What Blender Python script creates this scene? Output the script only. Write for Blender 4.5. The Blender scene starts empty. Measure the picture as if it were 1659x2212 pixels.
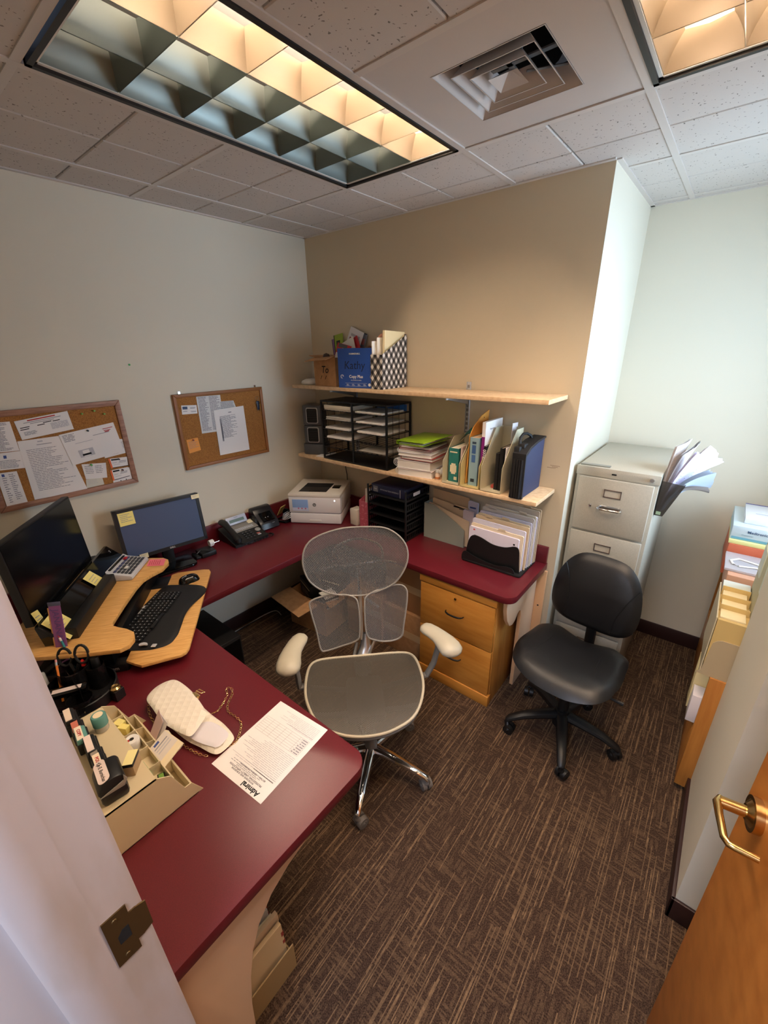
import bpy, bmesh, math, random
from mathutils import Vector, Matrix
random.seed(7)
S = bpy.context.scene
COL = S.collection
# ---------------------------------------------------------------- camera
cam_d = bpy.data.cameras.new('camera'); cam = bpy.data.objects.new('camera', cam_d); COL.objects.link(cam)
yaw, pitch, roll = -0.68792766, 0.37579668, -0.0170109
cy, sy, cp, sp, cr, sr = math.cos(yaw), math.sin(yaw), math.cos(pitch), math.sin(pitch), math.cos(roll), math.sin(roll)
fw = Vector((sy*cp, cy*cp, -sp)); rt = Vector((cy, -sy, 0)); up = rt.cross(fw)
r2 = cr*rt+sr*up; u2 = -sr*rt+cr*up
mw = Matrix((( r2.x, u2.x, -fw.x, 2.459), (r2.y, u2.y, -fw.y, -2.201), (r2.z, u2.z, -fw.z, 1.895), (0, 0, 0, 1)))
cam.matrix_world = mw
cam_d.sensor_fit = 'HORIZONTAL'; cam_d.sensor_width = 36.0; cam_d.lens = 898.2/1659*36
cam_d.clip_start = 0.02
S.camera = cam
# ---------------------------------------------------------------- view, world, lights
S.view_settings.view_transform = 'Standard'; S.view_settings.look = 'None'
S.view_settings.gamma = 1.0; S.view_settings.use_curve_mapping = False
S.view_settings.exposure = 1.32
TUBE = 92.0
WIN_W = 14.0
HALL_W = 25.0
w = bpy.data.worlds.new('world'); S.world = w; w.use_nodes = True
w.node_tree.nodes['Background'].inputs[0].default_value = (0.55, 0.7, 1.0, 1)
w.node_tree.nodes['Background'].inputs[1].default_value = 0.6
def area(name, loc, rot, sx, sz, watts, color):
    l = bpy.data.lights.new(name, 'AREA'); l.shape = 'RECTANGLE'; l.size = sx; l.size_y = sz
    l.energy = watts; l.color = color
    o = bpy.data.objects.new(name, l); o.location = loc; o.rotation_euler = rot; COL.objects.link(o)
    return o
# daylight entering through the alcove window (wall x = 3.0), outside the glass, facing -x
wl = area('window_daylight', (3.16, 0.07, 1.72), (0, math.radians(90), 0), 1.15, 0.78, WIN_W, (0.60, 0.80, 1.0)); wl.data.spread = math.radians(140)
# unseen fill lamp, added in the corridor behind the camera
area('corridor_fill', (2.3, -3.3, 2.55), (0, 0, 0), 0.6, 1.2, HALL_W, (0.72, 0.80, 1.0))
# ---------------------------------------------------------------- materials
def lin(c):
    r = []
    for v in c[:3]:
        v = v/255.0
        r.append(v/12.92 if v <= 0.04045 else ((v+0.055)/1.055)**2.4)
    return (*r, 1.0)
MATS = {}
def M(name, rgb, rough=0.55, metal=0.0, noise=None, bump=None, spec=0.5, alpha=None, trans=0.0, emit=None, coat=0.0):
    """noise=(scale, rgb2, contrast_lo, contrast_hi, stretch(3)) mixes a second colour; bump=(scale, strength, distance)"""
    if name in MATS: return MATS[name]
    m = bpy.data.materials.new(name); m.use_nodes = True; MATS[name] = m
    nt = m.node_tree; b = nt.nodes['Principled BSDF']
    b.inputs['Base Color'].default_value = lin(rgb); b.inputs['Roughness'].default_value = rough
    b.inputs['Metallic'].default_value = metal; b.inputs['Specular IOR Level'].default_value = spec
    b.inputs['Coat Weight'].default_value = coat
    b.inputs['Transmission Weight'].default_value = trans
    if alpha is not None: b.inputs['Alpha'].default_value = alpha
    if emit: b.inputs['Emission Color'].default_value = lin(emit[0]); b.inputs['Emission Strength'].default_value = emit[1]
    tc = nt.nodes.new('ShaderNodeTexCoord')
    if noise:
        sc, c2, lo, hi, st = noise
        mp = nt.nodes.new('ShaderNodeMapping'); mp.inputs['Scale'].default_value = st
        nz = nt.nodes.new('ShaderNodeTexNoise'); nz.inputs['Scale'].default_value = sc; nz.inputs['Detail'].default_value = 5
        rp = nt.nodes.new('ShaderNodeValToRGB'); rp.color_ramp.elements[0].position = lo; rp.color_ramp.elements[1].position = hi
        rp.color_ramp.elements[0].color = lin(rgb); rp.color_ramp.elements[1].color = lin(c2)
        nt.links.new(tc.outputs['Object'], mp.inputs[0]); nt.links.new(mp.outputs[0], nz.inputs['Vector'])
        nt.links.new(nz.outputs['Fac'], rp.inputs[0]); nt.links.new(rp.outputs[0], b.inputs['Base Color'])
    if bump:
        nz2 = nt.nodes.new('ShaderNodeTexNoise'); nz2.inputs['Scale'].default_value = bump[0]; nz2.inputs['Detail'].default_value = 3
        bp = nt.nodes.new('ShaderNodeBump'); bp.inputs['Strength'].default_value = bump[1]; bp.inputs['Distance'].default_value = bump[2]
        nt.links.new(tc.outputs['Object'], nz2.inputs['Vector']); nt.links.new(nz2.outputs['Fac'], bp.inputs['Height'])
        nt.links.new(bp.outputs[0], b.inputs['Normal'])
    return m
def N(nt, t, **kw):
    n = nt.nodes.new(t)
    for k, v in kw.items(): setattr(n, k, v)
    return n
def math_node(nt, op, a, b=None, clamp=False):
    n = nt.nodes.new('ShaderNodeMath'); n.operation = op; n.use_clamp = clamp
    for i, v in enumerate((a, b)):
        if v is None: continue
        if isinstance(v, (int, float)): n.inputs[i].default_value = v
        else: nt.links.new(v, n.inputs[i])
    return n.outputs[0]
WALL = M('wall_paint', (218, 211, 194), 0.85, bump=(350, .12, .002))
WALLB = M('wall_paint_warm_tint', (210, 196, 170), 0.85, bump=(350, .12, .002))  # same cream paint, with the warm light on the back wall tinted in
TRIMP = M('frame_paint', (204, 198, 202), 0.45, bump=(90, .06, .002), noise=(9, (188, 178, 172), .55, .75, (1, 1, .25)))
BASEB = M('cove_base', (48, 26, 24), 0.45)
BURG = M('burgundy_laminate', (104, 27, 36), 0.34, noise=(900, (90, 20, 30), .4, .6, (1, 1, 1)), bump=(1500, .05, .0004))
OAK = M('oak', (196, 132, 62), 0.42, noise=(5, (168, 104, 44), .35, .75, (9, 9, .8)))
OAKD = M('oak_dark', (120, 66, 34), 0.5, noise=(5, (96, 50, 26), .35, .75, (9, 9, .8)))
DOORW = M('door_wood', (214, 138, 62), 0.35, noise=(3.2, (190, 114, 44), .35, .75, (6, 6, .55)))
BAMB = M('bamboo', (234, 184, 112), 0.38, noise=(7, (212, 154, 82), .38, .68, (2, 22, 2)))
SHELFW = M('pale_shelf_board', (226, 196, 158), 0.5, noise=(40, (208, 172, 132), .4, .7, (1, 1, 1)))
PANEL = M('cream_panel', (222, 190, 160), 0.6)
BLK = M('black_plastic', (18, 18, 19), 0.45)
BLKG = M('black_gloss', (8, 8, 9), 0.08)
BLKM = M('black_metal', (20, 20, 21), 0.4, metal=.3)
GRYP = M('grey_plastic', (120, 122, 124), 0.4)
LGRY = M('light_grey_plastic', (196, 196, 198), 0.4)
WHT = M('white_plastic', (232, 230, 226), 0.35)
PAPER = M('white_paper', (240, 236, 234), 0.8)
PAPERC = M('cream_paper', (236, 222, 188), 0.8)
MANILA = M('manila', (228, 200, 150), 0.75)
INK = M('ink', (150, 148, 156), 0.9)
INKL = M('ink_light', (194, 192, 198), 0.9)
INKR = M('ink_red', (190, 60, 60), 0.9)
INKB = M('ink_blue', (70, 90, 150), 0.9)
INKK = M('ink_black', (16, 15, 16), 0.9)
YEL = M('sticky_yellow', (240, 226, 140), 0.8)
PINK = M('sticky_pink', (250, 130, 150), 0.8)
ORG = M('sticky_orange', (245, 165, 80), 0.8)
CORK = M('cork', (176, 122, 62), 0.95, noise=(260, (140, 90, 44), .4, .65, (1, 1, 1)), bump=(300, .4, .002))
FRW = M('walnut_frame', (166, 122, 98), 0.5, noise=(12, (136, 92, 72), .4, .7, (1, 1, 12)))
FRO = M('brown_frame', (150, 94, 44), 0.5)
CARD = M('cardboard', (182, 138, 94), 0.85, noise=(30, (170, 126, 84), .4, .6, (1, 1, 1)))
CHROME = M('chrome', (220, 220, 222), 0.12, metal=1)
ALU = M('brushed_aluminium', (196, 198, 200), 0.3, metal=1)
BRASS = M('brass', (206, 172, 112), 0.22, metal=1)
STRIKE = M('strike_bronze', (110, 88, 56), 0.4, metal=.8)
PUTTY = M('putty_metal', (180, 175, 162), 0.42, noise=(200, (174, 169, 156), .4, .6, (1, 1, 1)))
BEIGE = M('beige_organizer', (212, 196, 160), 0.4)
LEATH = M('black_leather', (17, 17, 20), 0.4, bump=(260, .25, .0015))
WLEATH = M('white_leather', (240, 234, 222), 0.5, bump=(420, .12, .001))
CREAMP = M('cream_armrest', (188, 180, 158), 0.38)
MGREY = M('chair_grey', (120, 116, 110), 0.4)
GOLD = M('gold', (238, 208, 148), 0.2, metal=1)
SMOKE = M('smoke_plastic', (70, 66, 62), 0.1, alpha=.62)
CLEAR = M('clear_plastic', (200, 205, 205), 0.05, alpha=.25)
def flat(name, rgb, rough=.6): return M('c_'+name, rgb, rough)
# mesh fabric with a lattice of real see-through holes
def mesh_fabric(name, rgb, px, py, thr):
    m = bpy.data.materials.new(name); m.use_nodes = True; nt = m.node_tree; b = nt.nodes['Principled BSDF']
    b.inputs['Base Color'].default_value = lin(rgb); b.inputs['Roughness'].default_value = .5
    at = N(nt, 'ShaderNodeUVMap'); sep = N(nt, 'ShaderNodeSeparateXYZ'); nt.links.new(at.outputs[0], sep.inputs[0])
    cx = math_node(nt, 'COSINE', math_node(nt, 'MULTIPLY', sep.outputs[0], 2*math.pi/px))
    cz = math_node(nt, 'COSINE', math_node(nt, 'MULTIPLY', sep.outputs[1], 2*math.pi/py))
    pr = math_node(nt, 'MULTIPLY', cx, cz)
    al = math_node(nt, 'LESS_THAN', pr, thr)
    nt.links.new(al, b.inputs['Alpha'])
    return m
MESHB = mesh_fabric('mesh_back', (104, 104, 104), .0075, .0135, .22)
MESHS = mesh_fabric('mesh_seat', (78, 71, 61), .0075, .0115, .72)
# ---------------------------------------------------------------- builders
class B:
    def __init__(s): s.bm = bmesh.new(); s.uv = s.bm.loops.layers.uv.new('UVMap')
    def face(s, vs, m=0):
        try:
            f = s.bm.faces.new(vs); f.material_index = m; return f
        except ValueError: return None
    def quad(s, pts, m=0): return s.face([s.bm.verts.new(p) for p in pts], m)
    def box(s, x0, y0, z0, x1, y1, z1, m=0, bev=0, mat=None, seg=2):
        if x1 < x0: x0, x1 = x1, x0
        if y1 < y0: y0, y1 = y1, y0
        if z1 < z0: z0, z1 = z1, z0
        c = [(x0,y0,z0),(x1,y0,z0),(x1,y1,z0),(x0,y1,z0),(x0,y0,z1),(x1,y0,z1),(x1,y1,z1),(x0,y1,z1)]
        v = [s.bm.verts.new(Vector(p)) for p in c]
        fs = [s.face([v[i] for i in f], m) for f in ((0,3,2,1),(4,5,6,7),(0,1,5,4),(1,2,6,5),(2,3,7,6),(3,0,4,7))]
        if bev:
            es = list({e for f in fs for e in f.edges})
            r = bmesh.ops.bevel(s.bm, geom=es, offset=bev, segments=seg, affect='EDGES', profile=.5)
            for f in r['faces']: f.material_index = m
            if mat is not None:
                vs = {q for f in r['faces'] for q in f.verts} | {q for f in fs if f.is_valid for q in f.verts}
                for q in vs: q.co = mat @ q.co
        elif mat is not None:
            for q in v: q.co = mat @ q.co
        return s
    def prism(s, poly, ax, a, b, m=0, bev=0, mat=None, seg=2, m_side=None):
        """poly 2D; ax = extrusion axis; for x: (y,z), y: (x,z), z: (x,y)"""
        def P(p, t):
            return Vector((t, p[0], p[1])) if ax == 'x' else Vector((p[0], t, p[1])) if ax == 'y' else Vector((p[0], p[1], t))
        va = [s.bm.verts.new(P(p, a)) for p in poly]; vb = [s.bm.verts.new(P(p, b)) for p in poly]
        n = len(poly); fs = [s.face(va[::-1], m), s.face(vb, m)]
        for i in range(n): fs.append(s.face([va[i], va[(i+1) % n], vb[(i+1) % n], vb[i]], m if m_side is None else m_side))
        fs = [f for f in fs if f]
        bmesh.ops.recalc_face_normals(s.bm, faces=fs)
        vs = set(va+vb)
        if bev:
            es = list({e for f in fs[:2] for e in f.edges})
            r = bmesh.ops.bevel(s.bm, geom=es, offset=bev, segments=seg, affect='EDGES', profile=.5)
            vs = {q for f in r['faces'] for q in f.verts} | {q for f in fs if f.is_valid for q in f.verts}
        if mat is not None:
            for q in vs:
                if q.is_valid: q.co = mat @ q.co
        return s
    def tube(s, pts, r, n=8, m=0, cap=True, closed=False, flat=None):
        pts = [Vector(p) for p in pts]; k = len(pts)
        rr = r if isinstance(r, (list, tuple)) else [r]*k
        rings = []; prev = None
        for i, p in enumerate(pts):
            if closed: d = pts[(i+1) % k]-pts[i-1]
            else: d = (pts[min(i+1, k-1)]-pts[max(i-1, 0)])
            d.normalize()
            if prev is None:
                a = Vector((0, 0, 1)) if abs(d.z) < .9 else Vector((1, 0, 0))
                e1 = d.cross(a).normalized()
            else:
                e1 = (prev-d*prev.dot(d)).normalized()
            e2 = d.cross(e1); prev = e1
            f2 = flat or 1.0
            rings.append([s.bm.verts.new(p+(e1*math.cos(2*math.pi*j/n)+e2*f2*math.sin(2*math.pi*j/n))*rr[i]) for j in range(n)])
        for i in range(k if closed else k-1):
            a, b = rings[i], rings[(i+1) % k]
            for j in range(n): s.face([a[j], a[(j+1) % n], b[(j+1) % n], b[j]], m)
        if cap and not closed: s.face(rings[0][::-1], m); s.face(rings[-1], m)
        return s
    def cyl(s, p0, p1, r0, r1=None, n=20, m=0): return s.tube([p0, p1], [r0, r0 if r1 is None else r1], n, m)
    def lathe(s, prof, c=(0, 0, 0), n=24, m=0, mat=None, ms=None):
        c = Vector(c); rings = []
        for (r, z) in prof:
            if r < 1e-6: rings.append([s.bm.verts.new(c+Vector((0, 0, z)))])
            else: rings.append([s.bm.verts.new(c+Vector((r*math.cos(2*math.pi*j/n), r*math.sin(2*math.pi*j/n), z))) for j in range(n)])
        for i in range(len(rings)-1):
            a, b = rings[i], rings[i+1]; mm = ms[i] if ms else m
            for j in range(n):
                k2 = (j+1) % n
                if len(a) == 1 and len(b) == 1: continue
                if len(a) == 1: s.face([a[0], b[k2], b[j]], mm)
                elif len(b) == 1: s.face([a[j], a[k2], b[0]], mm)
                else: s.face([a[j], a[k2], b[k2], b[j]], mm)
        if mat is not None:
            for rg in rings:
                for q in rg: q.co = mat @ q.co
        return s
    def grid(s, fn, nu, nv, m=0, uvf=None, closed_u=False):
        V = [[s.bm.verts.new(fn(i/nu, j/nv)) for j in range(nv+1)] for i in range(nu+1)]
        for i in range(nu):
            for j in range(nv):
                f = s.face([V[i][j], V[i+1][j], V[i+1][j+1], V[i][j+1]], m)
                if f and uvf:
                    for l, (a, b) in zip(f.loops, ((i, j), (i+1, j), (i+1, j+1), (i, j+1))): l[s.uv].uv = uvf(a/nu, b/nv)
        return s
    def patch(s, outline, hf, rings=8, m=0, mat=None, flip=False):
        """outline: closed 2D points; hf(x, y, r) -> height; fills from centroid"""
        n = len(outline); cx = sum(p[0] for p in outline)/n; cy_ = sum(p[1] for p in outline)/n
        R = []
        T = mat if mat is not None else Matrix()
        c0 = s.bm.verts.new(T @ Vector((cx, cy_, hf(cx, cy_, 0)))); info = {c0: (cx, cy_)}
        for k in range(1, rings+1):
            r = k/rings; row = []
            for p in outline:
                x, y = cx+(p[0]-cx)*r, cy_+(p[1]-cy_)*r
                v = s.bm.verts.new(T @ Vector((x, y, hf(x, y, r)))); info[v] = (x, y); row.append(v)
            R.append(row)
        def add(vs):
            if flip: vs = vs[::-1]
            f = s.face(vs, m)
            if f:
                for l in f.loops: l[s.uv].uv = info[l.vert]
        for j in range(n): add([c0, R[0][j], R[0][(j+1) % n]])
        for k in range(rings-1):
            for j in range(n): add([R[k][j], R[k+1][j], R[k+1][(j+1) % n], R[k][(j+1) % n]])
        return R[-1]
    def cushion(s, outline, th, mat=None, rings=9, m=0, hf=None, flatb=.45, exp=3.0):
        hf = hf or (lambda x, y: 0)
        f1 = lambda x, y, r: hf(x, y)+th*.5*(max(0, 1-r**exp))**.5
        f2 = lambda x, y, r: hf(x, y)-th*.5*(max(0, 1-r**exp))**.5
        a = s.patch(outline, f1, rings, m, mat); b = s.patch(outline, f2, rings, m, mat, flip=True)
        bmesh.ops.weld_verts(s.bm, targetmap={x: y for x, y in zip(b, a)})
        return s
    def build(s, name, mats, parent=None, smooth=35, loc=None, rot=None):
        me = bpy.data.meshes.new(name)
        s.bm.normal_update(); s.bm.to_mesh(me); s.bm.free()
        for m in (mats if isinstance(mats, (list, tuple)) else [mats]): me.materials.append(m)
        if smooth:
            me.shade_smooth(); me.set_sharp_from_angle(angle=math.radians(smooth))
        o = bpy.data.objects.new(name, me); COL.objects.link(o)
        if parent is not None: o.parent = parent
        if loc: o.location = loc
        if rot: o.rotation_euler = rot
        return o
def tag(o, label, cat, group=None):
    o['label'] = label; o['category'] = cat
    if group: o['group'] = group
    return o
def thing(name, label, cat, loc=(0, 0, 0), rz=0.0, group=None, mat=None):
    o = bpy.data.objects.new(name, None); o.empty_display_size = .05; COL.objects.link(o)
    if mat is not None: o.matrix_world = mat
    else: o.location = loc; o.rotation_euler = (0, 0, rz)
    return tag(o, label, cat, group)
def struct(o): o['kind'] = 'structure'; return o
def copy_tree(o, parent=None):
    c = o.copy(); COL.objects.link(c)
    if parent is not None: c.parent = parent
    for ch in list(o.children): copy_tree(ch, c)
    return c
def frame(o, ex, ey, ez=None):
    ex = Vector(ex).normalized(); ey = Vector(ey); ey = (ey-ex*ey.dot(ex)).normalized(); ez = ex.cross(ey)
    return Matrix(((ex.x, ey.x, ez.x, o[0]), (ex.y, ey.y, ez.y, o[1]), (ex.z, ey.z, ez.z, o[2]), (0, 0, 0, 1)))
def txt(s, size, mat, parent, o, ex, ey, name='lettering', align='CENTER', ext=.0002, shear=0, bold=0, sx=1.0):
    cu = bpy.data.curves.new('t', 'FONT'); cu.body = s; cu.size = size; cu.align_x = align; cu.align_y = 'CENTER'
    cu.extrude = ext; cu.shear = shear; cu.offset = bold; cu.resolution_u = 2
    ob = bpy.data.objects.new('t', cu); me = bpy.data.meshes.new_from_object(ob)
    bpy.data.objects.remove(ob); bpy.data.curves.remove(cu)
    me.name = name; me.transform(frame(o, ex, ey) @ Matrix.Diagonal((sx, 1, 1, 1))); me.materials.clear(); me.materials.append(mat)
    r = bpy.data.objects.new(name, me); COL.objects.link(r)
    if parent is not None: r.parent = parent
    return r
def crom(pts, sub=6, closed=True):
    n = len(pts); out = []
    rng = range(n) if closed else range(n-1)
    for i in rng:
        if closed: p0, p1, p2, p3 = (pts[(i-1) % n], pts[i], pts[(i+1) % n], pts[(i+2) % n])
        else: p0, p1, p2, p3 = pts[max(i-1, 0)], pts[i], pts[i+1], pts[min(i+2, n-1)]
        for k in range(sub):
            t = k/sub
            out.append(tuple(.5*((2*b)+(-a+c)*t+(2*a-5*b+4*c-d)*t*t+(-a+3*b-3*c+d)*t**3) for a, b, c, d in zip(p0, p1, p2, p3)))
    if not closed: out.append(tuple(pts[-1]))
    return out
def rrect(x0, y0, x1, y1, r, n=5):
    o = []
    for cx, cy_, a0 in ((x1-r, y1-r, 0), (x0+r, y1-r, 90), (x0+r, y0+r, 180), (x1-r, y0+r, 270)):
        for k in range(n+1):
            a = math.radians(a0+90*k/n); o.append((cx+r*math.cos(a), cy_+r*math.sin(a)))
    return o
def bil(c, s, t):
    """c = TL,TR,BR,BL ; s right 0..1, t up 0..1"""
    TL, TR, BR, BL = [Vector(p) for p in c]
    return (BL*(1-s)+BR*s)*(1-t)+(TL*(1-s)+TR*s)*t
def sheet4(b, c, off, n, m=0, th=.0006):
    """thin solid sheet on 4 corners, offset along n"""
    n = Vector(n); lo = [Vector(p)+n*(off-th) for p in c]; hi = [Vector(p)+n*off for p in c]
    lv = [b.bm.verts.new(p) for p in lo]; hv = [b.bm.verts.new(p) for p in hi]
    fs = [b.face(hv, m), b.face(lv[::-1], m)]
    for i in range(4): fs.append(b.face([lv[i], lv[(i+1) % 4], hv[(i+1) % 4], hv[i]], m))
    bmesh.ops.recalc_face_normals(b.bm, faces=[f for f in fs if f])
def ink4(b, c, off, n, marks):
    """marks: (s0,t0,s1,t1,matindex) rectangles on the sheet"""
    n = Vector(n)
    for i, (s0, t0, s1, t1, m) in enumerate(marks):
        q = [bil(c, s0, t0), bil(c, s1, t0), bil(c, s1, t1), bil(c, s0, t1)]
        b.quad([p+n*(off+.0003+min(i, 40)*.00001) for p in q], m)
def lines(t0, t1, n, s0=.1, s1=.9, m=1, th=.35, jag=.3, seed=1, words=True):
    rd = random.Random(seed); out = []; dt = (t0-t1)/n
    for i in range(n):
        t = t0-dt*i; e = s1-rd.random()*jag*(s1-s0)
        if words:
            s = s0
            while s < e:
                w_ = min(.03+rd.random()*.11, e-s); out.append((s, t-dt*th, s+w_, t, m)); s += w_+.012
        else: out.append((s0, t-dt*th, e, t, m))
    return out
def note(name, label, cat, c, nrm, mat, marks=(), off=.001, group=None, th=.0006, inks=None):
    b = B(); sheet4(b, c, off, nrm, 0, th); ink4(b, c, off, nrm, marks)
    o = b.build(name, [mat]+(inks or [INK, INKL, INKR, INKB, INKK]), smooth=0)
    return tag(o, label, cat, group)
# ================================================================ the room
HC = 2.59
# carpet material: fine streaks along y with woven cross patches
def carpet():
    m = bpy.data.materials.new('carpet'); m.use_nodes = True; nt = m.node_tree; bs = nt.nodes['Principled BSDF']
    bs.inputs['Roughness'].default_value = 1.0; bs.inputs['Specular IOR Level'].default_value = .1
    tc = N(nt, 'ShaderNodeTexCoord'); sep = N(nt, 'ShaderNodeSeparateXYZ'); nt.links.new(tc.outputs['Object'], sep.inputs[0])
    X, Y = sep.outputs[0], sep.outputs[1]
    def dashes(a, b, wa, lb, thr, seed):
        ca = math_node(nt, 'FLOOR', math_node(nt, 'DIVIDE', a, wa))
        wn = N(nt, 'ShaderNodeTexWhiteNoise', noise_dimensions='1D'); nt.links.new(math_node(nt, 'ADD', ca, seed), wn.inputs['W'])
        sh = math_node(nt, 'ADD', math_node(nt, 'DIVIDE', b, lb), math_node(nt, 'MULTIPLY', wn.outputs[0], 37.0))
        cb = math_node(nt, 'FLOOR', sh)
        w2 = N(nt, 'ShaderNodeTexWhiteNoise', noise_dimensions='2D'); cmb = N(nt, 'ShaderNodeCombineXYZ')
        nt.links.new(ca, cmb.inputs[0]); nt.links.new(cb, cmb.inputs[1]); nt.links.new(cmb.outputs[0], w2.inputs['Vector'])
        return w2.outputs[0], math_node(nt, 'GREATER_THAN', w2.outputs[0], thr)
    v1, d1 = dashes(X, Y, .0033, .19, .86, 3.0)
    v2, d2 = dashes(Y, X, .0045, .040, .62, 11.0)
    v3, d3 = dashes(X, Y, .0045, .040, .62, 29.0)
    mp = N(nt, 'ShaderNodeMapping'); mp.inputs['Scale'].default_value = (15, 15, 1); nt.links.new(tc.outputs['Object'], mp.inputs[0])
    vo = N(nt, 'ShaderNodeTexVoronoi', distance='CHEBYCHEV'); vo.inputs['Scale'].default_value = 1.0; nt.links.new(mp.outputs[0], vo.inputs['Vector'])
    sc = N(nt, 'ShaderNodeSeparateColor'); nt.links.new(vo.outputs['Color'], sc.inputs[0])
    msk = math_node(nt, 'GREATER_THAN', sc.outputs[0], .5)
    inv = math_node(nt, 'SUBTRACT', 1.0, msk)
    weave = math_node(nt, 'ADD', math_node(nt, 'MULTIPLY', math_node(nt, 'MULTIPLY', d2, msk), .25), math_node(nt, 'MULTIPLY', math_node(nt, 'MULTIPLY', d3, inv), .20))
    str_ = math_node(nt, 'MAXIMUM', math_node(nt, 'MULTIPLY', d1, math_node(nt, 'SUBTRACT', .85, math_node(nt, 'MULTIPLY', msk, .25))), weave)
    nz = N(nt, 'ShaderNodeTexNoise'); nz.inputs['Scale'].default_value = 260; nz.inputs['Detail'].default_value = 3; nt.links.new(tc.outputs['Object'], nz.inputs['Vector'])
    rp = N(nt, 'ShaderNodeValToRGB'); nt.links.new(nz.outputs['Fac'], rp.inputs[0])
    rp.color_ramp.elements[0].position = .40; rp.color_ramp.elements[0].color = lin((50, 37, 30))
    rp.color_ramp.elements[1].position = .62; rp.color_ramp.elements[1].color = lin((84, 65, 52))
    mx = N(nt, 'ShaderNodeMix', data_type='RGBA'); nt.links.new(rp.outputs[0], mx.inputs['A']); mx.inputs['B'].default_value = lin((146, 118, 88))
    nz3 = N(nt, 'ShaderNodeTexNoise'); nz3.inputs['Scale'].default_value = 60; nt.links.new(tc.outputs['Object'], nz3.inputs['Vector'])
    nt.links.new(math_node(nt, 'MULTIPLY', str_, math_node(nt, 'MULTIPLY', nz3.outputs['Fac'], 1.35), clamp=True), mx.inputs['Factor'])
    nt.links.new(mx.outputs['Result'], bs.inputs['Base Color'])
    bp = N(nt, 'ShaderNodeBump'); bp.inputs['Strength'].default_value = .6; bp.inputs['Distance'].default_value = .003
    nt.links.new(nz.outputs['Fac'], bp.inputs['Height']); nt.links.new(bp.outputs[0], bs.inputs['Normal'])
    return m
CARPET = carpet()
b = B(); b.box(-.12, -2.32, -.06, 3.2, .95, 0); struct(b.build('floor', CARPET, smooth=0))
b = B(); b.box(.6, -4.4, -.06, 4.2, -2.32, 0); struct(b.build('floor', CARPET, smooth=0))
b = B(); b.box(-.12, -2.32, 0, 0, .02, 2.7); struct(b.build('wall_left', WALL, smooth=0))
b = B(); b.box(-.12, 0, 0, 1.889, .96, 2.7); struct(b.build('wall_back', WALLB, smooth=0))
for f in bpy.data.objects['wall_back'].data.polygons:      # column side keeps the plain wall colour, without the warm-light tint
    pass
bpy.data.objects['wall_back'].data.materials.append(WALL)
for f in bpy.data.objects['wall_back'].data.polygons:
    if f.normal.x > .9: f.material_index = 1
b = B(); b.box(1.889, .815, 0, 3.2, .96, 2.7); struct(b.build('wall_alcove_back', WALL, smooth=0))
# alcove right wall with its window opening (y -.33 .. .45)
b = B()
b.box(3.0, -.37, 0, 3.14, .83, 1.12); b.box(3.0, -.37, 2.30, 3.14, .83, 2.7)
b.box(3.0, -.37, 1.12, 3.14, -.33, 2.30); b.box(3.0, .47, 1.12, 3.14, .83, 2.30)
struct(b.build('wall_alcove_right', WALL, smooth=0))
fr = B()
for (a, c, d, e) in ((-.33, -.29, 1.12, 2.30), (.43, .47, 1.12, 2.30)): fr.box(3.03, a, d, 3.08, c, e, 0)
fr.box(3.03, -.33, 1.12, 3.08, .47, 1.17); fr.box(3.03, -.33, 2.25, 3.08, .47, 2.30); fr.box(3.035, -.33, 1.69, 3.075, .47, 1.73)
win = struct(fr.build('window_1', WHT, smooth=0))
g = B(); g.box(3.05, -.29, 1.17, 3.053, .43, 2.25)
glass = M('window_glass', (255, 255, 255), 0.0, alpha=.12); g.build('window_pane', glass, win, smooth=0)
b = B(); b.box(2.975, -.36, 1.095, 3.03, .50, 1.12, bev=.004); b.build('window_sill', WHT, win)
b = B(); b.box(2.687, -.916, 0, 3.2, -.37, 2.7); struct(b.build('wall_right', WALL, smooth=0))
b = B(); b.box(3.1, -2.2, 0, 3.22, -.9, 2.7); struct(b.build('wall_behind_door', WALL, smooth=0))
b = B(); b.box(-.12, -2.32, 0, 1.872, -2.176, 2.7); struct(b.build('wall_front', WALL, smooth=0))
b = B(); b.box(1.83, -2.32, 2.10, 2.9, -2.158, 2.7); struct(b.build('wall_over_door', WALL, smooth=0))
b = B(); b.box(2.84, -2.32, 0, 3.22, -2.158, 2.7); struct(b.build('wall_front_right', WALL, smooth=0))
# corridor shell behind the doorway
b = B(); b.box(.6, -4.5, 0, 4.2, -4.4, 2.7); struct(b.build('wall_corridor', WALL, smooth=0))
b = B(); b.box(.5, -4.4, 0, .6, -2.32, 2.7); struct(b.build('wall_corridor_left', WALL, smooth=0))
b = B(); b.box(4.2, -4.4, 0, 4.3, -2.32, 2.7); struct(b.build('wall_corridor_right', WALL, smooth=0))
b = B(); b.box(.5, -4.5, 2.59, 4.3, -2.32, 2.7); struct(b.build('ceiling_corridor', WALL, smooth=0))
b = B(); b.box(3.2, -2.34, 0, 4.3, -2.30, 2.7); struct(b.build('wall_corridor_side', WALL, smooth=0))
# oak wainscot board in the corridor (sliver past the jamb, lower left)
b = B(); b.box(.6, -2.40, .0, 1.79, -2.322, 1.06, bev=.004); struct(b.build('trim_1', DOORW))
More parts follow.
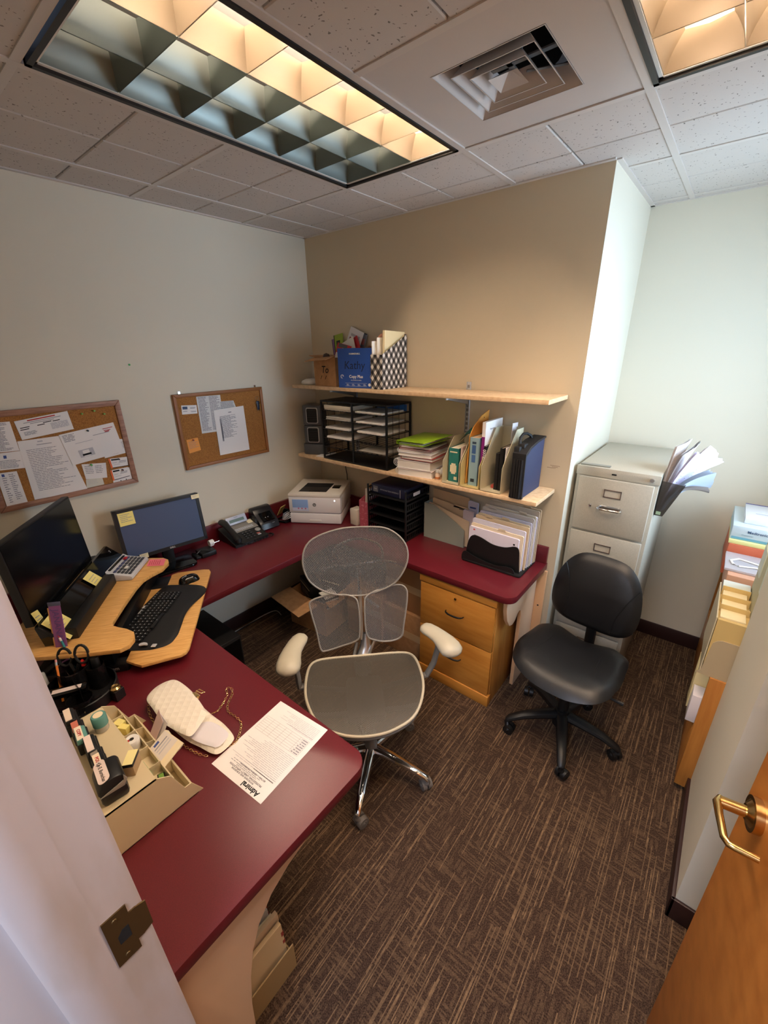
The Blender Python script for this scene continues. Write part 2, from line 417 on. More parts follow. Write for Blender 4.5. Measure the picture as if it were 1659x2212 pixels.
# door frame: painted steel jamb with stop, each side and head
def jamb(x, sgn, z1=2.10):
    pl = [(-.07, -2.146), (.0, -2.146), (.003, -2.154), (.003, -2.202), (.016, -2.224), (.018, -2.262), (.012, -2.272), (.0, -2.274), (.0, -2.318), (-.004, -2.334), (-.07, -2.334)]
    q = [(x+sgn*p[0], p[1]) for p in pl]
    if sgn < 0: q = q[::-1]
    bb = B(); bb.prism(q, 'z', 0, z1)
    if sgn > 0:
        for v in bb.bm.verts: v.co.y -= .020*(v.co.z-.9)      # left jamb sheared with height to match lens distortion at the view edge
    return struct(bb.build('door_frame', TRIMP, smooth=40))
jl = jamb(1.895, 1)
jr = jamb(2.835, -1)
bb = B(); bb.box(1.84, -2.334, 2.06, 2.9, -2.146, 2.13, bev=.003); struct(bb.build('door_frame', TRIMP))
# strike plate on the left jamb
st = thing('strike_plate', 'dark bronze strike plate with a square latch hole, set in the left door jamb', 'strike plate', (1.898, -2.18, 1.04))
b = B()
pl = [(-.024, -.058), (.010, -.058), (.010, -.036), (.020, -.036), (.020, .036), (.010, .036), (.010, .058), (-.024, .058)]
hole = [(-.012, -.013), (.005, -.013), (.005, .015), (-.004, .015), (-.012, .005)]
b.prism(pl, 'x', 0, .0022)
b.prism([(.018, -.036), (.034, -.030), (.034, .030), (.018, .036)], 'x', -.0005, .002)
b.build('plate', STRIKE, st, smooth=0)
b = B(); b.prism(hole, 'x', .0010, .0026); b.build('latch_hole', INKK, st, smooth=0)
for z in (-.045, .045):
    b = B(); b.cyl((.0018, -.008, z), (.0034, -.008, z), .0045, .0035, 10); b.build('screw', STRIKE, st)
# ---- ceiling: tiles, T-bars, score grooves
TX = [-.366, .244, .855, 1.465, 2.075, 2.685, 3.295]; TY = [-2.92, -2.31, -1.70, -1.09, -.48, .13, .74, 1.35]
def tile_mat():
    m = bpy.data.materials.new('acoustic_tile'); m.use_nodes = True; nt = m.node_tree; bs = nt.nodes['Principled BSDF']
    bs.inputs['Roughness'].default_value = .95
    tc = N(nt, 'ShaderNodeTexCoord')
    v = N(nt, 'ShaderNodeTexVoronoi'); v.inputs['Scale'].default_value = 75; v.inputs['Randomness'].default_value = 1
    nz = N(nt, 'ShaderNodeTexNoise'); nz.inputs['Scale'].default_value = 45; nz.inputs['Detail'].default_value = 4
    nt.links.new(tc.outputs['Object'], nz.inputs['Vector'])
    mx0 = N(nt, 'ShaderNodeVectorMath', operation='ADD'); sc0 = N(nt, 'ShaderNodeVectorMath', operation='SCALE'); sc0.inputs['Scale'].default_value = .035
    nt.links.new(nz.outputs['Color'], sc0.inputs[0]); nt.links.new(tc.outputs['Object'], mx0.inputs[0]); nt.links.new(sc0.outputs[0], mx0.inputs[1]); nt.links.new(mx0.outputs[0], v.inputs['Vector'])
    a = math_node(nt, 'LESS_THAN', v.outputs['Distance'], .19)
    sp_ = N(nt, 'ShaderNodeSeparateColor'); nt.links.new(v.outputs['Color'], sp_.inputs[0])
    a = math_node(nt, 'MULTIPLY', a, math_node(nt, 'GREATER_THAN', sp_.outputs[0], .45))
    mx = N(nt, 'ShaderNodeMix', data_type='RGBA'); mx.inputs['A'].default_value = lin((200, 192, 186)); mx.inputs['B'].default_value = lin((122, 114, 106))
    nt.links.new(a, mx.inputs['Factor']); nt.links.new(mx.outputs['Result'], bs.inputs['Base Color'])
    bp = N(nt, 'ShaderNodeBump'); bp.inputs['Strength'].default_value = .5; bp.inputs['Distance'].default_value = .002; bp.invert = True
    nt.links.new(a, bp.inputs['Height']); nt.links.new(bp.outputs[0], bs.inputs['Normal'])
    return m
TILE = tile_mat(); TBAR = M('t_bar', (204, 196, 190), .5)
skip = {(2, 2), (2, 3), (4, 2), (4, 3), (3, 3)}      # fixtures (two cells each) and the diffuser panel
b = B()
for i in range(len(TX)-1):
    for j in range(len(TY)-1):
        if (i, j) in skip: continue
        xm = (TX[i]+TX[i+1])/2; ym = (TY[j]+TY[j+1])/2
        for (x0, x1) in ((TX[i]+.009, xm-.003), (xm+.003, TX[i+1]-.009)):
            for (y0, y1) in ((TY[j]+.009, ym-.003), (ym+.003, TY[j+1]-.009)):
                if x0 < -.1 or y0 < -2.33: 
                    x0 = max(x0, -.1); y0 = max(y0, -2.33)
                    if x1-x0 < .02 or y1-y0 < .02: continue
                b.box(x0, y0, HC-.004, x1, y1, HC+.02, 0, bev=.003, seg=1)
b.box(-.12, -2.33, HC+.012, .85, .96, HC+.05); b.box(1.47, -2.33, HC+.2, 3.2, .96, HC+.24)
b.box(.84, -.47, HC+.012, 3.2, .96, HC+.05); b.box(.84, -2.33, HC+.012, 3.2, -1.71, HC+.05); b.box(.84, -1.71, HC+.2, 1.5, -.46, HC+.24)
b.box(1.47, -1.71, HC+.012, 2.07, -1.10, HC+.05); b.box(2.69, -1.71, HC+.012, 3.2, -.46, HC+.05)
struct(b.build('ceiling', TILE, smooth=30))
b = B()
for x in TX[1:]: b.box(x-.012, -2.33, HC-.008, x+.012, .95, HC+.004)
for y in TY[1:-1]:
    for (x0, x1) in (((-.12, .858), (1.462, 2.08), (2.68, 3.2)) if abs(y+1.09) < .01 else ((-.12, 3.2),)): b.box(x0, y-.0115, HC-.0075, x1, y+.0115, HC+.004)
b.box(0, -2.16, HC-.009, .02, 0, HC); b.box(0, -.02, HC-.009, 1.889, 0, HC); b.box(1.889, 0, HC-.009, 1.909, .815, HC); b.box(1.889, .795, HC-.009, 3.1, .815, HC)
struct(b.build('ceiling_grid', TBAR, smooth=0))
# ---- baseboards
def bb_(x0, y0, x1, y1, side):
    q = B(); q.box(x0, y0, 0, x1, y1, .1, bev=.003); struct(q.build('baseboard_'+side, BASEB))
bb_(0, -2.158, .011, 0, 'left'); bb_(0, -.011, 1.889, 0, 'back'); bb_(1.889, 0, 1.90, .815, 'column')
bb_(1.889, .804, 3.0, .815, 'alcove'); bb_(2.675, -.928, 2.688, -.37, 'right'); bb_(2.675, -.928, 3.1, -.916, 'right_return')
bb_(3.089, -2.15, 3.1, -.92, 'behind_door')
# scuffs on the back wall
b = B()
for (x, z, L) in ((1.79, 1.305, .05), (1.80, 1.298, .03), (1.775, 1.292, .045)): b.box(x, -.0006, z, x+L, 0, z+.0025)
struct(b.build('trim_2', flat('scuff', (150, 128, 104)), smooth=0))
# ================================================================ ceiling lights
def metal_louver():
    return M('louver', (136, 144, 140), .4, metal=.8)
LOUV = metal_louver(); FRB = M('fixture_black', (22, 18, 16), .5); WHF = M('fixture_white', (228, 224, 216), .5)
LOUVL = M('louver_lit', (108, 95, 78), .4, metal=.2)  # same louver; colour of lit rows set dark and warm to temper their glow
TUBEM = M('lamp_lit', (255, 205, 140), .5, emit=((255, 230, 204), TUBE)); TUBEO = M('lamp_off', (130, 132, 130), .3)
TUBEM2 = M('lamp_lit_dim', (255, 205, 140), .5, emit=((255, 226, 196), TUBE*.5))
def fixture(x0, y0, x1, y1, lit, label, tm=None):
    tm = tm or TUBEM
    t = thing('ceiling_light', label, 'ceiling light', ((x0+x1)/2, (y0+y1)/2, HC))
    cx, cy_ = (x0+x1)/2, (y0+y1)/2; hx, hy = (x1-x0)/2, (y1-y0)/2
    f = B()
    for (a, c, d, e) in ((-hx, -hy, hx, -hy+.014), (-hx, hy-.014, hx, hy), (-hx, -hy, -hx+.014, hy), (hx-.014, -hy, hx, hy)): f.box(a, c, -.012, d, e, .06, 0)
    for (a, c, d, e) in ((-hx+.014, -hy+.014, hx-.014, -hy+.024), (-hx+.014, hy-.024, hx-.014, hy-.014), (-hx+.014, -hy+.014, -hx+.024, hy-.014), (hx-.024, -hy+.014, hx-.014, hy-.014)): f.box(a, c, -.004, d, e, .06, 1)
    f.build('frame', [FRB, WHF], t, smooth=0)
    f = B(); f.box(-hx, -hy, .135, hx, hy, .15); 
    for (a, c, d, e) in ((-hx, -hy, hx, -hy+.01), (-hx, hy-.01, hx, hy), (-hx, -hy, -hx+.01, hy), (hx-.01, -hy, hx, hy)): f.box(a, c, .06, d, e, .15)
    f.build('housing', M('housing_grey', (112, 112, 110), .5), t, smooth=0)
    ix, iy = hx-.024, hy-.024; nc, nr = 3, 6; cw, ch = 2*ix/nc, 2*iy/nr
    lv = {0: B(), 1: B()}
    for i in range(nc):
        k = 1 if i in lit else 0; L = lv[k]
        for j in range(nr):
            ax, bx = -ix+i*cw+.0015, -ix+(i+1)*cw-.0015; ay, by = -iy+j*ch+.0015, -iy+(j+1)*ch-.0015
            mx, my = (ax+bx)/2, (ay+by)/2; rings = []
            for q in range(6):
                u_ = q/5; ins = .036*(u_**1.7); insy = .022*(u_**1.7); zz = -.002+.072*u_
                rings.append([L.bm.verts.new(p) for p in ((ax+ins, ay+insy, zz), (mx, ay+insy*.45, zz), (bx-ins, ay+insy, zz), (bx-ins, my, zz), (bx-ins, by-insy, zz), (mx, by-insy*.45, zz), (ax+ins, by-insy, zz), (ax+ins, my, zz))])
            for q in range(5):
                for c in range(8): L.face([rings[q][c], rings[q+1][c], rings[q+1][(c+1) % 8], rings[q][(c+1) % 8]])
    for k in (0, 1):
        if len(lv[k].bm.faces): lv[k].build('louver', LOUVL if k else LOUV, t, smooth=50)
        else: lv[k].bm.free()
    for i in range(nc):
        xx = -ix+(i+.5)*cw
        q = B(); q.cyl((xx, -iy+.03, .103), (xx, iy-.03, .103), .0128, n=14); q.build('lamp_tube', tm if i in lit else TUBEO, t)
    return t
fixture(.872, -1.682, 1.452, -.498, (2,), 'recessed louvered ceiling light, only its right-hand tube row lit, over the desk corner')
fixture(2.088, -1.70, 2.668, -.498, (0, 1, 2), 'recessed louvered ceiling light fully lit, at the top right, near the alcove', TUBEM2)
# ================================================================ air diffuser
t = thing('air_diffuser', 'square four-way air diffuser in a smooth white ceiling panel between the lights', 'air vent', (1.775, -.785, HC))
DF = M('diffuser_white', (198, 190, 186), .45); DK = M('duct_dark', (52, 52, 54), .7)
b = B(); hw = .298; hh = .158
for (a, c, d, e) in ((-hw, -hw, hw, -hh), (-hw, hh, hw, hw), (-hw, -hh, -hh, hh), (hh, -hh, hw, hh)): b.box(a, c, -.003, d, e, .004)
b.build('panel', DF, t, smooth=0)
b = B()
def ring(b, r0, z0, r1, z1, th=.003):
    A = [(-r0, -r0, z0), (r0, -r0, z0), (r0, r0, z0), (-r0, r0, z0)]; C_ = [(-r1, -r1, z1), (r1, -r1, z1), (r1, r1, z1), (-r1, r1, z1)]
    for k in range(4):
        k2 = (k+1) % 4; b.quad([A[k], A[k2], C_[k2], C_[k]])
        b.quad([(p[0]*(1-th/r0), p[1]*(1-th/r0), p[2]+th*.4) for p in (A[k2], A[k], C_[k], C_[k2])])
        b.quad([A[k2], A[k], tuple(v*(1-th/r0) if i < 2 else v for i, v in enumerate(A[k])), tuple(v*(1-th/r0) if i < 2 else v for i, v in enumerate(A[k2]))])
ring(b, .158, -.004, .128, .045); b.build('outer_flange', DF, t, smooth=0)
for (r0, r1) in ((.118, .088), (.080, .050)):
    b = B(); ring(b, r0, -.004, r1, .036); b.build('vane', DF, t, smooth=0)
b = B()
pts = [(-.042, -.042, -.004), (.042, -.042, -.004), (.042, .042, -.004), (-.042, .042, -.004)]
for k in range(4): b.face([b.bm.verts.new(p) for p in (pts[k], pts[(k+1) % 4], (0, 0, .022))])
b.build('center_cone', DF, t, smooth=0)
b = B()
for k in range(4):
    a = math.radians(45+90*k); b.cyl((.05*math.cos(a), .05*math.sin(a), .02), (.17*math.cos(a), .17*math.sin(a), .04), .003, n=6)
for k in range(2): b.box(-.008+.0, -.15 if k else -.15, .03, .008, .15, .034) if k == 0 else b.box(-.15, -.008, .03, .15, .008, .034)
b.build('bracket', GRYP, t)
b = B(); b.lathe([(.14, .045), (.14, .19), (0, .19)], n=24); b.box(-.16, -.16, .045, .16, -.128, .05); b.box(-.16, .128, .045, .16, .16, .05); b.box(-.16, -.128, .045, -.128, .128, .05); b.box(.128, -.128, .045, .16, .128, .05)
b.build('duct', DK, t)
# ================================================================ the door
hinge = Vector((2.822, -2.16, 0)); free = Vector((2.668, -1.262, 0)); dd = (free-hinge); DWD = dd.length; dd.normalize()
dn = Vector((-dd.y, dd.x, 0))            # towards the room (-x)
if dn.x > 0: dn = -dn
DM = frame(hinge, dd, Vector((0, 0, 1)))   # local x along width, y up, z = ex x ey
dr = thing('door_1', 'open oak-veneered door at the right edge with a brass lever', 'door', mat=DM); dr['kind'] = 'structure'
zs = 1 if DM.to_3x3().col[2].dot(dn) > 0 else -1
b = B(); b.box(0, .012, -zs*.044, DWD, 2.05, 0, bev=.0015); b.build('door_leaf', DOORW, dr)
# lever: rose, shank, return lever
lv = B(); cxh, cyh = DWD-.068, 1.03
def L3(x, y, z): return (x, y, zs*z)
lv.cyl(L3(cxh, cyh, 0), L3(cxh, cyh, .014), .034, .034, 28); lv.cyl(L3(cxh, cyh, .014), L3(cxh, cyh, .022), .026, .015, 28); lv.cyl(L3(cxh, cyh, .02), L3(cxh, cyh, .062), .0115, .0115, 18)
lv.tube([L3(cxh+.008, cyh, .058), L3(cxh-.004, cyh, .066), L3(cxh-.03, cyh, .067), L3(cxh-.078, cyh, .066), L3(cxh-.088, cyh, .060), L3(cxh-.090, cyh, .052), L3(cxh-.094, cyh, .018)], [.0085, .0085, .0072, .0066, .0068, .0068, .0064], 12)
lv.build('lever_handle', BRASS, dr)
b = B(); b.box(DWD-.002, 1.0, -zs*.034, DWD+.0012, 1.06, -zs*.010); b.build('latch_plate', BRASS, dr, smooth=0)
for z in (.25, 1.02, 1.8):
    b = B(); b.cyl((-.006, z-.05, -zs*.02), (-.006, z+.05, -zs*.02), .006, n=10); b.build('hinge', BRASS, dr)
# ================================================================ worktop (U shaped)
ZD = .743
def arc(cx, cy_, r, a0, a1, n=6): return [(cx+r*math.cos(math.radians(a0+(a1-a0)*k/n)), cy_+r*math.sin(math.radians(a0+(a1-a0)*k/n))) for k in range(n+1)]

poly = [(.001, -.001), (.001, -2.172)] + [(1.848, -2.172)] + arc(1.848-.055, -1.545-.055, .055, 0, 90) + arc(.66, -1.525, .02, 270, 180, 3) + arc(.70, -.54, .06, 180, 90, 5) + arc(1.848-.06, -.482+.06, .06, 270, 360) + [(1.848, -.001)]
b = B(); b.prism(poly, 'z', ZD-.038, ZD, bev=.002); ct_o = b.build('countertop', BURG)
b = B(); b.box(.02, -.02, ZD+.0003, 1.845, -.001, .843, bev=.0015); struct(b.build('trim_3', BURG))
b = B(); b.box(.001, -2.17, ZD+.0003, .02, -.02, .843, bev=.0015); struct(b.build('trim_4', BURG))
tag(ct_o, 'burgundy laminate U-shaped worktop running round the left side of the room', 'desk')
# support panels
CREAMEDGE = M('panel_edge', (214, 170, 128), .6)
sp_ = thing('desk_support', 'cream scalloped end panel holding up the right end of the worktop', 'desk support', (1.79, 0, 0))
pl = [(-.003, 0), (-.225, 0), (-.225, .50)] + [(-.235, .535), (-.26, .548), (-.285, .54), (-.31, .515), (-.345, .505), (-.385, .52), (-.425, .575), (-.445, .64), (-.45, .704), (-.003, .704)]
b = B(); b.prism(pl, 'x', 0, .02, m_side=1, bev=.001); b.build('panel', [PANEL, CREAMEDGE], sp_, smooth=30)
b = B(); b.box(.02, -.028, .02, .07, -.012, .70, bev=.001); b.build('wall_cleat', CREAMEDGE, sp_)
b = B(); b.cyl((.045, -.03, .47), (.045, -.027, .47), .005, n=10); b.build('screw', BLKM, sp_)
sp2 = thing('desk_support', 'cream end panel with a swooping curved front, under the near end of the worktop', 'desk support', (1.79, 0, 0))
pl = [(-2.152, 0), (-2.012, 0), (-2.014, .12), (-2.008, .25), (-1.995, .36), (-1.975, .45), (-1.945, .52), (-1.90, .575), (-1.84, .61), (-1.76, .635), (-1.69, .65), (-1.63, .672), (-1.60, .704), (-2.152, .704)]
b = B(); b.prism(pl[::-1], 'x', 0, .02, m_side=1, bev=.001); b.build('panel', [PANEL, CREAMEDGE], sp2, smooth=30)
# ================================================================ wooden pedestal
pd = thing('file_pedestal', 'orange-stained wooden two-drawer pedestal under the right end of the worktop', 'drawer unit', (1.53, -.25, 0))
PW = M('pedestal_wood', (206, 142, 62), .38, noise=(4, (188, 120, 44), .35, .75, (1.2, 9, 9)))
PWS = M('pedestal_side', (198, 142, 70), .4, noise=(4, (170, 112, 48), .35, .75, (9, 9, 1.2)))
b = B(); b.box(-.232, -.20, .0, .232, .23, .69, bev=.002); b.build('body', PWS, pd)
b = B(); b.box(-.236, -.222, .655, .236, -.19, .694, bev=.004); b.build('top_rail', PW, pd)
b = B(); b.box(-.236, -.226, 0, .236, -.19, .07, bev=.003); b.build('plinth', PW, pd)
for (z0, z1, kx) in ((.372, .648, 1), (.076, .366, 0)):
    b = B(); b.box(-.228, -.22, z0, .228, -.199, z1, bev=.002); dw = b.build('drawer', PW, pd)
    zc = z0+(z1-z0)*.56
    b = B(); b.tube([(x, -.222-.026*(1-(x/.055)**4)**.5 if abs(x) < .055 else -.222, zc-.0035*math.cos(x*28)) for x in [-.055, -.052, -.045, -.03, -.012, .012, .03, .045, .052, .055]], [.0025, .0035, .0045, .005, .005, .005, .005, .0045, .0035, .0025], 8); b.build('handle', BLKM, dw)
    if kx:
        b = B(); b.cyl((0, -.220, z1-.028), (0, -.226, z1-.028), .008, .007, 16); b.build('lock', BRASS, dw)
# ================================================================ wall shelves
def shelf(z, lab, sx=(.07, 1.832)):
    t = thing('wall_shelf', lab, 'shelf', (0, 0, z))
    b = B(); b.box(sx[0], -.275, -.021, sx[1], -.004, 0, bev=.0015); b.build('board', SHELFW, t)
    for x in (.42, 1.29):
        b = B(); b.prism([(-.004, -.028), (-.235, -.022), (-.235, -.034), (-.03, -.075), (-.004, -.10)], 'x', x-.006, x+.006, bev=.001); b.build('bracket', ALU, t)
        b = B(); b.cyl((x, -.235, -.030), (x, -.252, -.030), .006, .0045, 10); b.build('bracket_cap', WHT, t)
    return t
shelf(1.668, 'long pale board shelf, the upper of the two on the back wall')
shelf(1.184, 'long pale board shelf, the lower of the two on the back wall')
for x in (.42, 1.29):
    t = thing('shelf_standard', 'slotted metal wall upright %s' % ('behind the orange envelope, between the two shelves' if x > 1 else 'behind the black mail sorter'), 'shelf upright', (x, -.001, 1.06))
    b = B(); b.box(-.012, -.004, 0, .012, 0, .65); b.box(-.012, -.012, 0, -.009, -.003, .65); b.box(.009, -.012, 0, .012, -.003, .65); b.build('channel', LGRY, t, smooth=0)
    b = B()
    for k in range(24): b.box(-.006, -.0046, .02+k*.026, -.002, -.0038, .036+k*.026); b.box(.002, -.0046, .02+k*.026, .006, -.0038, .036+k*.026)
    b.build('slots', BLKM, t, smooth=0)
# ================================================================ file cabinet
fc = thing('file_cabinet', 'putty-grey steel four-drawer filing cabinet in the alcove behind the black chair', 'filing cabinet', (2.094, .42, 0))
b = B(); b.box(-.187, -.335, 0, .187, .35, 1.31, bev=.004); b.build('body', PUTTY, fc)
b = B(); b.box(-.19, -.340, 1.262, .19, -.33, 1.31, bev=.003); b.build('top_rail', PUTTY, fc)
for k in range(4):
    z1 = 1.258-.305*k; z0 = z1-.292
    b = B(); b.box(-.17, -.352, z0, .17, -.335, z1, bev=.0045); dw = b.build('drawer', PUTTY, fc)
    b = B(); zc = z1-.072
    for (a, c, d, e) in ((-.04, zc-.021, .04, zc-.017), (-.04, zc+.017, .04, zc+.021), (-.04, zc-.021, -.036, zc+.021), (.036, zc-.021, .04, zc+.021)): b.box(a, -.356, c, d, -.352, e)
    b.build('label_holder', M('pewter', (130, 112, 104), .35, metal=.6), dw, smooth=0)
    b = B(); zh = z1-.152
    b.tube([(-.052, -.352, zh+.004), (-.052, -.374, zh+.002), (-.044, -.380, zh), (.044, -.380, zh), (.052, -.374, zh+.002), (.052, -.352, zh+.004)], .0058, 10); b.box(-.05, -.354, zh-.004, .05, -.3525, zh+.014); b.build('handle', CHROME, dw)
    b = B(); b.box(-.099, -.362, zh-.002, -.086, -.352, zh+.012, bev=.002); b.build('thumb_latch', CHROME, dw)
b = B(); b.cyl((.155, -.340, 1.286), (.155, -.352, 1.286), .0095, .009, 18); b.build('lock', CHROME, fc)
b = B(); b.box(-.022, -.3425, 1.281, .0, -.339, 1.288, bev=.001); b.build('badge', BLKM, fc)
for z in (1.0,): pass
t = tag(B().box(-.07, -.016, 0, .07, .016, .005, bev=.001).build('magnet_strip', M('strip_grey', (128, 128, 120), .4), loc=(1.984, .115, 1.3105), rot=(0, 0, .05)), 'grey magnetic strip lying on the front left corner of the filing cabinet top', 'strip')
# ================================================================ tall mesh chair
def chair_base(t, mat, castermat, rot0, rad, z_hub, arm_r, n=5, wheel=.026, flat=.62, capm=None):
    out = []
    for k in range(n):
        a = rot0+2*math.pi*k/n; c_, s_ = math.cos(a), math.sin(a)
        b = B(); P_ = lambda r, z: (r*c_, r*s_, z)
        b.tube([P_(.02, z_hub), P_(rad*.35, z_hub-.004), P_(rad*.7, z_hub-.018), P_(rad*.95, .083), P_(rad*1.0, .07)], [arm_r*1.15, arm_r*1.05, arm_r*.85, arm_r*.72, arm_r*.55], 10, flat=flat)
        leg = b.build('base_arm', mat, t)
        b = B(); p = Vector(P_(rad, 0)); sa = a+.9; ax = Vector((math.cos(sa), math.sin(sa), 0)); tr = Vector((-math.sin(sa), math.cos(sa), 0))*.018
        for sg in (-1, 1):
            c0 = p+tr+Vector((0, 0, wheel)); b.cyl(c0+ax*sg*.004, c0+ax*sg*.024, wheel, wheel*.96, 20)
            b.cyl(c0+ax*sg*.024, c0+ax*sg*.0255, wheel*.55, wheel*.5, 14)
        b.cyl(p+Vector((0, 0, .04)), p+Vector((0, 0, .082)), .0075, n=8)
        b.tube([p+tr+ax*-.024+Vector((0, 0, wheel*1.1)), p+Vector((0, 0, wheel*2.15)), p+tr+ax*.024+Vector((0, 0, wheel*1.1))], [.006, .013, .006], 8)
        b.build('caster', castermat, leg)
CX, CY = 1.478, -1.135
mc = thing('mesh_office_chair', 'tall grey mesh office chair with cream arm pads, in the middle of the room', 'office chair', (CX, CY, 0), 0)
FA = math.atan2(-.785, .62)+math.radians(7)      # facing
def Rz(a): return Matrix.Rotation(a, 4, 'Z')
chair_base(mc, M('base_chrome', (226, 226, 228), .08, metal=1), M('caster_grey', (112, 104, 96), .45), math.radians(-61), .295, .115, .022, flat=.75)
b = B(); b.cyl((0, 0, .09), (0, 0, .20), .032, .028, 20); b.cyl((0, 0, .20), (0, 0, .36), .02, .02, 18); b.build('column', MGREY, mc)
SR = Matrix.Translation((1.457-CX, -1.139-CY, 0)) @ Rz(FA)      # local: x forward, y left(viewer's right)
b = B(); b.box(-.13, -.085, .375, .12, .085, .425, bev=.02, mat=SR); b.box(-.19, -.035, .365, -.1, .035, .41, bev=.01, mat=SR); b.build('mechanism', MGREY, mc)
so = crom([(.225, 0), (.212, .11), (.165, .205), (.05, .258), (-.10, .262), (-.185, .235), (-.215, .15), (-.222, 0), (-.215, -.15), (-.185, -.235), (-.10, -.262), (.05, -.258), (.165, -.205), (.212, -.11)], 5)
def seat_h(x, y, r=0): return .482 - .55*max(0, x-.08)**2*2.2 - .018*(1-min(1, (y/.26)**2)) + .010*math.cos(x*9) - .0*x + .12*max(0, -x-.14)**2
b = B(); rim = b.patch(so, lambda x, y, r: seat_h(x, y)-.014*(1-r**2), 12, 0, SR); b.build('seat_mesh', MESHS, mc, smooth=80)
b = B(); b.tube([SR @ Vector((x, y, seat_h(x, y))) for x, y in so], .0062, 8, closed=True); b.build('seat_rim', M('rim_cream', (196, 184, 158), .4), mc)
b = B(); b.tube([SR @ Vector((x*.965, y*.965, seat_h(x, y)-.018)) for x, y in so], .011, 8, closed=True)
for sy_ in (-1, 1): b.tube([SR @ Vector(p) for p in ((-.06, sy_*.05, .40), (-.06, sy_*.16, .42), (-.05, sy_*.25, .452))], .012, 8); b.tube([SR @ Vector(p) for p in ((.07, sy_*.05, .40), (.09, sy_*.15, .42), (.10, sy_*.235, .44))], .012, 8)
b.build('seat_frame', MGREY, mc)
# arms (pads toe outwards)
for nm, (bx, by), (fx, fy), zt in (('r', (-0.1486, -0.2669), (0.0873, -0.315), .672), ('l', (-0.1414, 0.2844), (0.06, 0.3906), .672)):
    d = Vector((fx-bx, fy-by, 0)); L = d.length; d.normalize(); pr_ = Vector((-d.y, d.x, 0)); sg = -1 if nm == 'r' else 1
    c0 = Vector((bx, by, zt)); sect = []
    def padc(t):                      # centreline bows outward slightly
        return c0+d*L*t+pr_*sg*(.020*math.sin(math.pi*t))*1+Vector((0, 0, -.012*t*t))
    b = B(); pts = [padc(t) for t in (-.0, .05, .14, .28, .45, .62, .78, .9, .97, 1.01)]
    b.tube([SR @ p for p in pts], [.012, .03, .038, .040, .042, .048, .053, .050, .036, .014], 16, flat=.58); b.build('arm_pad', CREAMP, mc, smooth=60)
    base = Vector((-.06, sg*.262, .445)); top = padc(.42)+Vector((0, 0, -.024))
    b = B(); b.tube([SR @ p for p in (base, base+Vector((0, sg*.035, .01)), Vector((top.x*.6+base.x*.4, top.y*.75+base.y*.25+sg*.004, .52)), Vector((top.x, top.y, .60)), top)], [.017, .018, .017, .016, .022], 12, flat=.75); b.build('arm_post', MGREY, mc)
# back: spine, yoke, headrest panel, two lumbar panels
TB = SR @ Matrix.Translation((-.235, .024, .455)) @ Matrix.Rotation(math.radians(-11), 4, 'Y')   # back plane: local y across, z up
def bp(y, z, dx=0.0): return TB @ Vector((dx, y, z))
b = B(); b.tube([SR @ Vector((-.14, 0, .395)), SR @ Vector((-.235, 0, .43)), bp(0, .03, -.03), bp(0, .10, -.035)], [.03, .034, .03, .018], 10, flat=.7)
for sy_ in (-1, 1): b.tube([SR @ Vector((-.15, sy_*.03, .41)), SR @ Vector((-.24, sy_*.038, .455)), bp(sy_*.045, .06, -.02)], [.008, .009, .008], 8)
b.build('back_bracket', ALU, mc)
b = B(); b.tube([bp(-.02, .07, -.03), bp(-.02, .2, -.03), bp(-.018, .33, -.03)], [.009, .012, .012], 10, flat=.8); b.build('spine', M('spine_tan', (176, 164, 148), .4), mc)
b = B(); b.tube([bp(-.018, .31, -.032), bp(-.018, .40, -.04), bp(-.018, .44, -.045)], [.008, .009, .009], 10)
b.tube([bp(p[0]-.018, p[1], -.05) for p in crom([(-.115, .45), (-.125, .50), (-.105, .555), (-.04, .585), (.0, .59), (.04, .585), (.105, .555), (.125, .50), (.115, .45)], 4, closed=False)], .006, 8)
b.tube([bp(p[0]-.018, p[1], -.05) for p in crom([(-.19, .445), (-.12, .455), (0, .462), (.12, .47), (.19, .455)], 4, closed=False)], .006, 8)
b.build('yoke', CHROME, mc)
RIMG = M('rim_grey', (150, 144, 136), .35)
head = crom([(.04-.018, .66), (.15-.018, .645), (.225-.018, .575), (.232-.018, .48), (.17-.018, .375), (.06-.018, .325), (-.03-.018, .318), (-.15-.018, .345), (-.235-.018, .415), (-.262-.018, .52), (-.225-.018, .61), (-.10-.018, .655)], 5)
lum_l = crom([(-.252, .315), (-.15, .33), (-.055, .318), (-.030, .27), (-.030, .13), (-.05, .085), (-.13, .055), (-.20, .04), (-.226, .055), (-.24, .15), (-.262, .27)], 5)
lum_r = crom([(.0, .27), (.012, .315), (.07, .34), (.165, .36), (.205, .345), (.212, .29), (.192, .15), (.178, .085), (.12, .062), (.05, .075), (.004, .12)], 5)
for nm, ol, cv in (('headrest', head, .035), ('lumbar_panel', lum_l, .02), ('lumbar_panel', lum_r, .02)):
    cxl = sum(p[0] for p in ol)/len(ol); wl = max(abs(p[0]-cxl) for p in ol)
    fn = lambda x, y, r, cxl=cxl, wl=wl, cv=cv: cv*((x-cxl)/wl)**2 - (.0 if r is None else .008*(1-r*r))
    MT = TB @ Matrix(((0, 0, 1, 0), (1, 0, 0, 0), (0, 1, 0, 0), (0, 0, 0, 1)))
    b = B(); b.patch(ol, fn, 10, 0, MT); pn = b.build(nm, MESHB, mc, smooth=80)
    b = B(); b.tube([MT @ Vector((x, y, cv*((x-cxl)/wl)**2)) for x, y in ol], .0042, 8, closed=True); b.build('rim', RIMG, pn)
